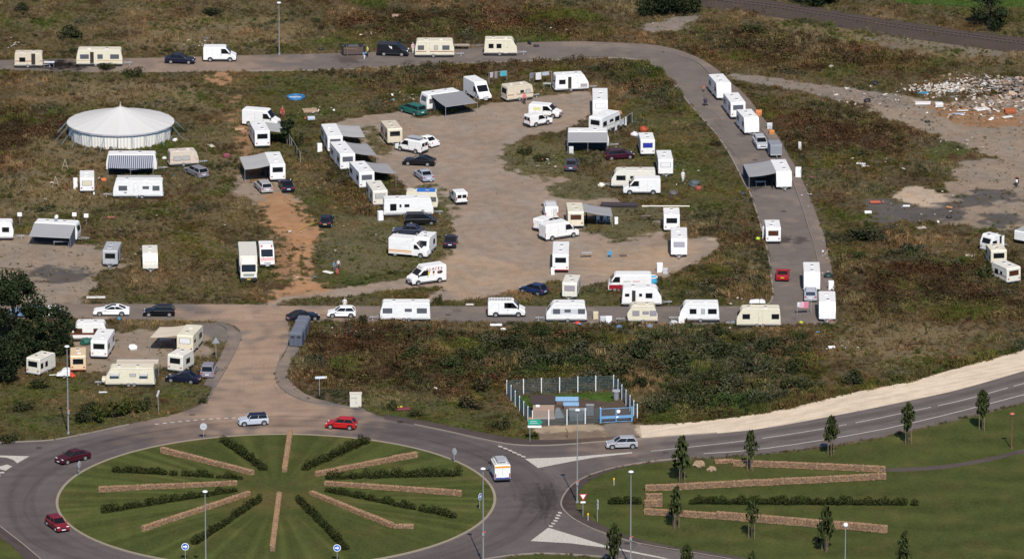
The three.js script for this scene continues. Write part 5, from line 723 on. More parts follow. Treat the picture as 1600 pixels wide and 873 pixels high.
function van(o) {
  const c = VAN[o.type], L = o.L ?? c.L, W = c.W, H = o.H ?? c.H, turn = heading(o.at[0], o.at[1], o.to[0], o.to[1]), pos = P(...o.at).setY(o.y ?? .03), t = thing('van', o.label, o.cat ?? 'van', pos, turn), body = o.paint ? paint(o.paint) : shell(COL.white), pts = c.p(L, H), wx = [-.5 + 1.05 / L, .5 - .92 / L];
  const seen = Math.cos(turn) - Math.sin(turn) * pos.x / 984 > 0 ? 1 : -1;
  part(t, 'body', memo('vb' + o.type + L + H, () => prism(archProfile(pts.map((q) => [q[0] / L, q[1]]), L, wx, .38, .28), W, .1, 6)), body);
  for (const x of wx) for (const s of [-1, 1]) wheelOn(t, x * L, s * (W / 2 - .11), .33, .22, s, o.plainRim ? mat([.3, .3, .3], .5) : RIM);
  const [a, b] = c.ws.map((k) => pts[k]), dx = b[0] - a[0], dy = b[1] - a[1], l = Math.hypot(dx, dy);
  part(t, 'windscreen', rbox(.03, +(l * .86).toFixed(2), W * .82, .01), GLASS, [(a[0] + b[0]) / 2 + .012, (a[1] + b[1]) / 2 + .012, 0], [0, 0, Math.atan2(-dx, dy) + Math.PI]);
  const poly = (pp, z, m, name = 'window') => { const s = rounded(pp, .05), g = new THREE.ExtrudeGeometry(s, { depth: .02, bevelEnabled: false }).translate(0, 0, -.01); return part(t, name, g, m, [0, 0, z]); };
  const sl = (y) => a[0] + (b[0] - a[0]) * (y - a[1]) / (b[1] - a[1]), yt = Math.min(a[1] - .06, b[1] + .72), yb = b[1] - .04, zo = W / 2 + .004;
  for (const s of [-1, 1]) {
    poly([[sl(yt) - .85, yb], [sl(yb) - .22, yb], [sl(yt) - .2, yt], [sl(yt) - .85, yt]], s * zo, GLASS);
    for (const [p, q] of o.side ?? []) poly([[p * L, yb + .02], [q * L, yb + .02], [q * L, yt], [p * L, yt]], s * zo, GLASS);
    if (!o.noSeam) for (const x of [sl(yt) - .95, sl(yt) - 2.1]) part(t, 'seam', box(.025, H * .66, .012), seamM, [x, H * .56, s * (W / 2 + .001)]);
    part(t, 'handle', box(.14, .05, .03), DARK, [sl(yt) - .78, 1.08, s * (W / 2 + .012)]);
    part(t, 'door_mirror', rbox(.14, .3, .22, .04), DARK, [b[0] - .12, b[1] + .12, s * (W / 2 + .13)]);
    part(t, 'headlight', rbox(.22, .24, .36, .06), HEADLAMP, [L / 2 - .1, .84, s * W * .35]);
    part(t, 'tail_light', rbox(.04, .5, .14, .02), REDLAMP, [-L / 2 - .008, .95, s * W * .44]);
    part(t, 'sill_trim', rbox(L * .5, .12, .02, .008), DARK, [0, .42, s * (W / 2 + .004)]);
  }
  part(t, 'bumper', rbox(.22, .3, W * .98, .08), o.pale ? body : DARK, [L / 2 - .03, .42, 0]); part(t, 'bumper', rbox(.14, .2, W * .98, .05), DARK, [-L / 2 - .02, .4, 0]);
  part(t, 'grille', rbox(.04, .12, W * .46, .02), DARK, [L / 2 - .01, .74, 0]);
  part(t, 'number_plate', rbox(.02, .11, .5, .005), o.plate === 'y' ? PLATE_Y : WHITE, [-L / 2 - .02, .72, 0]);
  part(t, 'number_plate', rbox(.02, .11, .5, .005), WHITE, [L / 2 + .09, .42, 0]);
  part(t, 'door_seam', box(.012, H * .7, .03), seamM, [-L / 2 - .003, H * .52, 0]);
  if (o.rear) for (const s of [-1, 1]) part(t, 'rear_window', rbox(.02, .5, W * .34, .05), GLASS, [-L / 2 - .008 + (o.type === 'high' || o.type === 'ducato' ? 0 : .015), H - .55, s * W * .21]);
  if (o.rack) { const g = []; for (const s of [-1, 1]) g.push(bar([-L * .44, H + .22, s * W * .42], [L * .12, H + .22, s * W * .42], .03)); for (let i = 0; i < 8; i++) { const x = lerp(-L * .44, L * .12, i / 7); g.push(bar([x, H + .2, -W * .42], [x, H + .2, W * .42], .022)); if (i % 2 === 0) for (const s of [-1, 1]) g.push(bar([x, H - .02, s * W * .4], [x, H + .22, s * W * .42], .022)); } part(t, 'roof_rack', mergeGeometries(g), o.rack === 'dark' ? DARK : GALV); }
  if (o.load) part(t, 'roof_load', rbox(L * .45, .16, W * .55, .03), mat([.35, .36, .38], .5), [-L * .15, H + .33, 0]);
  if (o.ladder) { const g = []; for (const s of [-1, 1]) g.push(bar([-L / 2 - .1, .7, .45 + s * .18], [-L / 2 - .1, H + .1, .45 + s * .18], .025)); for (let i = 0; i < 6; i++) g.push(bar([-L / 2 - .1, .8 + i * .25, .27], [-L / 2 - .1, .8 + i * .25, .63], .018)); part(t, 'ladder', mergeGeometries(g), GALV); }
  if (o.lowRed) for (const s of [-1, 1]) part(t, 'lower_panel', rbox(L * .96, .62, .02, .01), mat([.28, .01, .02], .4), [-.02, .72, s * (W / 2 + .003)]);
  if (o.lowRed) part(t, 'lower_panel', rbox(.03, .5, W * .9, .02), mat([.28, .01, .02], .4), [L / 2 + .02, .68, 0]);
  if (o.openRear) part(t, 'rear_door', rbox(.05, H * .72, W * .46, .02), body, [-L / 2 - .42, H * .56, -seen * (W / 2 + .02)], [0, seen * 1.2, 0]);
  if (o.print) { const s = seen, g = new THREE.PlaneGeometry(o.print.w, o.print.h); part(t, 'lettering', g, o.print.m, [o.print.x, o.print.y, s * (W / 2 + .012)], [0, s > 0 ? 0 : Math.PI, 0]); }
  if (o.front) { const g = new THREE.PlaneGeometry(o.front.w, o.front.h); part(t, 'lettering', g, o.front.m, [o.front.x, o.front.y, 0], [-o.front.tilt, Math.PI / 2, 0, 'YXZ']); }
  return Object.assign(t, { dims: { L, W, H, seen, body } });
}
const txt = (g, s, x, y, font, fill, ang = 0) => { g.save(); g.translate(x, y); g.rotate(ang); g.font = font; g.fillStyle = fill; g.textAlign = 'center'; g.textBaseline = 'middle'; g.fillText(s, 0, 0); g.restore(); };
const iceM = decal(512, 256, (g, w, h) => {
  g.clearRect(0, 0, w, h); [...'GLACES'].forEach((c, i) => txt(g, c, 70 + i * 74, 60 - 8 * Math.sin(i / 5 * 3.14) + 6, 'bold 100px sans-serif', '#8e1420'));
  g.fillStyle = '#e0b32c'; g.beginPath(); g.moveTo(70, 150); g.lineTo(130, 150); g.lineTo(96, 246); g.fill(); g.fillStyle = '#cfc13c'; g.beginPath(); g.arc(100, 138, 34, 0, 7); g.fill(); g.fillStyle = '#c33'; g.beginPath(); g.arc(118, 118, 18, 0, 7); g.fill();
  g.fillStyle = '#c79a45'; g.beginPath(); g.moveTo(210, 150); g.lineTo(258, 150); g.lineTo(234, 240); g.fill(); g.fillStyle = '#4a2418'; g.beginPath(); g.arc(234, 136, 30, 0, 7); g.fill();
  g.fillStyle = '#31170f'; g.beginPath(); g.ellipse(400, 156, 76, 40, 0, 0, 7); g.fill(); g.fillStyle = '#a66'; g.beginPath(); g.ellipse(385, 146, 26, 12, 0, 0, 7); g.fill();
});
const iceFront = decal(256, 64, (g) => txt(g, 'GLACES', 128, 34, 'bold 56px sans-serif', '#8e1420'));
const eagleM = decal(128, 96, (g) => { g.fillStyle = '#d8d8da'; g.beginPath(); g.moveTo(64, 84); g.bezierCurveTo(30, 70, 12, 40, 4, 10); g.bezierCurveTo(26, 30, 40, 34, 54, 40); g.lineTo(62, 26); g.lineTo(72, 40); g.bezierCurveTo(90, 32, 108, 26, 124, 6); g.bezierCurveTo(118, 40, 100, 68, 74, 84); g.lineTo(66, 94); g.fill(); });
const busM = decal(512, 64, (g) => { g.fillStyle = '#555'; for (let i = 0; i < 9; i++) g.fillRect(10 + i * 22, 22, 14, 20); g.fillStyle = '#c23646'; for (let i = 0; i < 7; i++) g.fillRect(260 + i * 28, 14 + (i % 2) * 6, 18, 26); });
const yellowM = decal(128, 64, (g) => { g.fillStyle = '#e3d92a'; for (let j = 0; j < 3; j++) for (let i = 0; i < 6; i++) g.fillRect(6 + i * 19 + j * 2, 6 + j * 19, 15, 13); });
const smallRed = decal(256, 32, (g) => { g.fillStyle = '#a3342a'; for (let i = 0; i < 13; i++) g.fillRect(4 + i * 19, 6, 12, 18); });
van({ type: 'ducato', at: [343, 94.5], to: [40, 0], H: 2.3, label: 'white panel van right of the dark blue saloon on the upper road' });
van({ type: 'mid', at: [614, 86], to: [40, 1.2], H: 1.95, paint: [.010, .011, .014], noSeam: 1, print: { w: .95, h: .7, x: -.1, y: 1.45, m: eagleM }, label: 'black van with a pale winged emblem on its side' });
van({ type: 'ducato', at: [408, 196], to: [40, 3], L: 5.4, H: 2.5, label: 'white van half hidden behind the caravan beside the slim young tree' });
van({ type: 'mid', at: [643, 236.5], to: [-45, -8], rear: 1, load: 1, label: 'white van with dark rear glass and roof load at the left of the yard' });
van({ type: 'small', at: [716, 315], to: [-10, -10], rear: 1, label: 'small white van with two rear windows right of the blue tarpaulin' });
van({ type: 'high', at: [746, 152.5], to: [24, 13], L: 5.9, H: 2.7, openRear: 1, label: 'tall white van with an open rear door beside the widest grey awning' });
van({ type: 'mid', at: [852, 182], to: [40, 3], side: [[-.02, .14]], print: { w: 1.25, h: .55, x: -1.0, y: 1.35, m: yellowM }, label: 'white van with yellow print on its side in the upper yard' });
van({ type: 'small', at: [841, 195.5], to: [32, -6], rear: 1, label: 'small white van beside the one with yellow print' });
van({ type: 'ducato', at: [1003, 302], to: [-48, 0], H: 2.35, L: 5.3, label: 'white van in front of the long ivory caravan at the right of the yard' });
van({ type: 'mid', at: [860, 338], to: [-4, -13], rack: 1, ladder: 1, H: 1.95, label: 'white van with a roof rack and ladder in the middle of the yard' });
van({ type: 'small', at: [854, 357.5], to: [26, -9], load: 0, label: 'small white van wedged between the ladder van and the large white van' });
van({ type: 'ducato', at: [873.5, 371.5], to: [44, -7], L: 5.4, H: 2.4, label: 'large white van in the lower middle of the yard' });
van({ type: 'high', at: [666, 441.5], to: [-44, 6], L: 5.2, H: 2.5, noSeam: 1, print: { w: 2.9, h: 1.45, x: -.75, y: 1.72, m: iceM }, front: { w: 1.2, h: .3, x: 5.2 / 2 - 1.63, y: 2.33, tilt: .62, m: iceFront }, label: 'white ice cream van with red lettering at the entrance of the yard' });
van({ type: 'ducato', at: [791.5, 493], to: [50, 0], H: 2.25, side: [[-.06, .12]], rack: 'dark', label: 'white van with a dark roof rack on the street' });
van({ type: 'old', at: [984, 453.5], to: [-46, 0], L: 5.9, H: 2.45, lowRed: 1, noSeam: 1, print: { w: 2.6, h: .32, x: -.4, y: 1.5, m: busM }, label: 'white van with a dark red lower half above the street' });
{ // utility van on the roundabout: white, orange band, blue foot, ladder rack
  const t = van({ type: 'ducato', at: [780.5, 745.5], to: [-7, -13], L: 4.9, H: 2.25, y: .06, rack: 1, load: 1, label: 'white service van with an orange band and roof rack on the roundabout' }), { L, W, H } = t.dims, or = mat([.72, .30, .03], .5), bl = mat([.04, .07, .28], .5);
  for (const s of [-1, 1]) { part(t, 'orange_band', rbox(L * .6, .3, .014, .005), or, [-L * .18, H - .32, s * (W / 2 + .006)]); part(t, 'blue_band', rbox(L * .6, .22, .014, .005), bl, [-L * .18, .58, s * (W / 2 + .006)]); }
  part(t, 'orange_band', rbox(.014, .26, W * .94, .005), or, [-L / 2 - .01, H - .2, 0]); part(t, 'blue_band', rbox(.014, .24, W * .94, .005), bl, [-L / 2 - .012, .56, 0]);
}
{ // van with red and white chevrons and a beacon bar, facing the camera
  const t = van({ type: 'ducato', at: [416, 411], to: [2.5, 14], L: 5.4, H: 2.45, label: 'white van with red and white chevrons on its bonnet beside the box lorry' }), { L, W, H } = t.dims;
  const ch = decal(128, 64, (g, w, h) => { g.fillStyle = '#eee'; g.fillRect(0, 0, w, h); g.strokeStyle = '#c0202a'; g.lineWidth = 10; for (let i = -3; i < 6; i++) { g.beginPath(); g.moveTo(64, i * 22 + 30); g.lineTo(-10, i * 22 - 20); g.stroke(); g.beginPath(); g.moveTo(64, i * 22 + 30); g.lineTo(138, i * 22 - 20); g.stroke(); } }, { alphaTest: 0 });
  part(t, 'chevron_panel', new THREE.PlaneGeometry(1.8, .72), ch, [L / 2 - .42, 1.19, 0], [0, 0, 0]).rotation.set(0, Math.PI / 2, 0, 'YXZ'); t.children.at(-1).rotation.x = -1.1;
  for (const s of [-1, 1]) part(t, 'beacon', cyl(.13, .15, .2, 10), mat([.5, .05, .02], .3), [L / 2 - 2.1, H + .1, s * .62]);
  part(t, 'sign_board', rbox(.06, .3, 1.1, .02), WHITE, [L / 2 - 2.0, H + .16, 0]);
}
{ // box van with an orange stripe
  const turn = heading(640, 399.5, 40, 3.2), t = thing('van', 'white box van with an orange stripe at the lower left of the yard', 'van', P(640, 399.5, .03), turn), L = 5.5, w = 2.15, body = shell(COL.white), or = mat([.66, .30, .05], .5);
  part(t, 'cargo_box', prism(rounded([[-L / 2, .42], [-L / 2, 2.72, .15], [L * .12, 2.72, .15], [L * .12, .42]], .05), w, .07), body);
  part(t, 'cab', prism(archProfile([[.11, .34], [.11, 2.2], [.2, 2.22], [.36, 1.32], [.48, 1.0], [.5, .5]], L, [.33], .38, .3), 1.95, .1, 6), body);
  part(t, 'windscreen', rbox(.03, 1.0, 1.6, .01), GLASS, [.285 * L, 1.79, 0], [0, 0, .78]);
  for (const s of [-1, 1]) { const g = new THREE.ExtrudeGeometry(rounded([[.16 * L, 1.3], [.32 * L, 1.3], [.235 * L, 1.9], [.16 * L, 1.9]], .04), { depth: .02, bevelEnabled: false }).translate(0, 0, -.01); part(t, 'window', g, GLASS, [0, 0, s * .981]); part(t, 'orange_stripe', rbox(L * .6, .16, .014, .005), or, [-L * .19, .95, s * (w / 2 + .004)]); part(t, 'orange_stripe', rbox(L * .6, .07, .014, .005), or, [-L * .19, .72, s * (w / 2 + .004)]); part(t, 'headlight', rbox(.14, .22, .34, .05), HEADLAMP, [L * .48, .86, s * .66]); part(t, 'tail_light', rbox(.04, .3, .14, .02), REDLAMP, [-L / 2 - .01, .7, s * .95]); for (const x of [-.33, .33]) wheelOn(t, x * L, s * .88, .34, .22, s); }
  const sd = Math.cos(turn) > 0 ? 1 : -1; part(t, 'lettering', new THREE.PlaneGeometry(2.4, .26), smallRed, [-L * .2, 2.3, sd * (w / 2 + .012)], [0, sd > 0 ? 0 : Math.PI, 0]);
  part(t, 'side_hatch', rbox(2.3, 1.3, .02, .01), body, [-L * .22, 1.75, sd * (w / 2 + .004)]); part(t, 'bumper', rbox(.2, .3, 1.9, .06), mat([.5, .5, .48], .5), [L * .5, .46, 0]);
}
{ // box lorry facing the camera
  const t = thing('lorry', 'white box lorry parked nose-on at the left of the orange track', 'lorry', P(387, 428, .03), heading(387, 428, 2.2, 24)), body = shell(COL.ivory), L = 9;
  const bx = part(t, 'cargo_box', prism(rounded([[-L / 2, .95], [-L / 2, 3.35], [L / 2 - 1.75, 3.35], [L / 2 - 1.75, .95]], .05), 2.45, .05), body);
  for (let i = 0; i < 13; i++) part(bx, 'roof_rib', box(.05, .03, 2.3), seamM, [-L / 2 + .4 + i * .53, 3.355, 0]);
  part(t, 'cab', prism(rounded([[L / 2 - 1.7, .5], [L / 2 - 1.7, 2.55, .15], [L / 2 - .5, 2.55, .2], [L / 2 - .06, 1.5, .1], [L / 2, .5]], .06), 2.25, .1), body);
  part(t, 'wind_deflector', prism(rounded([[L / 2 - 1.7, 2.5], [L / 2 - 1.7, 3.1], [L / 2 - 1.45, 3.1], [L / 2 - .75, 2.56]], .05), 1.9, .06), body);
  part(t, 'windscreen', rbox(.03, 1.0, 1.95, .02), GLASS, [L / 2 - .27, 2.03, 0], [0, 0, .395]);
  part(t, 'grille', rbox(.04, .34, 1.5, .02), mat([.30, .30, .29], .5), [L / 2 - .01, 1.15, 0]); part(t, 'bumper', rbox(.25, .42, 2.2, .06), DARK, [L / 2 - .02, .55, 0]); part(t, 'number_plate', rbox(.02, .12, .52, .005), PLATE_Y, [L / 2 + .11, .55, 0]);
  part(t, 'chassis', box(L * .8, .3, .9), DARK, [-.6, .75, 0]);
  for (const s of [-1, 1]) { part(t, 'headlight', rbox(.06, .2, .36, .04), HEADLAMP, [L / 2 + .01, .9, s * .85]); part(t, 'door_mirror', rbox(.16, .5, .22, .04), DARK, [L / 2 - .45, 2.0, s * 1.3]); part(t, 'window', rbox(.75, .6, .02, .03), GLASS, [L / 2 - 1.0, 1.98, s * 1.126]); for (const x of [L / 2 - 1.0, -L / 2 + 1.9]) wheelOn(t, x, s * 1.0, .44, .28, s); }
}
{ // grey covered trailer
  const t = thing('trailer', 'grey tarpaulin-covered trailer between the silver car and the awning on the curved road', 'trailer', P(1211, 243, .03), heading(1211, 243, 5, 9));
  part(t, 'cover', prism(rounded([[-1.5, .6], [-1.5, 2.0, .2], [1.5, 2.0, .2], [1.5, .6]], .05), 1.75, .1), mat([.22, .235, .26], .7)); part(t, 'bed', rbox(3.05, .2, 1.7, .03), mat([.30, .31, .32], .5), [0, .52, 0]);
  part(t, 'drawbar', bar([1.5, .5, 0], [2.5, .42, 0], .05), GALV); for (const s of [-1, 1]) { wheelOn(t, 0, s * .84, .3, .18, s); part(t, 'tail_light', box(.03, .12, .2), REDLAMP, [-1.54, .5, s * .7]); }
}
{ const t = thing('trailer', 'grey and white covered trailer cut off by the right edge', 'trailer', P(1604, 378, .03), heading(1604, 378, 10, -4)); part(t, 'cover', prism(rounded([[-1.6, .6], [-1.6, 1.95, .2], [1.6, 1.95, .2], [1.6, .6]], .05), 1.9, .1), shell(COL.white)); part(t, 'roof_sheet', rbox(3, .04, 1.7, .02), mat([.33, .34, .34], .7), [0, 1.97, 0]); for (const s of [-1, 1]) wheelOn(t, 0, s * .9, .3, .18, s); part(t, 'drawbar', bar([1.5, .5, 0], [2.5, .42, 0], .05), GALV); }
{ const t = thing('trailer', 'tiny white teardrop trailer beside the small orange-cream caravan', 'trailer', P(99, 590, .03), heading(99, 590, -20, 0)); part(t, 'body', prism(rounded([[-.85, .35], [-.85, 1.25, .25], [.1, 1.25, .3], [.45, .75, .2], [.95, .5], [.95, .35]], .08), 1.35, .12), shell(COL.white)); part(t, 'drawbar', bar([.9, .42, 0], [1.9, .36, 0], .05), WHITE); for (const s of [-1, 1]) wheelOn(t, -.1, s * .62, .26, .16, s); }
{ // car lying on its side
  const t = thing('wrecked_car', 'wrecked car lying on its side by the upper road', 'car wreck', P(552, 86, .0), heading(552, 86, 36, -1)), g = new THREE.Group(); g.name = 'shell'; g.rotation.x = -Math.PI / 2 - .06; g.position.set(0, .84, .35); t.add(g);
  part(g, 'body', prism(archProfile(CAR.hatch.p, 3.5, CAR.hatch.wx, .36, .24), 1.6, .1, 6), paint([.02, .018, .03])); part(g, 'window', frustum(-1.5, .75, .9, -1.1, .1, 1.36, 1.45, 1.2), DARK); part(g, 'roof', frustum(-1.15, .15, 1.35, -1.05, .05, 1.42, 1.22, 1.05), paint([.13, .10, .12]));
  part(g, 'underbody', box(3.0, .06, 1.3), mat([.085, .06, .05], .9), [0, .22, 0]); part(g, 'exhaust', bar([-1.5, .17, .3], [.6, .17, .1], .05), mat([.22, .13, .08], .8)); for (const x of [-1.15, 1.1]) for (const s of [-1, 1]) part(g, 'tyre', cyl(.3, .3, .18, 14), RUBBER, [x, .3, s * .7], [Math.PI / 2, 0, 0]); part(g, 'axle', bar([-1.15, .24, -.7], [-1.15, .24, .7], .05), DARK);
  part(t, 'prop', bar([-1.05, 0, 1.05], [-1.1, 1.7, .7], .05), stakeM);
}
// ---------------------------------------------------------------- the round tent
{
  const c = P(188, 213), r = 7.85, N = 24, t = thing('round_tent', 'large round white tent with a low conical roof and blue guy ropes', 'tent', c), eave = 2.25, apex = 4.5;
  const roofM = clothM([.585, .575, .555]), roofM2 = clothM([.57, .56, .54]), stripM = decal(64, 32, (g) => { for (let i = 0; i < 8; i++) { g.fillStyle = i % 2 ? '#e8e4da' : '#cfccc4'; g.fillRect(i * 8, 0, 8, 32); } }, { roughness: .9, alphaTest: 0 });
  const V = (a, q, y) => [Math.cos(a) * q, y, Math.sin(a) * q];
  for (let i = 0; i < N; i++) {
    const a0 = i / N * 6.28319, a1 = (i + 1) / N * 6.28319, v = [], ix = [], M = 5, K = 4;
    for (let j = 0; j <= M; j++) for (let k = 0; k <= K; k++) { const q = r * (.02 + .98 * j / M), a = lerp(a0, a1, k / K), sag = .10 * Math.sin(Math.PI * j / M) + .05 * Math.sin(Math.PI * k / K) * (j / M); v.push(...V(a, q, lerp(apex, eave, Math.pow(j / M, .93)) - sag)); if (j && k) { const e = j * (K + 1) + k; ix.push(e, e - K - 1, e - 1, e - 1, e - K - 1, e - K - 2); } }
    const g = new THREE.BufferGeometry(); g.setAttribute('position', new THREE.Float32BufferAttribute(v, 3)); g.setIndex(ix); g.computeVertexNormals(); part(t, 'roof_panel', g, i % 2 ? roofM : roofM2);
    const q = r * .955, open = i === 0 || i === 23, w = new THREE.BufferGeometry(), p0 = V(a0, q, .02), p1 = V(a1, q, .02), p2 = V(a1, r * .97, eave + .02), p3 = V(a0, r * .97, eave + .02);
    if (open && i === 0) { part(t, 'doorway', (() => { const d = new THREE.BufferGeometry(); d.setAttribute('position', new THREE.Float32BufferAttribute([...V(a0, q * .97, .02), ...V(a1, q * .97, .02), ...V(a1, q * .97, eave), ...V(a0, q * .97, .02), ...V(a1, q * .97, eave), ...V(a0, q * .97, eave)], 3)); d.computeVertexNormals(); return d; })(), mat([.03, .03, .035], .9, { side: THREE.DoubleSide })); continue; }
    w.setAttribute('position', new THREE.Float32BufferAttribute([...p0, ...p1, ...p2, ...p0, ...p2, ...p3], 3)); w.setAttribute('uv', new THREE.Float32BufferAttribute([0, 0, 1, 0, 1, 1, 0, 0, 1, 1, 0, 1], 2)); w.computeVertexNormals(); part(t, 'wall_panel', w, stripM);
    const pole = bar(V(a0, r * .965, 0), V(a0, r * .985, eave + .03), .035), guy = bar(V(a0, r * .985, eave), V(a0, r + 1.9, .02), .03, 4); part(t, 'pole', pole, GALV); part(t, 'guy_rope', guy, mat([.16, .30, .38], .8));
    part(t, 'valance', (() => { const d = new THREE.BufferGeometry(); d.setAttribute('position', new THREE.Float32BufferAttribute([...V(a0, r * 1.003, eave - .2), ...V(a1, r * 1.003, eave - .2), ...V(a1, r * 1.003, eave + .03), ...V(a0, r * 1.003, eave - .2), ...V(a1, r * 1.003, eave + .03), ...V(a0, r * 1.003, eave + .03)], 3)); d.computeVertexNormals(); return d; })(), clothM([.42, .42, .44]));
  }
  part(t, 'mast', cyl(.07, .09, 5.2, 8), GALV, [0, 2.6, 0]); part(t, 'cap', new THREE.ConeGeometry(.22, .5, 10), mat([.42, .36, .32], .8), [0, 4.75, 0]);
}
// ---------------------------------------------------------------- fenced plot
{
  const y = .0, pts = [[792, 618], [818, 616], [846, 614.6], [874.5, 613.6], [903, 612.4], [931, 611], [959, 610], [966, 617], [972, 625], [978.5, 633.5], [984.8, 642], [990.6, 650], [996, 655.5]], left = [[792, 618], [798.7, 626], [805.2, 634.5], [812, 643], [818.5, 651.5], [825, 659], [832, 666]], front = [[832, 666], [857.5, 664.7], [886, 664], [914.5, 662.2], [938, 661.3]];
  const run = (label, list, skip0) => {
    const p0 = P(...list[0]), t = thing('mesh_fence', label, 'fence', p0), H = 2.0, wire = mat([.085, .16, .18], .6);
    list.forEach((q, i) => { const a = P(...q).sub(p0); if (!(skip0 && i === 0)) { part(t, 'post', rbox(.11, H + .12, .11, .02), WHITE, [a.x, (H + .12) / 2, a.z]); } if (i) { const b = P(...list[i - 1]).sub(p0), g = []; for (let k = 0; k <= 9; k++) { const yy = .08 + k * (H - .1) / 9; g.push(bar([a.x, yy, a.z], [b.x, yy, b.z], .014, 4)); } const n = Math.round(a.distanceTo(b) / .17); for (let k = 1; k < n; k++) { const x = lerp(a.x, b.x, k / n), z = lerp(a.z, b.z, k / n); g.push(bar([x, .05, z], [x, H, z], .012, 4)); } part(t, 'mesh_panel', mergeGeometries(g), wire); } });
  };
  run('back run of green wire mesh fence with white posts', pts.slice(0, 7)); run('right run of green wire mesh fence with white posts', pts.slice(6), 1); run('left run of green wire mesh fence with white posts', left, 1); run('front run of green wire mesh fence left of the blue gate', front, 1);
  const blue = mat([.13, .30, .52], .45), g0 = P(938.5, 661.2), g1 = P(987.5, 658.8), L = g0.distanceTo(g1), t = thing('gate', 'light blue double gate with a solid panel along its foot', 'gate', g0.clone().add(g1).multiplyScalar(.5), Math.atan2(-(g1.z - g0.z), g1.x - g0.x)), H = 1.95;
  for (const s of [-1, 1]) {
    part(t, 'gate_post', rbox(.22, H + .1, .22, .03), blue, [s * L / 2, (H + .1) / 2, 0]);
    const lf = part(t, 'gate_leaf', mergeGeometries([bar([s * L / 2, H - .05, 0], [s * .04, H - .05, 0], .045), bar([s * L / 2, .12, 0], [s * .04, .12, 0], .045), bar([s * .05, .12, 0], [s * .05, H - .05, 0], .045)]), blue);
    part(lf, 'gate_panel', rbox(L / 2 - .2, .36, .04, .01), blue, [s * L / 4, .74, 0]);
    const gr = []; for (let k = 1; k < 18; k++) gr.push(bar([s * L / 2 * k / 18, .12, -.02], [s * L / 2 * k / 18, H - .05, -.02], .01, 4)); for (let k = 1; k < 6; k++) gr.push(bar([s * .05, .12 + k * .3, -.02], [s * L / 2, .12 + k * .3, -.02], .01, 4)); part(lf, 'gate_mesh', mergeGeometries(gr), mat([.10, .17, .22], .6));
  }
  part(t, 'round_sign', cyl(.24, .24, .03, 16), WHITE, [.28, 1.5, .06], [Math.PI / 2, 0, 0]); part(t, 'lock_plate', rbox(.3, .22, .03, .01), WHITE, [.12, .74, .05]);
  // small building and boxes inside
  const s = thing('hut', 'small tan brick hut with a dark lean-to roof inside the fenced plot', 'hut', P(849, 650), .02), brick = mat([.36, .25, .19], .9);
  part(s, 'wall', rbox(2.75, 2.15, 2.6, .03), brick, [0, 1.07, 0]); part(s, 'roof', rbox(3.2, .14, 3.1, .03), mat([.05, .035, .03], .85), [-.1, 2.24, -.05], [.05, 0, 0]); part(s, 'plate', rbox(.5, .35, .03, .01), WHITE, [-.75, 1.8, 1.315]); part(s, 'fascia', rbox(2.8, .12, .04, .01), mat([.45, .26, .12], .7), [0, 2.1, 1.32]); part(s, 'plinth', rbox(2.85, .2, 2.7, .02), mat([.35, .33, .30], .9), [0, .1, 0]);
  for (let k = 0; k < 9; k++) part(s, 'mortar_course', box(2.76, .012, .01), mat([.26, .19, .14], .95), [0, .3 + k * .2, 1.301]);
  for (const [u, v, w, d, l] of [[886, 629.5, 2.95, 1.25, 'larger light blue hatch cover behind the hut'], [892.5, 637.5, 2.0, 1.05, 'smaller light blue hatch cover in front of the larger one']]) { const h = thing('hatch_cover', l, 'hatch cover', P(u, v)); part(h, 'lid', rbox(w, .1, d, .02), mat([.24, .42, .62], .5), [0, .55, 0], [.12, 0, 0]); part(h, 'curb', rbox(w * .94, .5, d * .9, .02), mat([.14, .10, .08], .9), [0, .25, 0]); for (let k = 0; k < 7; k++) part(h, 'rib', box(.05, .05, d), mat([.20, .36, .56], .5), [lerp(-w / 2, w / 2, (k + .5) / 7), .61, 0], [.12, 0, 0]); }
  for (const [u, v, w, h, d, l] of [[903, 657, 2.2, 1.5, .9, 'wide dark grey equipment cabinet inside the fenced plot'], [922, 648.5, .95, 1.35, .7, 'narrow grey cabinet right of the wide dark one in the fenced plot']]) { const k = thing('cabinet', l, 'cabinet', P(u, v)); part(k, 'body', rbox(w, h, d, .03), mat([.10, .105, .11], .6), [0, h / 2, 0]); part(k, 'top', rbox(w + .1, .06, d + .12, .02), mat([.26, .27, .28], .5), [0, h + .03, 0]); for (const q of [-.24, .24]) part(k, 'door', rbox(w * .46, h * .86, .02, .01), mat([.13, .135, .14], .55), [q * w, h * .5, d / 2 + .01]); part(k, 'handle', box(.03, .2, .04), GALV, [.05, h * .5, d / 2 + .03]); }
  { const k = thing('water_tank', 'grey plastic tank in the back right corner of the fenced plot', 'tank', P(963, 625)); part(k, 'tank', new THREE.LatheGeometry([[0, 0], [.28, 0], [.34, .1], [.42, 1.05], [.5, 1.12], [.5, 1.2], [0, 1.24]].map((q) => new THREE.Vector2(...q)), 14), mat([.25, .26, .27], .6)); part(k, 'lid', rbox(1.0, .14, .9, .04), mat([.32, .33, .34], .6), [0, 1.28, 0]); }
  { const k = thing('duct_cover', 'tilted grey metal cover leaning beside the hut', 'cover', P(873, 652)); part(k, 'sheet', prism(rounded([[-.6, 0], [-.45, 1.15, .2], [.1, 1.2, .2], [.75, .1]], .05), 1.1, .04), mat([.20, .21, .22], .5)); part(k, 'foot', box(1.5, .06, 1.2), DARK, [.05, .03, 0]); }
}
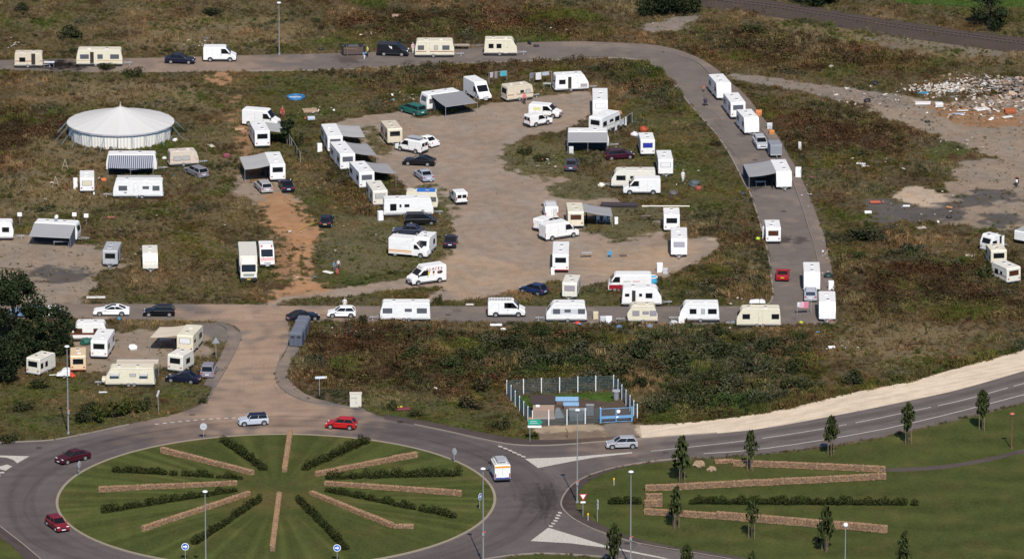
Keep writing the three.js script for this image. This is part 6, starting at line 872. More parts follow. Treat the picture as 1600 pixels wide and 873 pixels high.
// ---------------------------------------------------------------- street furniture
function lampPost(u, v, H, label, o = {}) {
  const t = thing('lamp_post', label, 'lamp post', P(u, v, .02).setY(.0), o.turn ?? 0, 'lamp posts'), m = o.m ?? mat([.24, .245, .25], .6);
  part(t, 'pole', cyl(.05, .1, H, 10), m, [0, H / 2, 0]); part(t, 'base', cyl(.17, .2, .3, 10), m, [0, .15, 0]);
  if (o.globe) part(t, 'lamp_globe', new THREE.SphereGeometry(.3, 14, 10), mat([.78, .78, .76], .3), [0, H + .2, 0]);
  else { const h = part(t, 'lamp_head', new THREE.SphereGeometry(.33, 14, 8, 0, 6.284, 0, 1.62), mat(o.head ?? [.72, .73, .74], .35), [0, H, 0]); h.scale.y = .55; part(h, 'lens', new THREE.SphereGeometry(.3, 12, 6, 0, 6.284, 1.57, 1.57), mat([.5, .5, .48], .3), [0, 0, 0]); }
  if (o.box) { part(t, 'sign_box', rbox(.3, .42, .24, .04), m, [0, o.box, .12]); part(t, 'plate', rbox(.32, .12, .03, .01), mat([.55, .10, .05], .5), [.16, o.box + .3, .1]); }
  return t;
}
lampPost(902, 786, 12, 'tall lamp post on the footway in front of the upper right road', { box: 2.6 });
lampPost(985.5, 886, 12, 'tall lamp post on the corner lawn beside the lower right road', { box: 3.6 });
lampPost(755, 881, 12, 'tall lamp post at the right side of the roundabout', { box: 3.8 });
lampPost(321.5, 918, 12, 'tall lamp post at the bottom left in front of the island');
lampPost(106, 678, 11.6, 'tall lamp post left of the bushes beside the roundabout', { box: 2.9, turn: .4 });
lampPost(436, 85, 8.1, 'lamp post beside the upper road near the top edge', { m: mat([.22, .22, .22], .6) });
lampPost(1320, 972, 11.8, 'lamp post with a white globe in front of the lowest lawn wall', { globe: 1 });
lampPost(1581.5, 702, 4.7, 'short brown lamp post on the lawn at the right edge', { m: mat([.16, .07, .035], .6), head: [.5, .12, .08] });
const arrowM = decal(128, 128, (g) => { g.fillStyle = '#f4f4f4'; g.beginPath(); g.arc(64, 64, 62, 0, 7); g.fill(); g.fillStyle = '#1556b5'; g.beginPath(); g.arc(64, 64, 55, 0, 7); g.fill(); g.fillStyle = '#fff'; g.fillRect(24, 54, 46, 20); g.beginPath(); g.moveTo(64, 30); g.lineTo(104, 64); g.lineTo(64, 98); g.lineTo(64, 84); g.lineTo(80, 64); g.lineTo(64, 44); g.fill(); });
const plainPost = (t, H) => part(t, 'post', cyl(.035, .04, H, 8), GALV, [0, H / 2, 0]);
function roundSign(u, v, H, turn, label, face) {
  const t = thing('road_sign', label, 'road sign', P(u, v, .3), turn, 'round signs on the roundabout island'); plainPost(t, H);
  part(t, 'disc', cyl(.45, .45, .03, 24), face ? WHITE : mat([.46, .47, .48], .5), [0, H - .1, .06], [Math.PI / 2, 0, 0]); if (face) part(t, 'face', new THREE.CircleGeometry(.44, 24), arrowM, [0, H - .1, .078]);
  else part(t, 'rail', box(.6, .05, .03), GALV, [0, H - .1, .09]);
}
roundSign(289, 874, 1.75, 0, 'blue round sign with a white arrow at the lower left of the island', 1); roundSign(526.5, 876, 1.75, 0, 'blue round sign with a white arrow at the bottom right of the island', 1);
roundSign(749.5, 795, 1.7, 1.1, 'round blue sign seen at an angle at the right edge of the island', 1); roundSign(317.5, 683, 1.55, .05, 'back of a round sign at the top left of the island'); roundSign(709.5, 722, 1.5, 2.2, 'back of a round sign at the top right of the island'); roundSign(122.5, 742, 1.5, 1.25, 'round sign seen nearly edge-on at the left of the island');
{ const t = thing('direction_sign', 'green arrow-shaped direction sign with a white plate below it', 'direction sign', P(828, 691), .0); plainPost(t, 3.1); const s = rounded([[-.25, 2.35], [-.25, 3.05], [1.25, 3.05], [1.62, 2.7], [1.25, 2.35]], .05); part(t, 'arrow_panel', new THREE.ExtrudeGeometry(s, { depth: .05, bevelEnabled: false }), mat([.02, .30, .20], .5), [0, 0, .04]);
  for (const [y, w, x] of [[2.82, .8, .45], [2.58, 1.0, .5]]) part(t, 'text_line', rbox(w, .07, .012, .004), mat([.5, .66, .60], .6), [x, y, .1]); part(t, 'white_panel', rbox(1.75, .3, .04, .02), WHITE, [.6, 2.1, .06]); part(t, 'top_panel', rbox(.5, .22, .04, .01), mat([.5, .30, .12], .5), [.1, 3.2, .06]); }
{ const t = thing('yield_sign', 'red and white triangular give-way sign with a small plate', 'road sign', P(911, 808), .1); plainPost(t, 3.0); const tri = (r) => { const s = new THREE.Shape(); s.moveTo(-r, r * .58); s.lineTo(r, r * .58); s.lineTo(0, -r * 1.15); s.closePath(); return s; }; part(t, 'triangle', new THREE.ExtrudeGeometry(tri(.52), { depth: .03, bevelEnabled: false }), mat([.5, .03, .03], .5), [0, 2.72, .04]); part(t, 'triangle_face', new THREE.ExtrudeGeometry(tri(.33), { depth: .012, bevelEnabled: false }), WHITE, [0, 2.74, .07]); part(t, 'plate', rbox(.62, .22, .03, .01), WHITE, [0, 1.95, .05]); }
{ const t = thing('marker_post', 'slim white marker post with signs seen edge-on right of the give-way sign', 'post', P(933.5, 816)); plainPost(t, 3.0); for (const y of [2.75, 2.3, 1.9]) part(t, 'sign_edge', rbox(.07, .36, .4, .02), mat([.6, .6, .58], .5), [.03, y, .05], [0, .3, 0]); }
for (const [u, v, l] of [[959.5, 758, 'small yellow gas marker on the corner lawn, upper one'], [919, 813, 'small yellow gas marker on the corner lawn beside the give-way sign']]) { const t = thing('marker', l, 'marker', P(u, v, .1)); part(t, 'post', cyl(.04, .04, .7), mat([.6, .6, .55], .6), [0, .35, 0]); part(t, 'cap', rbox(.2, .3, .14, .03), mat([.70, .42, .02], .5), [0, .8, 0]); }
{ const t = thing('warning_sign', 'back of a grey triangular sign at the left of the dusty street', 'road sign', P(337, 561), .1); plainPost(t, 2.9); const s = new THREE.Shape(); s.moveTo(-.5, 0); s.lineTo(.5, 0); s.lineTo(0, .9); s.closePath(); part(t, 'triangle', new THREE.ExtrudeGeometry(s, { depth: .03, bevelEnabled: false }), mat([.26, .28, .29], .6), [0, 2.2, .05]); part(t, 'rail', box(.5, .05, .03), GALV, [0, 2.45, .1]); }
{ const t = thing('leaning_sign', 'leaning sign post with a bent pale panel above the roundabout bushes', 'road sign', P(247, 644), .8); part(t, 'post', bar([0, 0, 0], [-.1, 2.9, 0], .04), GALV); part(t, 'panel', rbox(.9, .32, .04, .02), mat([.5, .5, .5], .5), [-.1, 2.55, .06], [0, 0, 1.1]); }
{ const t = thing('street_sign', 'pale blue and white street name sign on the weedy corner right of the dusty street', 'street sign', P(499, 618), .12); plainPost(t, 2.6); part(t, 'panel', rbox(1.55, .32, .05, .02), mat([.60, .66, .74], .5), [.2, 2.45, .05]); part(t, 'end_patch', rbox(.3, .28, .02, .01), mat([.6, .45, .3], .5), [.82, 2.45, .08]); }
{ const t = thing('cabinet', 'pale electricity cabinet with faint graffiti beside the roundabout', 'cabinet', P(555.5, 636)), m = mat([.60, .56, .47], .7); part(t, 'body', rbox(1.5, 1.85, .7, .04), m, [0, .93, 0]); part(t, 'top', rbox(1.6, .1, .82, .03), m, [0, 1.89, 0]); for (const s of [-1, 1]) part(t, 'door', rbox(.7, 1.6, .02, .01), m, [s * .36, .9, .36]); part(t, 'handle', box(.04, .25, .04), DARK, [.08, .7, .39]);
  part(t, 'graffiti', new THREE.PlaneGeometry(.9, .5), decal(128, 64, (g) => { g.strokeStyle = '#6f8f95'; g.lineWidth = 5; g.beginPath(); g.moveTo(10, 40); for (let i = 0; i < 8; i++) g.quadraticCurveTo(16 + i * 14, i % 2 ? 60 : 4, 22 + i * 14, 34); g.stroke(); }), [-.2, 1.35, .378]); }
[[463.5, 538, 'nearest of the three dark grey recycling containers'], [468.5, 528.5, 'middle one of the three dark grey recycling containers'], [473, 519, 'farthest of the three dark grey recycling containers']].forEach(([u, v, l]) => {
  const t = thing('recycling_container', l, 'container', P(u, v, .12), heading(u, v, 8, -17) - Math.PI / 2, 'recycling containers beside the dusty street'), m = mat([.085, .095, .125], .55);
  part(t, 'body', rbox(1.72, 1.55, 2.35, .05), m, [0, .85, 0]); part(t, 'lid', prism(rounded([[-.88, 1.6], [-.74, 2.0, .1], [.74, 2.0, .1], [.88, 1.6]], .04), 2.4, .04), mat([.14, .15, .185], .5)); part(t, 'base', box(1.6, .1, 2.2), DARK, [0, .05, 0]); for (const s of [-1, 1]) part(t, 'flap', rbox(.5, .3, .03, .02), DARK, [s * .4, 1.35, 1.18]); for (const s of [-1, 1]) part(t, 'rib', box(.04, 1.5, .05), mat([.06, .066, .09], .6), [s * .28, .85, 1.19]);
});
[[546, 524, 1.75, 'tallest dark green post in the weeds right of the containers'], [535, 531, 1.6, 'dark green post left of the tallest one in the weeds'], [504, 574, 1.4, 'short dark green post in the weeds above the street name sign']].forEach(([u, v, H, l]) => { const t = thing('post', l, 'post', P(u, v)); part(t, 'post', rbox(.16, H, .16, .03), mat([.02, .035, .03], .7), [0, H / 2, 0]); part(t, 'cap', rbox(.2, .05, .2, .02), mat([.03, .05, .04], .7), [0, H, 0]); });
{ const t = thing('bent_post', 'short bent rusty post on the beige slab before the fenced plot', 'post', P(887, 684)); part(t, 'post', bar([0, 0, 0], [-.05, 1.0, 0], .06), mat([.12, .07, .05], .8)); part(t, 'arm', bar([-.05, 1.0, 0], [-.3, 1.25, 0], .05), mat([.12, .07, .05], .8)); }
// ---------------------------------------------------------------- old railway
{
  const line = new THREE.CatmullRomCurve3([[1060, -14], [1120, 2], [1200, 12], [1290, 26], [1400, 44], [1500, 58], [1620, 74], [1700, 86]].map((q) => P(q[0], q[1]))), n = 60, L = line.getLength();
  const strip = (w, y) => { const v = [], ix = []; for (let i = 0; i <= n; i++) { const p = line.getPointAt(i / n), d = line.getTangentAt(i / n); for (const [k, h] of [[-w, 0], [-w * .6, y], [w * .6, y], [w, 0]]) v.push(p.x - d.z * k, h + .01, p.z + d.x * k); if (i) for (let k = 0; k < 3; k++) { const a = (i - 1) * 4 + k, b = a + 4; ix.push(a, a + 1, b, a + 1, b + 1, b); } } const g = new THREE.BufferGeometry(); g.setAttribute('position', new THREE.Float32BufferAttribute(v, 3)); g.setIndex(ix); g.computeVertexNormals(); return siteUV(g); };
  const bal = struct('railway_ballast', strip(4.6, .35), (() => { const m = new THREE.MeshStandardMaterial({ map: roadTex, roughness: 1 }); m.color.setRGB(.36, .29, .25); return m; })(), 'brown ballast bed of an old railway track'), M = new THREE.Matrix4(), ns = Math.floor(L / .75), sl = new THREE.InstancedMesh(box(.24, .16, 2.5), mat([.075, .06, .055], .9), ns * 1);
  for (let i = 0; i < ns; i++) { const p = line.getPointAt((i + .5) / ns), d = line.getTangentAt((i + .5) / ns); M.makeRotationY(Math.atan2(-d.z, d.x) + R(-.05, .05)); M.setPosition(p.x, .4, p.z); sl.setMatrixAt(i, M); } sl.name = 'sleeper'; sl.userData.kind = 'stuff'; sl.castShadow = sl.receiveShadow = true; bal.add(sl);
  for (const s of [-1, 1]) { const c = new THREE.CatmullRomCurve3(Array.from({ length: 20 }, (_, i) => { const p = line.getPointAt(i / 19), d = line.getTangentAt(i / 19); return new THREE.Vector3(p.x - d.z * s * .72, .54, p.z + d.x * s * .72); })); part(bal, 'rail', new THREE.TubeGeometry(c, 60, .07, 4), mat([.13, .09, .075], .6, { metalness: .4 })); }
}
// ---------------------------------------------------------------- people
const BONE = (a, b, r0, r1, c) => ({ a: new THREE.Vector3(...a), b: new THREE.Vector3(...b), r0, r1, c });
function figure(bones, label, pos, turn, k = 1, cat = 'person') {
  const res = 60, size = 1.08, mc = new MarchingCubes(res, weedM, false, false, 60000), f = mc.field, p = new THREE.Vector3(), d = new THREE.Vector3(), e = new THREE.Vector3(), cen = new THREE.Vector3(0, .95, 0);
  const dist = (B, q) => { d.subVectors(B.b, B.a); e.subVectors(q, B.a); const t = clamp(e.dot(d) / Math.max(1e-6, d.lengthSq())); return e.addScaledVector(d, -t).length() - lerp(B.r0, B.r1, t); };
  for (let z = 0; z < res; z++) for (let y = 0; y < res; y++) for (let x = 0; x < res; x++) { p.set((x - res / 2) / (res / 2) * size + cen.x, (y - res / 2) / (res / 2) * size + cen.y, (z - res / 2) / (res / 2) * size + cen.z); let s = 0; for (const B of bones) s += Math.exp(-dist(B, p) * 38); f[z * res * res + y * res + x] = Math.log(s + 1e-9) / 38; }
  mc.isolation = 0; mc.update(); const n = mc.count, v = new Float32Array(n * 3), col = new Float32Array(n * 3);
  for (let i = 0; i < n; i++) { p.set(mc.positionArray[i * 3] * size + cen.x, mc.positionArray[i * 3 + 1] * size + cen.y, mc.positionArray[i * 3 + 2] * size + cen.z); let best = 9, c = null; for (const B of bones) { const q = dist(B, p); if (q < best) { best = q; c = B.c; } } p.toArray(v, i * 3); col.set(c, i * 3); }
  const g = new THREE.BufferGeometry(); g.setAttribute('position', new THREE.BufferAttribute(v, 3)); g.setAttribute('color', new THREE.BufferAttribute(col, 3)); g.computeVertexNormals();
  const o = single('person', g, new THREE.MeshStandardMaterial({ vertexColors: true, roughness: .85 }), label, cat, pos, turn); o.scale.setScalar(k); return o;
}
const SKIN = [.36, .22, .15], HAIR = [.03, .02, .015];
const face = (y, z = .0, hair = HAIR) => [BONE([0, y, z], [0, y + .1, z], .085, .092, SKIN), BONE([0, y + .13, z - .02], [0, y + .13, z - .05], .09, .085, hair), BONE([0, y + .03, z + .09], [0, y + .02, z + .105], .018, .018, SKIN), BONE([-.09, y + .04, z], [-.1, y + .05, z], .02, .02, SKIN), BONE([.09, y + .04, z], [.1, y + .05, z], .02, .02, SKIN)];
const hand = (x, y, z, dx, dy, dz) => [BONE([x, y, z], [x + dx * .08, y + dy * .08, z + dz * .08], .03, .035, SKIN), ...[-1.5, -.5, .5, 1.5].map((k) => BONE([x + dx * .08, y + dy * .08, z + dz * .08 + k * .018], [x + dx * .16, y + dy * .17, z + dz * .16 + k * .022], .011, .009, SKIN)), BONE([x + dx * .03, y + dy * .03, z + .03], [x + dx * .08, y + dy * .08, z + .07], .013, .01, SKIN)];
const stand = (top, leg, o = {}) => [...face(1.58), BONE([0, 1.42, 0], [0, 1.55, 0], .055, .05, SKIN), BONE([-.13, 1.36, 0], [.13, 1.36, 0], .085, .085, top), BONE([0, 1.32, 0], [0, 1.0, 0], .145, .13, top), BONE([-.07, .93, 0], [.07, .93, 0], .12, .12, leg),
  BONE([-.09, .88, 0], [-.1, .5, .03 + (o.step ?? 0)], .095, .065, leg), BONE([-.1, .5, .03 + (o.step ?? 0)], [-.11, .08, (o.step ?? 0) * 1.4], .062, .045, o.bare ? SKIN : leg), BONE([.09, .88, 0], [.1, .5, .03 - (o.step ?? 0)], .095, .065, leg), BONE([.1, .5, .03 - (o.step ?? 0)], [.11, .08, -.02 - (o.step ?? 0) * 1.6], .062, .045, o.bare ? SKIN : leg), BONE([-.11, .04, (o.step ?? 0) * 1.4 - .03], [-.12, .035, (o.step ?? 0) * 1.4 + .16], .045, .035, [.03, .03, .03]), BONE([.11, .04, -.05 - (o.step ?? 0) * 1.6], [.12, .035, .13 - (o.step ?? 0) * 1.6], .045, .035, [.03, .03, .03]),
  BONE([-.2, 1.36, 0], [-.27, 1.1, .0], .055, .045, top), BONE([-.27, 1.1, 0], [-.26, .88, .1], .042, .032, SKIN), ...hand(-.26, .86, .1, 0, -1, .2), BONE([.2, 1.36, 0], [.27, 1.1, 0], .055, .045, top), BONE([.27, 1.1, 0], [.25, .9, .13], .042, .032, SKIN), ...hand(.25, .88, .14, 0, -1, .3)];
const bend = (top, leg) => { const b = stand(top, leg); const q = b.map((B) => { const f = (v) => { if (v.y < .95) return v.clone().add(new THREE.Vector3(0, 0, v.y > .6 ? -.12 : 0)); const dy = v.y - .95, a = 1.25; return new THREE.Vector3(v.x, .95 + dy * Math.cos(a) - v.z * Math.sin(a), -.12 + dy * Math.sin(a) + v.z * Math.cos(a)); }; return { ...B, a: f(B.a), b: f(B.b) }; }); return q; };
figure(stand([.62, .58, .10], [.02, .02, .03]), 'person in a yellow top and dark trousers beside the wrecked car', P(574, 88.5), -1.2);
figure(bend([.06, .30, .52], [.62, .62, .64]), 'person in blue and white bending down in front of the wrecked car', P(569, 92.5), 1.0, .95);
figure(stand([.68, .14, .16], [.025, .025, .04]), 'person in a pink top and dark trousers walking in the upper yard', P(819.5, 162.5), .2);
figure(stand([.62, .42, .50], [.60, .60, .62]), 'person in pale clothes behind the rear of the brown-striped caravan on the upper road', P(645, 83), .6);
figure(stand([.42, .06, .06], [.30, .05, .05]), 'person in red behind the white caravan beside the slim young tree', P(441, 184), .2);
figure(stand([.62, .60, .62], [.05, .05, .09]), 'child in a white top between two others at the right of the orange track', P(528.5, 420.5), .4, .8);
figure(stand([.05, .26, .42], [.10, .12, .2]), 'child in a blue top left of the other children on the grass', P(521.5, 422), .8, .72);
figure(stand([.52, .06, .08], [.45, .06, .08]), 'small child in red in front of the other children on the grass', P(526.5, 430), .1, .62);
figure(stand([.70, .68, .68], [.62, .60, .60]), 'person in white standing behind the white hatchback on the street', P(538.5, 484), .1);
figure(stand([.60, .10, .05], [.08, .06, .10]), 'small child in red beside the first caravan of the curved road', P(1100, 143.5), .9, .62);
figure(stand([.40, .10, .08], [.05, .05, .06]), 'person in a dark red top under the striped awning', P(222, 270), .1, .95);
figure(stand([.7, .7, .7], [.66, .66, .66]), 'person in white standing on the grass right of the end-on caravan', P(1067.5, 284), .3, .98);
{ // rider on a motorbike
  const u = 1590, v = 290, t = thing('motorbike', 'dark motorbike with white front on the dirt at the right edge', 'motorbike', P(u, v, .02), heading(u, v, -3, 10)); for (const x of [-.68, .68]) wheelOn(t, x, 0, .32, .12, 1);
  part(t, 'frame', mergeGeometries([bar([-.68, .34, 0], [0, .55, 0], .06), bar([.68, .34, 0], [.42, 1.0, 0], .05), bar([0, .55, 0], [.42, .85, 0], .07)]), DARK); part(t, 'tank', rbox(.5, .26, .3, .1), mat([.2, .02, .03], .3), [.15, .85, 0]); part(t, 'seat', rbox(.7, .1, .28, .05), DARK, [-.35, .82, 0]); part(t, 'handlebar', bar([.4, 1.05, -.36], [.4, 1.05, .36], .025), DARK); part(t, 'front_fairing', rbox(.2, .4, .34, .08), WHITE, [.6, .85, 0]); part(t, 'headlight', new THREE.SphereGeometry(.1, 8, 6), HEADLAMP, [.7, .92, 0]); part(t, 'engine', rbox(.45, .35, .3, .06), STEEL, [0, .48, 0]);
  const top = [.10, .02, .03], leg = [.03, .03, .04], h = [.04, .03, .03];
  figure([...face(1.42, .12, h), BONE([0, 1.24, .06], [0, 1.38, .1], .055, .05, SKIN), BONE([-.14, 1.2, .05], [.14, 1.2, .05], .085, .085, top), BONE([0, 1.16, .04], [0, .92, -.14], .14, .13, top), BONE([-.08, .9, -.16], [.08, .9, -.16], .12, .12, leg), ...[-1, 1].flatMap((s) => [BONE([s * .1, .9, -.14], [s * .22, .78, .25], .09, .065, leg), BONE([s * .22, .78, .25], [s * .2, .36, .05], .06, .045, leg), BONE([s * .2, .32, .02], [s * .21, .31, .18], .045, .035, [.02, .02, .02]), BONE([s * .2, 1.2, .06], [s * .33, 1.08, .25], .055, .045, top), BONE([s * .33, 1.08, .25], [s * .3, 1.06, .4], .042, .032, top), ...hand(s * .3, 1.06, .4, 0, -.3, 1)])], 'rider in dark red and black sitting on the motorbike', P(u, v, .02), heading(u, v, -3, 10) + Math.PI / 2);
}
// ---------------------------------------------------------------- small things of the camp
const PLASTIC = (c) => mat(c, .4);
function chair(u, v, turn, c, label, group) { const t = thing('plastic_chair', label, 'chair', P(u, v), turn, group), m = PLASTIC(c); part(t, 'seat', rbox(.46, .04, .44, .02), m, [0, .44, 0]); part(t, 'backrest', rbox(.44, .45, .04, .02), m, [0, .68, -.22], [-.15, 0, 0]); for (const x of [-.2, .2]) { for (const z of [-.19, .19]) part(t, 'leg', cyl(.02, .025, .44, 6), m, [x, .22, z]); part(t, 'armrest', rbox(.05, .03, .42, .01), m, [x * 1.15, .66, 0]); } return t; }
function table(u, v, turn, l, w, c, label) { const t = thing('table', label, 'table', P(u, v), turn), m = PLASTIC(c); part(t, 'tabletop', rbox(l, .05, w, .02), m, [0, .73, 0]); for (const x of [-1, 1]) for (const z of [-1, 1]) part(t, 'leg', cyl(.025, .025, .72, 6), GALV, [x * (l / 2 - .1), .36, z * (w / 2 - .08)]); return t; }
function appliance(u, v, w, h, d, turn, c, label, cat = 'appliance', name = 'white_appliance') { const t = thing(name, label, cat, P(u, v), turn), m = mat(c, .4); part(t, 'body', rbox(w, h, d, .04), m, [0, h / 2, 0]); part(t, 'door', rbox(w * .94, h * .9, .03, .02), m, [0, h * .5, d / 2 + .015]); part(t, 'handle', box(.03, h * .2, .03), DARK, [w * .4, h * .62, d / 2 + .04]); return t; }
function lying(u, v, l, h, w, turn, c, label, cat, name, tilt = 0) { const t = thing(name, label, cat, P(u, v), turn); part(t, 'body', rbox(l, h, w, Math.min(.08, h * .4)), mat(c, .75), [0, h / 2 + .08, 0], [tilt, 0, tilt * .6]); part(t, 'edge', rbox(l * .96, h * .3, w + .03, .02), mat(c.map((x) => x * .8), .8), [0, h / 2 + .08, 0], [tilt, 0, tilt * .6]); return t; }
chair(935, 347, .2, WHT, 'white plastic chair, left one under the grey awning in the middle of the yard', 'chairs under the middle awning'); chair(945, 347.5, -.3, WHT, 'white plastic chair, middle one under the grey awning in the middle of the yard', 'chairs under the middle awning'); chair(952, 346, -1.2, WHT, 'white plastic chair at the outer corner of the grey awning in mid yard', 'chairs under the middle awning');
table(935, 341, .05, 1.4, .8, [.25, .26, .28], 'dark table behind the white chairs under the middle awning'); chair(952.5, 402, -.6, [.06, .35, .62], 'bright blue plastic chair on the bare lower yard'); table(917, 402.5, .02, 1.5, .7, [.36, .36, .37], 'grey low bench table on the bare lower yard'); table(258, 538, .05, 1.5, .8, [.5, .52, .56], 'pale table under the tan awning of the lower left plot'); table(95, 384.5, 0, 2.2, .8, [.28, .30, .34], 'long grey table in front of the plain grey awning at left'); table(76, 104, 0, 1.6, .9, [.7, .7, .7], 'table with a white cloth beside the small beige caravan on the upper road'); table(718, 77, 0, 3.0, .9, [.40, .35, .27], 'long low bench behind the brown-striped caravan on the upper road'); table(855, 137.5, .02, 1.2, .7, [.40, .46, .44], 'small pale table left of the caravan with the wide open door'); table(1189, 291, .05, 1.5, .8, [.55, .58, .62], 'white table under the awning that covers the curved road');
chair(438, 276, .2, [.40, .40, .38], 'folding chair in front of the left-hand awning');
appliance(117, 294, .6, 1.5, .6, .1, WHT, 'white fridge left of the small end-on caravan below the tent', 'fridge', 'fridge'); appliance(499, 237, .7, 1.25, .6, .2, WHT, 'white boiler standing left of the middle awning caravan', 'boiler', 'boiler'); appliance(594, 344, .75, 1.35, .65, .35, WHT, 'white fridge in the grass left of the black people carrier', 'fridge', 'fridge'); appliance(1031, 425, .8, 1.3, .7, .1, WHT, 'white fridge at the right of the lower yard', 'fridge', 'fridge'); appliance(1040, 427.5, .7, .8, .6, -.1, [.5, .5, .5], 'low grey appliance next to the fridge at the right of the lower yard'); appliance(1299, 453, .75, 1.3, .6, .1, WHT, 'white fridge on the footway behind the corner caravan', 'fridge', 'fridge'); appliance(1248, 277, .8, 1.5, .6, -.2, WHT, 'white cabinet behind the caravan whose awning covers the road', 'cabinet', 'cabinet'); appliance(931, 498, .7, 1.0, .6, 0, [.60, .52, .36], 'beige chest of drawers on the street between two caravans', 'cabinet', 'chest_of_drawers'); appliance(951.5, 507, .85, 1.15, .65, 0, WHT, 'white washing machine, right one of two on the street edge', 'washing machine', 'washing_machine'); appliance(942.5, 506.5, .8, 1.1, .65, .05, [.52, .53, .54], 'grey washing machine, left one of two on the street edge', 'washing machine', 'washing_machine'); appliance(863.5, 411 + 18, .5, 1.0, .45, .1, WHT, 'white canister left of the small old ivory caravan', 'bin', 'bin'); appliance(963, 350, .5, 1.0, .45, .1, WHT, 'white upright bin right of the chairs under the middle awning', 'bin', 'bin'); appliance(892.5, 240.5, .65, 1.1, .5, .1, [.6, .6, .58], 'white slatted stand at the left corner of the full-length awning', 'stand', 'stand'); appliance(1065, 505, .8, .9, .6, .05, WHT, 'white cupboard left of the caravan with sloping nose on the street', 'cupboard', 'cupboard'); appliance(1208.5, 507, .6, .8, .5, 0, [.62, .68, .74], 'pale bucket cupboard below the large cream caravan', 'cupboard', 'cupboard');
appliance(1193, 375, .5, 2.0, .08, 1.2, WHT, 'open white caravan door leaning at the left of the small caravan on the curved road', 'door', 'loose_door');
// round pools
{ const t = thing('paddling_pool', 'round bright blue pool with white rim behind the red and white van', 'pool', P(1017.5, 443)); part(t, 'wall', new THREE.CylinderGeometry(.85, .88, .95, 24, 1, true), mat([.06, .40, .66], .4, { side: THREE.DoubleSide }), [0, .48, 0]); part(t, 'rim', new THREE.TorusGeometry(.86, .07, 8, 28).rotateX(Math.PI / 2), WHITE, [0, .96, 0]); part(t, 'water', new THREE.CircleGeometry(.85, 24).rotateX(-Math.PI / 2), mat([.07, .42, .70], .08), [0, .86, 0]); }
{ const t = thing('paddling_pool', 'flat blue and white paddling pool collapsed on the grass near the upper road', 'pool', P(462, 153)), g = new THREE.CylinderGeometry(1.25, 1.35, .22, 20); part(t, 'base', g, mat([.02, .16, .42], .6), [0, .11, 0]); const w = part(t, 'inner_sheet', new THREE.CircleGeometry(.95, 18).rotateX(-Math.PI / 2), mat([.42, .52, .62], .6), [-.1, .235, .2]); w.scale.set(1, 1, .55); part(t, 'rim', new THREE.TorusGeometry(1.26, .12, 6, 24).rotateX(Math.PI / 2), mat([.025, .20, .48], .55), [0, .22, 0]); }
// boards on the caravan roof
[[-.35, 2.66, .0, .35, 'upper white board lying across a caravan roof'], [.45, 2.74, .25, .22, 'lower white board lying across a caravan roof']].forEach(([dx, y, dz, w, l]) => { const b = P(1040, 322, 2.6), t = thing('long_board', l, 'board', new THREE.Vector3(b.x + dx, y + .02, b.z + dz + .2), -.01); part(t, 'board', rbox(5.9, .09, w, .02), mat([.70, .66, .56], .6)); part(t, 'edge', rbox(5.9, .03, w + .04, .01), mat([.6, .55, .42], .6), [0, -.04, 0]); });
{ const b = P(1184, 474.5, 2.6), t = thing('roof_box', 'curved white luggage rack on the roof of the large cream caravan', 'roof box', new THREE.Vector3(b.x, 2.62, b.z - .5)); part(t, 'box', prism(rounded([[-1.1, 0], [-1.0, .3, .2], [0, .42, .3], [1.0, .3, .2], [1.1, 0]], .06), .8, .08), WHITE); part(t, 'strap', box(.06, .44, .82), DARK, [.3, .2, 0]); }
// washing lines
function clothesline(a, b, label, cloths) {
  const A = P(...a), B = P(...b), t = thing('washing_line', label, 'washing line', A.clone()), D = B.clone().sub(A), H = 1.75; part(t, 'pole', cyl(.04, .04, H + .1, 6), GALV, [0, H / 2, 0]); part(t, 'pole', cyl(.04, .04, H + .1, 6), GALV, [D.x, H / 2, D.z]); part(t, 'line', bar([0, H, 0], [D.x, H, D.z], .012, 4), WHITE);
  for (const [f, w, h, c, name] of cloths) { const g = new THREE.PlaneGeometry(w, h, 4, 4), p = g.attributes.position; for (let i = 0; i < p.count; i++) p.setZ(i, .06 * Math.sin(p.getX(i) * 9 + f * 20) * (1 - p.getY(i) / h)); g.computeVertexNormals(); const q = single('laundry', g, clothM(c), name, 'laundry', new THREE.Vector3(A.x + D.x * f, H - h / 2 - .0, A.z + D.z * f), Math.atan2(-D.z, D.x), 'laundry on the washing lines'); }
}
clothesline([764, 131], [792, 128], 'washing line left of the beige caravan at the top of the yard', [[.15, .5, .8, [.50, .42, .46], 'greyish pink towel on the line left of the beige top-yard caravan'], [.4, .5, .95, [.25, .22, .22], 'dark towel beside the greyish pink one on the line at the top of the yard'], [.8, 1.0, .75, [.08, .36, .42], 'turquoise cloth on the line left of the beige top-yard caravan']]);
clothesline([828, 132], [862, 129], 'washing line between the two caravans at the top of the yard', [[.1, .6, .8, [.16, .17, .20], 'dark cloth at the left end of the line between two top-yard caravans'], [.4, .9, 1.1, [.66, .66, .66], 'white cloth on the line between two top-yard caravans'], [.72, 1.1, .55, [.42, .46, .52], 'grey blue cloth on the line between two top-yard caravans']]);
clothesline([961, 211], [988, 194], 'washing line right of the diagonal white caravan', [[.08, .9, 1.1, [.72, .72, .72], 'white sheet at the near end of the diagonal washing line'], [.38, 1.6, .9, [.55, .55, .56], 'pale grey cloth in the middle of the diagonal washing line'], [.62, .6, 1.3, [.72, .72, .72], 'long white cloth on the diagonal washing line'], [.82, .9, 1.3, [.03, .03, .04], 'black cloth at the far end of the diagonal washing line']]);
clothesline([452, 229], [469, 257], 'washing line on the grass right of the slim young tree', [[.2, .7, 1.0, [.50, .42, .44], 'pale cloth on the line near the slim young tree'], [.55, .9, 1.2, [.03, .04, .10], 'navy cloth in the middle of the line near the slim young tree'], [.82, 1.0, 1.2, [.02, .025, .05], 'black cloth at the near end of the line by the slim young tree']]);
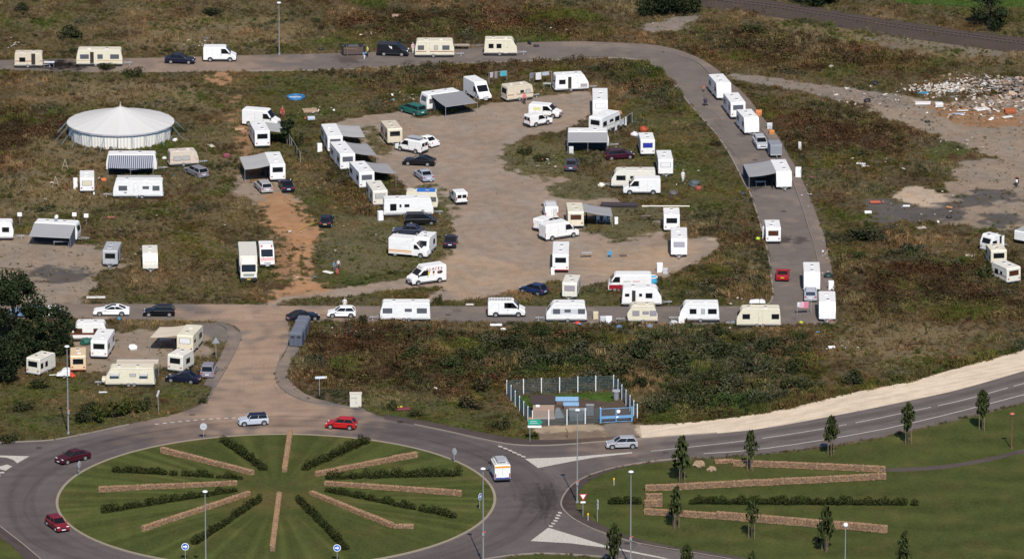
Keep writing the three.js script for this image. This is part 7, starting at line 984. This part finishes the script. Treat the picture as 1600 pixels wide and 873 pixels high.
clothesline([1246, 492], [1268, 490], 'drying rack line on the road beside the corner caravan', [[.3, .8, .8, [.62, .40, .46], 'pink cloth on the drying line beside the corner caravan'], [.65, .7, .9, [.60, .20, .28], 'pink and red cloth on the drying line beside the corner caravan'], [.12, .5, .6, [.66, .62, .64], 'white cloth at the left of the drying line beside the corner caravan']]);
// swing frame
for (const [u, v, s, l] of [[86, 292, .2, 'wooden trestle frame on the grass left of the small white caravan'], [101, 265.5, -.2, 'trestle frame farther back on the grass below the tent']]) { const t = thing('swing_frame', l, 'swing frame', P(u, v), s); for (const x of [-1, 1]) part(t, 'leg', bar([x * .5, 0, .15], [0, 1.55, 0], .04), mat([.42, .36, .26], .8)); part(t, 'leg', bar([0, 0, -.7], [0, 1.55, 0], .04), mat([.42, .36, .26], .8)); part(t, 'crossbar', bar([-.3, .6, .1], [.3, .6, .1], .03), mat([.42, .36, .26], .8)); }
// panels on poles behind the grey awning caravan
for (const [u, v, l] of [[115.5, 352, 'square white aerial panel on a pole, left one of two behind the grey awning caravan'], [134, 354, 'square white aerial panel on a pole, right one of two behind the grey awning caravan'], [30, 352, 'square pale aerial panel beside the caravan at the left edge']]) { const t = thing('aerial', l, 'aerial', P(u, v)); part(t, 'pole', cyl(.03, .03, 1.5, 6), GALV, [0, .75, 0]); part(t, 'panel', rbox(.62, .55, .06, .03), WHITE, [0, 1.6, .05], [-.15, 0, 0]); }
// tyres, bins, sacks, pushchair and other loose things
const tyreM = (u, v, l, flat = 0) => { const t = thing('tyre', l, 'tyre', P(u, v), R(0, 3)); part(t, 'tread', new THREE.TorusGeometry(.32, .13, 8, 16).rotateX(Math.PI / 2), RUBBER, [0, flat ? .13 : .42, 0], flat ? [0, 0, 0] : [1.3, 0, 0]); part(t, 'rim', new THREE.TorusGeometry(.2, .04, 6, 14).rotateX(Math.PI / 2), STEEL, [0, flat ? .13 : .42, 0], flat ? [0, 0, 0] : [1.3, 0, 0]); };
tyreM(827, 70.5, 'left one of two tyres beside the upper road'); tyreM(838, 72.5, 'right one of two tyres beside the upper road', 1); tyreM(501, 77.5, 'tyre at the kerb left of the wrecked car', 1); tyreM(1450, 191, 'tyre lying on the dirt track of the dump', 1); tyreM(1484, 340, 'tyre in the soot near the sand patch', 1);
const sack = (u, v, r, c, l, name = 'sack', cat = 'sack') => { const g = new THREE.SphereGeometry(r, 12, 9), p = g.attributes.position; for (let i = 0; i < p.count; i++) { const k = 1 + .25 * noise(p.getX(i) * 3 / r + u, p.getY(i) * 3 / r + p.getZ(i) * 2 / r); p.setXYZ(i, p.getX(i) * k, p.getY(i) * k * .7, p.getZ(i) * k); } g.computeVertexNormals(); single(name, g, mat(c, .6), l, cat, P(u, v, r * .45)); };
sack(207, 543, .62, WHT, 'crumpled white bundle on the gravel of the lower left plot', 'bundle', 'bundle'); sack(133.5, 534, .75, [.015, .10, .075], 'dark green bundle left of the white caravan in the lower left plot', 'bundle', 'bundle'); sack(1368, 130, .55, [.012, .012, .014], 'black sack beside the dirt track to the dump'); sack(1356, 157, .5, [.012, .012, .016], 'black sack at the lower edge of the dirt track'); sack(185, 498, .32, [.04, .2, .32], 'blue bucket in the weeds beside the street', 'bucket', 'bucket'); sack(1295, 431, .6, [.01, .03, .03], 'dark green covered machine on the footway above the white fridge', 'machine', 'machine'); sack(1300, 104, .4, [.5, .45, .36], 'pale sack in the scrub above the dirt track'); sack(474.5, 235.5, .3, [.02, .02, .025], 'black and white ball-shaped bin left of the boiler', 'bin', 'bin'); sack(1006, 202, .7, [.36, .06, .02], 'red-orange cover on the grass right of the diagonal washing line', 'cover', 'cover'); sack(992, 210, .6, [.62, .58, .60], 'white and pink bundle below the red-orange cover', 'bundle', 'bundle'); sack(1185, 373, .35, [.42, .60, .05], 'lime green bag left of the small caravan on the curved road', 'bag', 'bag'); sack(1252, 504, .32, [.45, .47, .04], 'yellow green bucket at the road corner', 'bucket', 'bucket'); sack(1161, 302, .38, [.02, .03, .07], 'dark blue bag at the left kerb of the curved road', 'bag', 'bag'); sack(1388, 356, .5, [.012, .013, .018], 'black sack in the middle of the soot patch'); sack(272, 275, .32, [.02, .07, .06], 'dark green bucket below the small pinkish caravan', 'bucket', 'bucket'); sack(940, 289, .5, [.70, .66, .52], 'white covered gas bottle at the hitch of the long ivory caravan', 'cover', 'cover'); sack(1085, 287, .8, [.07, .09, .09], 'grey tarpaulin heap right of the person in white', 'heap', 'heap'); sack(1092, 294, .55, [.26, .07, .04], 'reddish bundle below the grey tarpaulin heap', 'bundle', 'bundle'); sack(1052, 302, .65, [.10, .09, .09], 'grey bag on the gravel right of the white van', 'bag', 'bag'); sack(109, 584, .45, [.5, .05, .03], 'red bag under the rear of the small orange-cream caravan', 'bag', 'bag'); sack(113, 588, .4, [.6, .05, .03], 'bright red box on the grass right of the teardrop trailer', 'box', 'box'); sack(903, 505, .4, [.45, .04, .03], 'red bag below the streamlined caravan', 'bag', 'bag'); sack(968, 511, .42, [.10, .19, .33], 'blue heap of clothes at the street edge', 'heap', 'heap'); sack(1015, 510, .5, [.15, .17, .21], 'dark heap of things at the street edge', 'heap', 'heap'); sack(1053, 505.5, .6, [.5, .5, .5], 'grey and white pushchair parts beside the white cupboard', 'heap', 'heap'); sack(256, 247, .35, [.58, .56, .54], 'pale bundle right of the tent doorway', 'bundle', 'bundle'); sack(273, 219, .4, WHT, 'white rag beside the tent doorway', 'bundle', 'bundle'); sack(560, 497, .0001 + .3, [.3, .3, .3], 'grey bag at the drawbar of the long twin-axle caravan', 'bag', 'bag');
{ const t = thing('pushchair', 'dark pushchair standing on the curved road', 'pushchair', P(1102.5, 165), .5); part(t, 'seat', rbox(.5, .5, .4, .12), mat([.03, .03, .05], .8), [0, .65, 0]); part(t, 'hood', new THREE.SphereGeometry(.28, 10, 6, 0, 6.28, 0, 1.57), mat([.05, .03, .06], .8), [-.1, .9, 0]); part(t, 'handle', bar([-.3, .6, 0], [-.5, 1.05, 0], .02), GALV); for (const x of [-.25, .25]) for (const z of [-.2, .2]) part(t, 'wheel', cyl(.12, .12, .05, 10), RUBBER, [x, .12, z], [Math.PI / 2, 0, 0]); }
// larger pieces of rubbish, each of them a thing
lying(512, 427, 1.5, .18, .7, -.7, [.70, .66, .60], 'white mattress on the grass left of the children', 'mattress', 'mattress'); lying(149, 466, .95 + 1.6, .14, .8, .05, [.6, .58, .54], 'pale slab lying at the kerb right of the big left tree', 'slab', 'slab'); lying(160, 614, 2.2 * .5, .1, .5, .1, [.6, .6, .6], 'white board in the grass below the largest cream caravan', 'board', 'board'); lying(330, 229, 1.4 * .5, .12, 1.6, .4, [.55, .52, .40], 'pale board in the grass right of the small pinkish caravan', 'board', 'board'); lying(486, 188, 1.1, .5, .8, .1, [.50, .54, .66], 'pale blue box on the grass above the awning row', 'box', 'box'); lying(484, 175, 2.2, .35, 1.6, .2, [.36, .25, .16], 'heap of brown sheets on the grass above the awning row', 'sheet', 'sheet'); lying(775, 509, 1.6, .15, .8, 0, WHT, 'white board on the street edge below the white van with the rack', 'board', 'board'); lying(786, 517, .6, .3, .5, .6, WHT, 'white box in the weeds below the white van with the rack', 'box', 'box'); lying(734, 477, 1.1, .12, .6, 0, [.60, .56, .5], 'pale board at the kerb between two caravans', 'board', 'board'); lying(1009, 341 - 2, .1 + 1.2, .12, .5, .2, [.15, .11, .11], 'dark plank on the grass right of the middle awning', 'plank', 'plank'); lying(968, 323, 5.2, .5, 1.0, -.02, [.04, .03, .035], 'long dark rolled carpet right of the middle awning', 'carpet', 'carpet'); lying(1186, 181, .9, .8, .8, 0, [.65, .22, .08], 'orange crate beside the third caravan of the curved road', 'crate', 'crate'); lying(1206, 210, .8, .6, .6, .2, [.55, .22, .07], 'orange stool on the footway right of the silver car', 'stool', 'stool'); lying(1203, 202, .8, .9, .6, 0, [.55, .55, .56], 'white and grey stacked things on the footway behind the third caravan', 'box', 'box'); lying(1250, 236, .45, 1.3, .45, .1, [.58, .57, .54], 'white upright post piece in the grass right of the grey trailer', 'post', 'standing_piece'); lying(1346, 257, 1.3, .15, .7, -.5, WHT, 'upper white plank in the grass right of the curved road', 'plank', 'plank'); lying(1352, 261, .9, .15, .6, -.5, [.66, .66, .66], 'lower white plank in the grass right of the curved road', 'plank', 'plank'); lying(161, 283.5, .75, .4, .6, .3, [.62, .18, .06], 'orange box at the hitch of the long white caravan below the tent', 'box', 'box'); lying(374, 204, 1.4, .25, .9, .1, [.42, .28, .15], 'brown wooden pallet left of the van beside the young tree', 'pallet', 'pallet'); lying(381, 208, .9, .4, .8, 0, [.30, .15, .10], 'reddish crate left of the white caravan beside the young tree', 'crate', 'crate'); lying(353, 246, .9, .5, .6, .4, [.25, .06, .10], 'dark red and white toy cart on the grass left of the left-hand awning', 'cart', 'cart'); lying(974, 400, 1, .08, .8, 0, [.14, .10, .09], 'dark fireplace plate on the bare lower yard', 'plate', 'plate'); lying(172, 341, 1.0, .12, .4, .05, [.5, .12, .12], 'red board in the scrub right of the grey awning caravan', 'board', 'board'); lying(1443, 163, 2.3, .25, 1.2, -.1, [.66, .62, .60], 'white curved panel on the dirt track of the dump', 'panel', 'panel', .06); lying(1468, 167, 1.2, .6, 1.0, .1, [.66, .64, .62], 'white appliance shell on the dump track', 'appliance', 'appliance'); lying(1443, 147, 1.6, .2, 1.0, .1, [.04, .25, .42], 'blue sheet on the upper side of the dump track', 'sheet', 'sheet'); lying(1535, 172, 2.2, .2, 1.4, .45, [.66, .62, .58], 'large pale panel in front of the rubbish heap', 'panel', 'panel'); lying(1579, 176, 1.6, .5, 1.4, .1, [.38, .10, .03], 'orange brown sofa shell in front of the rubbish heap', 'sofa', 'sofa'); lying(1505, 174, 1.8, .12, .4, .1, [.62, .58, .52], 'narrow white plank left of the large pale panel', 'plank', 'plank'); lying(1498, 179, 1.7, .1, .8, .0, [.36, .42, .52], 'blue grey sheet in front of the narrow white plank', 'sheet', 'sheet'); lying(1575, 184, 1.6, .15, .7, .4, [.66, .66, .62], 'white board in front of the orange brown sofa shell', 'board', 'board'); lying(1417, 323, 1.0, .12, .6, 0, WHT, 'white board at the lower edge of the sand patch', 'board', 'board'); lying(1357, 334, 1.0, .3, .8, 0, WHT, 'white box left of the soot patch', 'box', 'box'); lying(1484, 326, .9, .25, .4, -.6, [.45, .22, .08], 'orange plank right of the sand patch', 'plank', 'plank'); lying(1368, 318, 1.5, .3, .7, .1, [.42, .10, .05], 'red debris sheet left of the sand patch', 'sheet', 'sheet'); lying(1517, 401, 1.4, .2, .9, 0, [.48, .42, .32], 'pale slab left of the cream caravan at the right edge', 'slab', 'slab'); lying(1440, 357, 1.3, .15, 1.0, .3, [.42, .36, .28], 'flat concrete slab at the edge of the soot', 'slab', 'slab'); lying(623, 640, 1.1, .35, .1, .6, [.65, .55, .05], 'yellow scooter piece in the weeds right of the white cabinet', 'scooter', 'scooter'); lying(630, 641, 1.8, .25, .9, .1, [.16, .03, .04], 'dark red rags in the weeds right of the white cabinet', 'rags', 'rags'); lying(789, 86, .95, .15, .7, 0, [.4, .08, .04], 'red mat in front of the farthest right caravan on the upper road', 'mat', 'mat'); lying(620, 26.5, .0 + 1.6, .3, 1.2, .1, [.40, .26, .20], 'pinkish sheet in the scrub above the upper road', 'sheet', 'sheet'); lying(1300, 545, .9, .3, .6, .2, WHT, 'white box in the scrub below the corner caravan', 'box', 'box'); lying(1181, 549, 1.6, .2, .8, -.2, [.50, .28, .13], 'orange brown board in the scrub below the large cream caravan', 'board', 'board'); lying(1297, 502, .9, .35, .4, 0, [.55, .14, .06], 'red and white barrier board below the corner caravan', 'barrier', 'barrier'); lying(962, 178, 3.0 * .6, .3, 1.6, .1, [.40, .20, .12], 'reddish heap of tiles behind the end-on caravan', 'heap', 'heap');
// the rubbish heap and the litter that nobody could count
function litter(name, label, n, place, tones, s0, s1, flat) {
  const M = new THREE.Matrix4(), q = new THREE.Quaternion(), e = new THREE.Euler(), o = new THREE.InstancedMesh(rbox(1, 1, 1, .12), new THREE.MeshStandardMaterial({ roughness: .8 }), n), c = new THREE.Color();
  for (let i = 0; i < n; i++) { const p = place(i), s = R(s0, s1); M.compose(p, q.setFromEuler(e.set(R(-.5, .5), R(0, 6.28), R(-.5, .5))), new THREE.Vector3(s * R(.6, 2.2), s * R(flat * .4, flat), s * R(.4, 1.2))); o.setMatrixAt(i, M); const t = tones[Math.floor(rnd() * tones.length)], j = R(.75, 1.15); o.setColorAt(i, c.setRGB(t[0] * j, t[1] * j, t[2] * j)); }
  o.name = numbered(name); o.castShadow = o.receiveShadow = true; scene.add(o); tag(o, label, 'rubbish', null, 'stuff');
}
const TRASH = [[.66, .64, .61], [.56, .50, .42], [.50, .43, .35], [.42, .38, .33], [.36, .27, .19], [.28, .16, .10], [.10, .09, .09], [.22, .22, .22], [.16, .11, .08], [.30, .24, .18], [.24, .17, .12]];
const gauss = () => (rnd() + rnd() + rnd() - 1.5) * .9;
const heap = (u, v, su, sv, h) => () => { const a = gauss(), b = gauss(), p = P(u + a * su, v + b * sv); p.y = Math.max(0, h * (1 - Math.hypot(a, b) / 1.1)) * R(.3, 1) + .08; return p; };
litter('rubbish', 'white and brown rubbish heap at the dump in the upper right', 520, heap(1543, 136, 98, 18, .8), TRASH, .1, .5, .28);
litter('rubbish', 'brown boards and junk at the right end of the dump', 240, heap(1590, 142, 40, 16, 2.1), TRASH.slice(3), .2, .7, .6);
litter('rubbish', 'pale rubble on the left side of the dump', 300, heap(1480, 140, 70, 10, .4), TRASH.slice(0, 4), .1, .42, .5);
litter('rubbish', 'scattered rubbish on the ground in front of the dump', 330, heap(1545, 168, 105, 22, .15), TRASH, .1, .45, .35);
litter('rubbish', 'rubbish strewn along the dirt track to the dump', 150, heap(1370, 155, 80, 22, .1), TRASH, .08, .34, .5);
const spots = [[310, 66, 30, 8], [590, 58, 26, 6], [875, 50, 16, 5], [20, 70, 16, 6], [490, 180, 30, 10], [610, 155, 30, 12], [1150, 470, 80, 26], [1310, 540, 80, 20], [1090, 520, 90, 16], [1440, 330, 70, 30], [1060, 270, 40, 30], [850, 252, 30, 10], [1290, 400, 14, 30], [1350, 250, 70, 40], [950, 510, 90, 4], [1265, 300, 14, 40], [540, 520, 40, 12], [120, 290, 60, 30], [1500, 230, 70, 20], [620, 350, 90, 60], [250, 350, 140, 80], [1220, 60, 160, 30], [700, 560, 160, 40], [480, 400, 60, 40]];
litter('litter', 'small litter scattered over the waste ground', 430, (i) => { const s = spots[i % spots.length], p = P(s[0] + gauss() * s[2] * 1.1, s[1] + gauss() * s[3] * 1.1); p.y = R(.05, .4); return p; }, TRASH.slice(0, 5).concat([[.62, .62, .62], [.1, .22, .32], [.34, .09, .06]]), .06, .27, .5);
{ const A = P(497, 346, .1), B = P(463, 363, .1), m = A.clone().lerp(B, .5); m.x -= .4; single('hose', new THREE.TubeGeometry(new THREE.CatmullRomCurve3([A, m, B]), 24, .05, 5), mat([.42, .34, .05], .7), 'thin yellow hose lying from the dark blue car across the orange track', 'hose'); }
renderer.render(scene, camera);
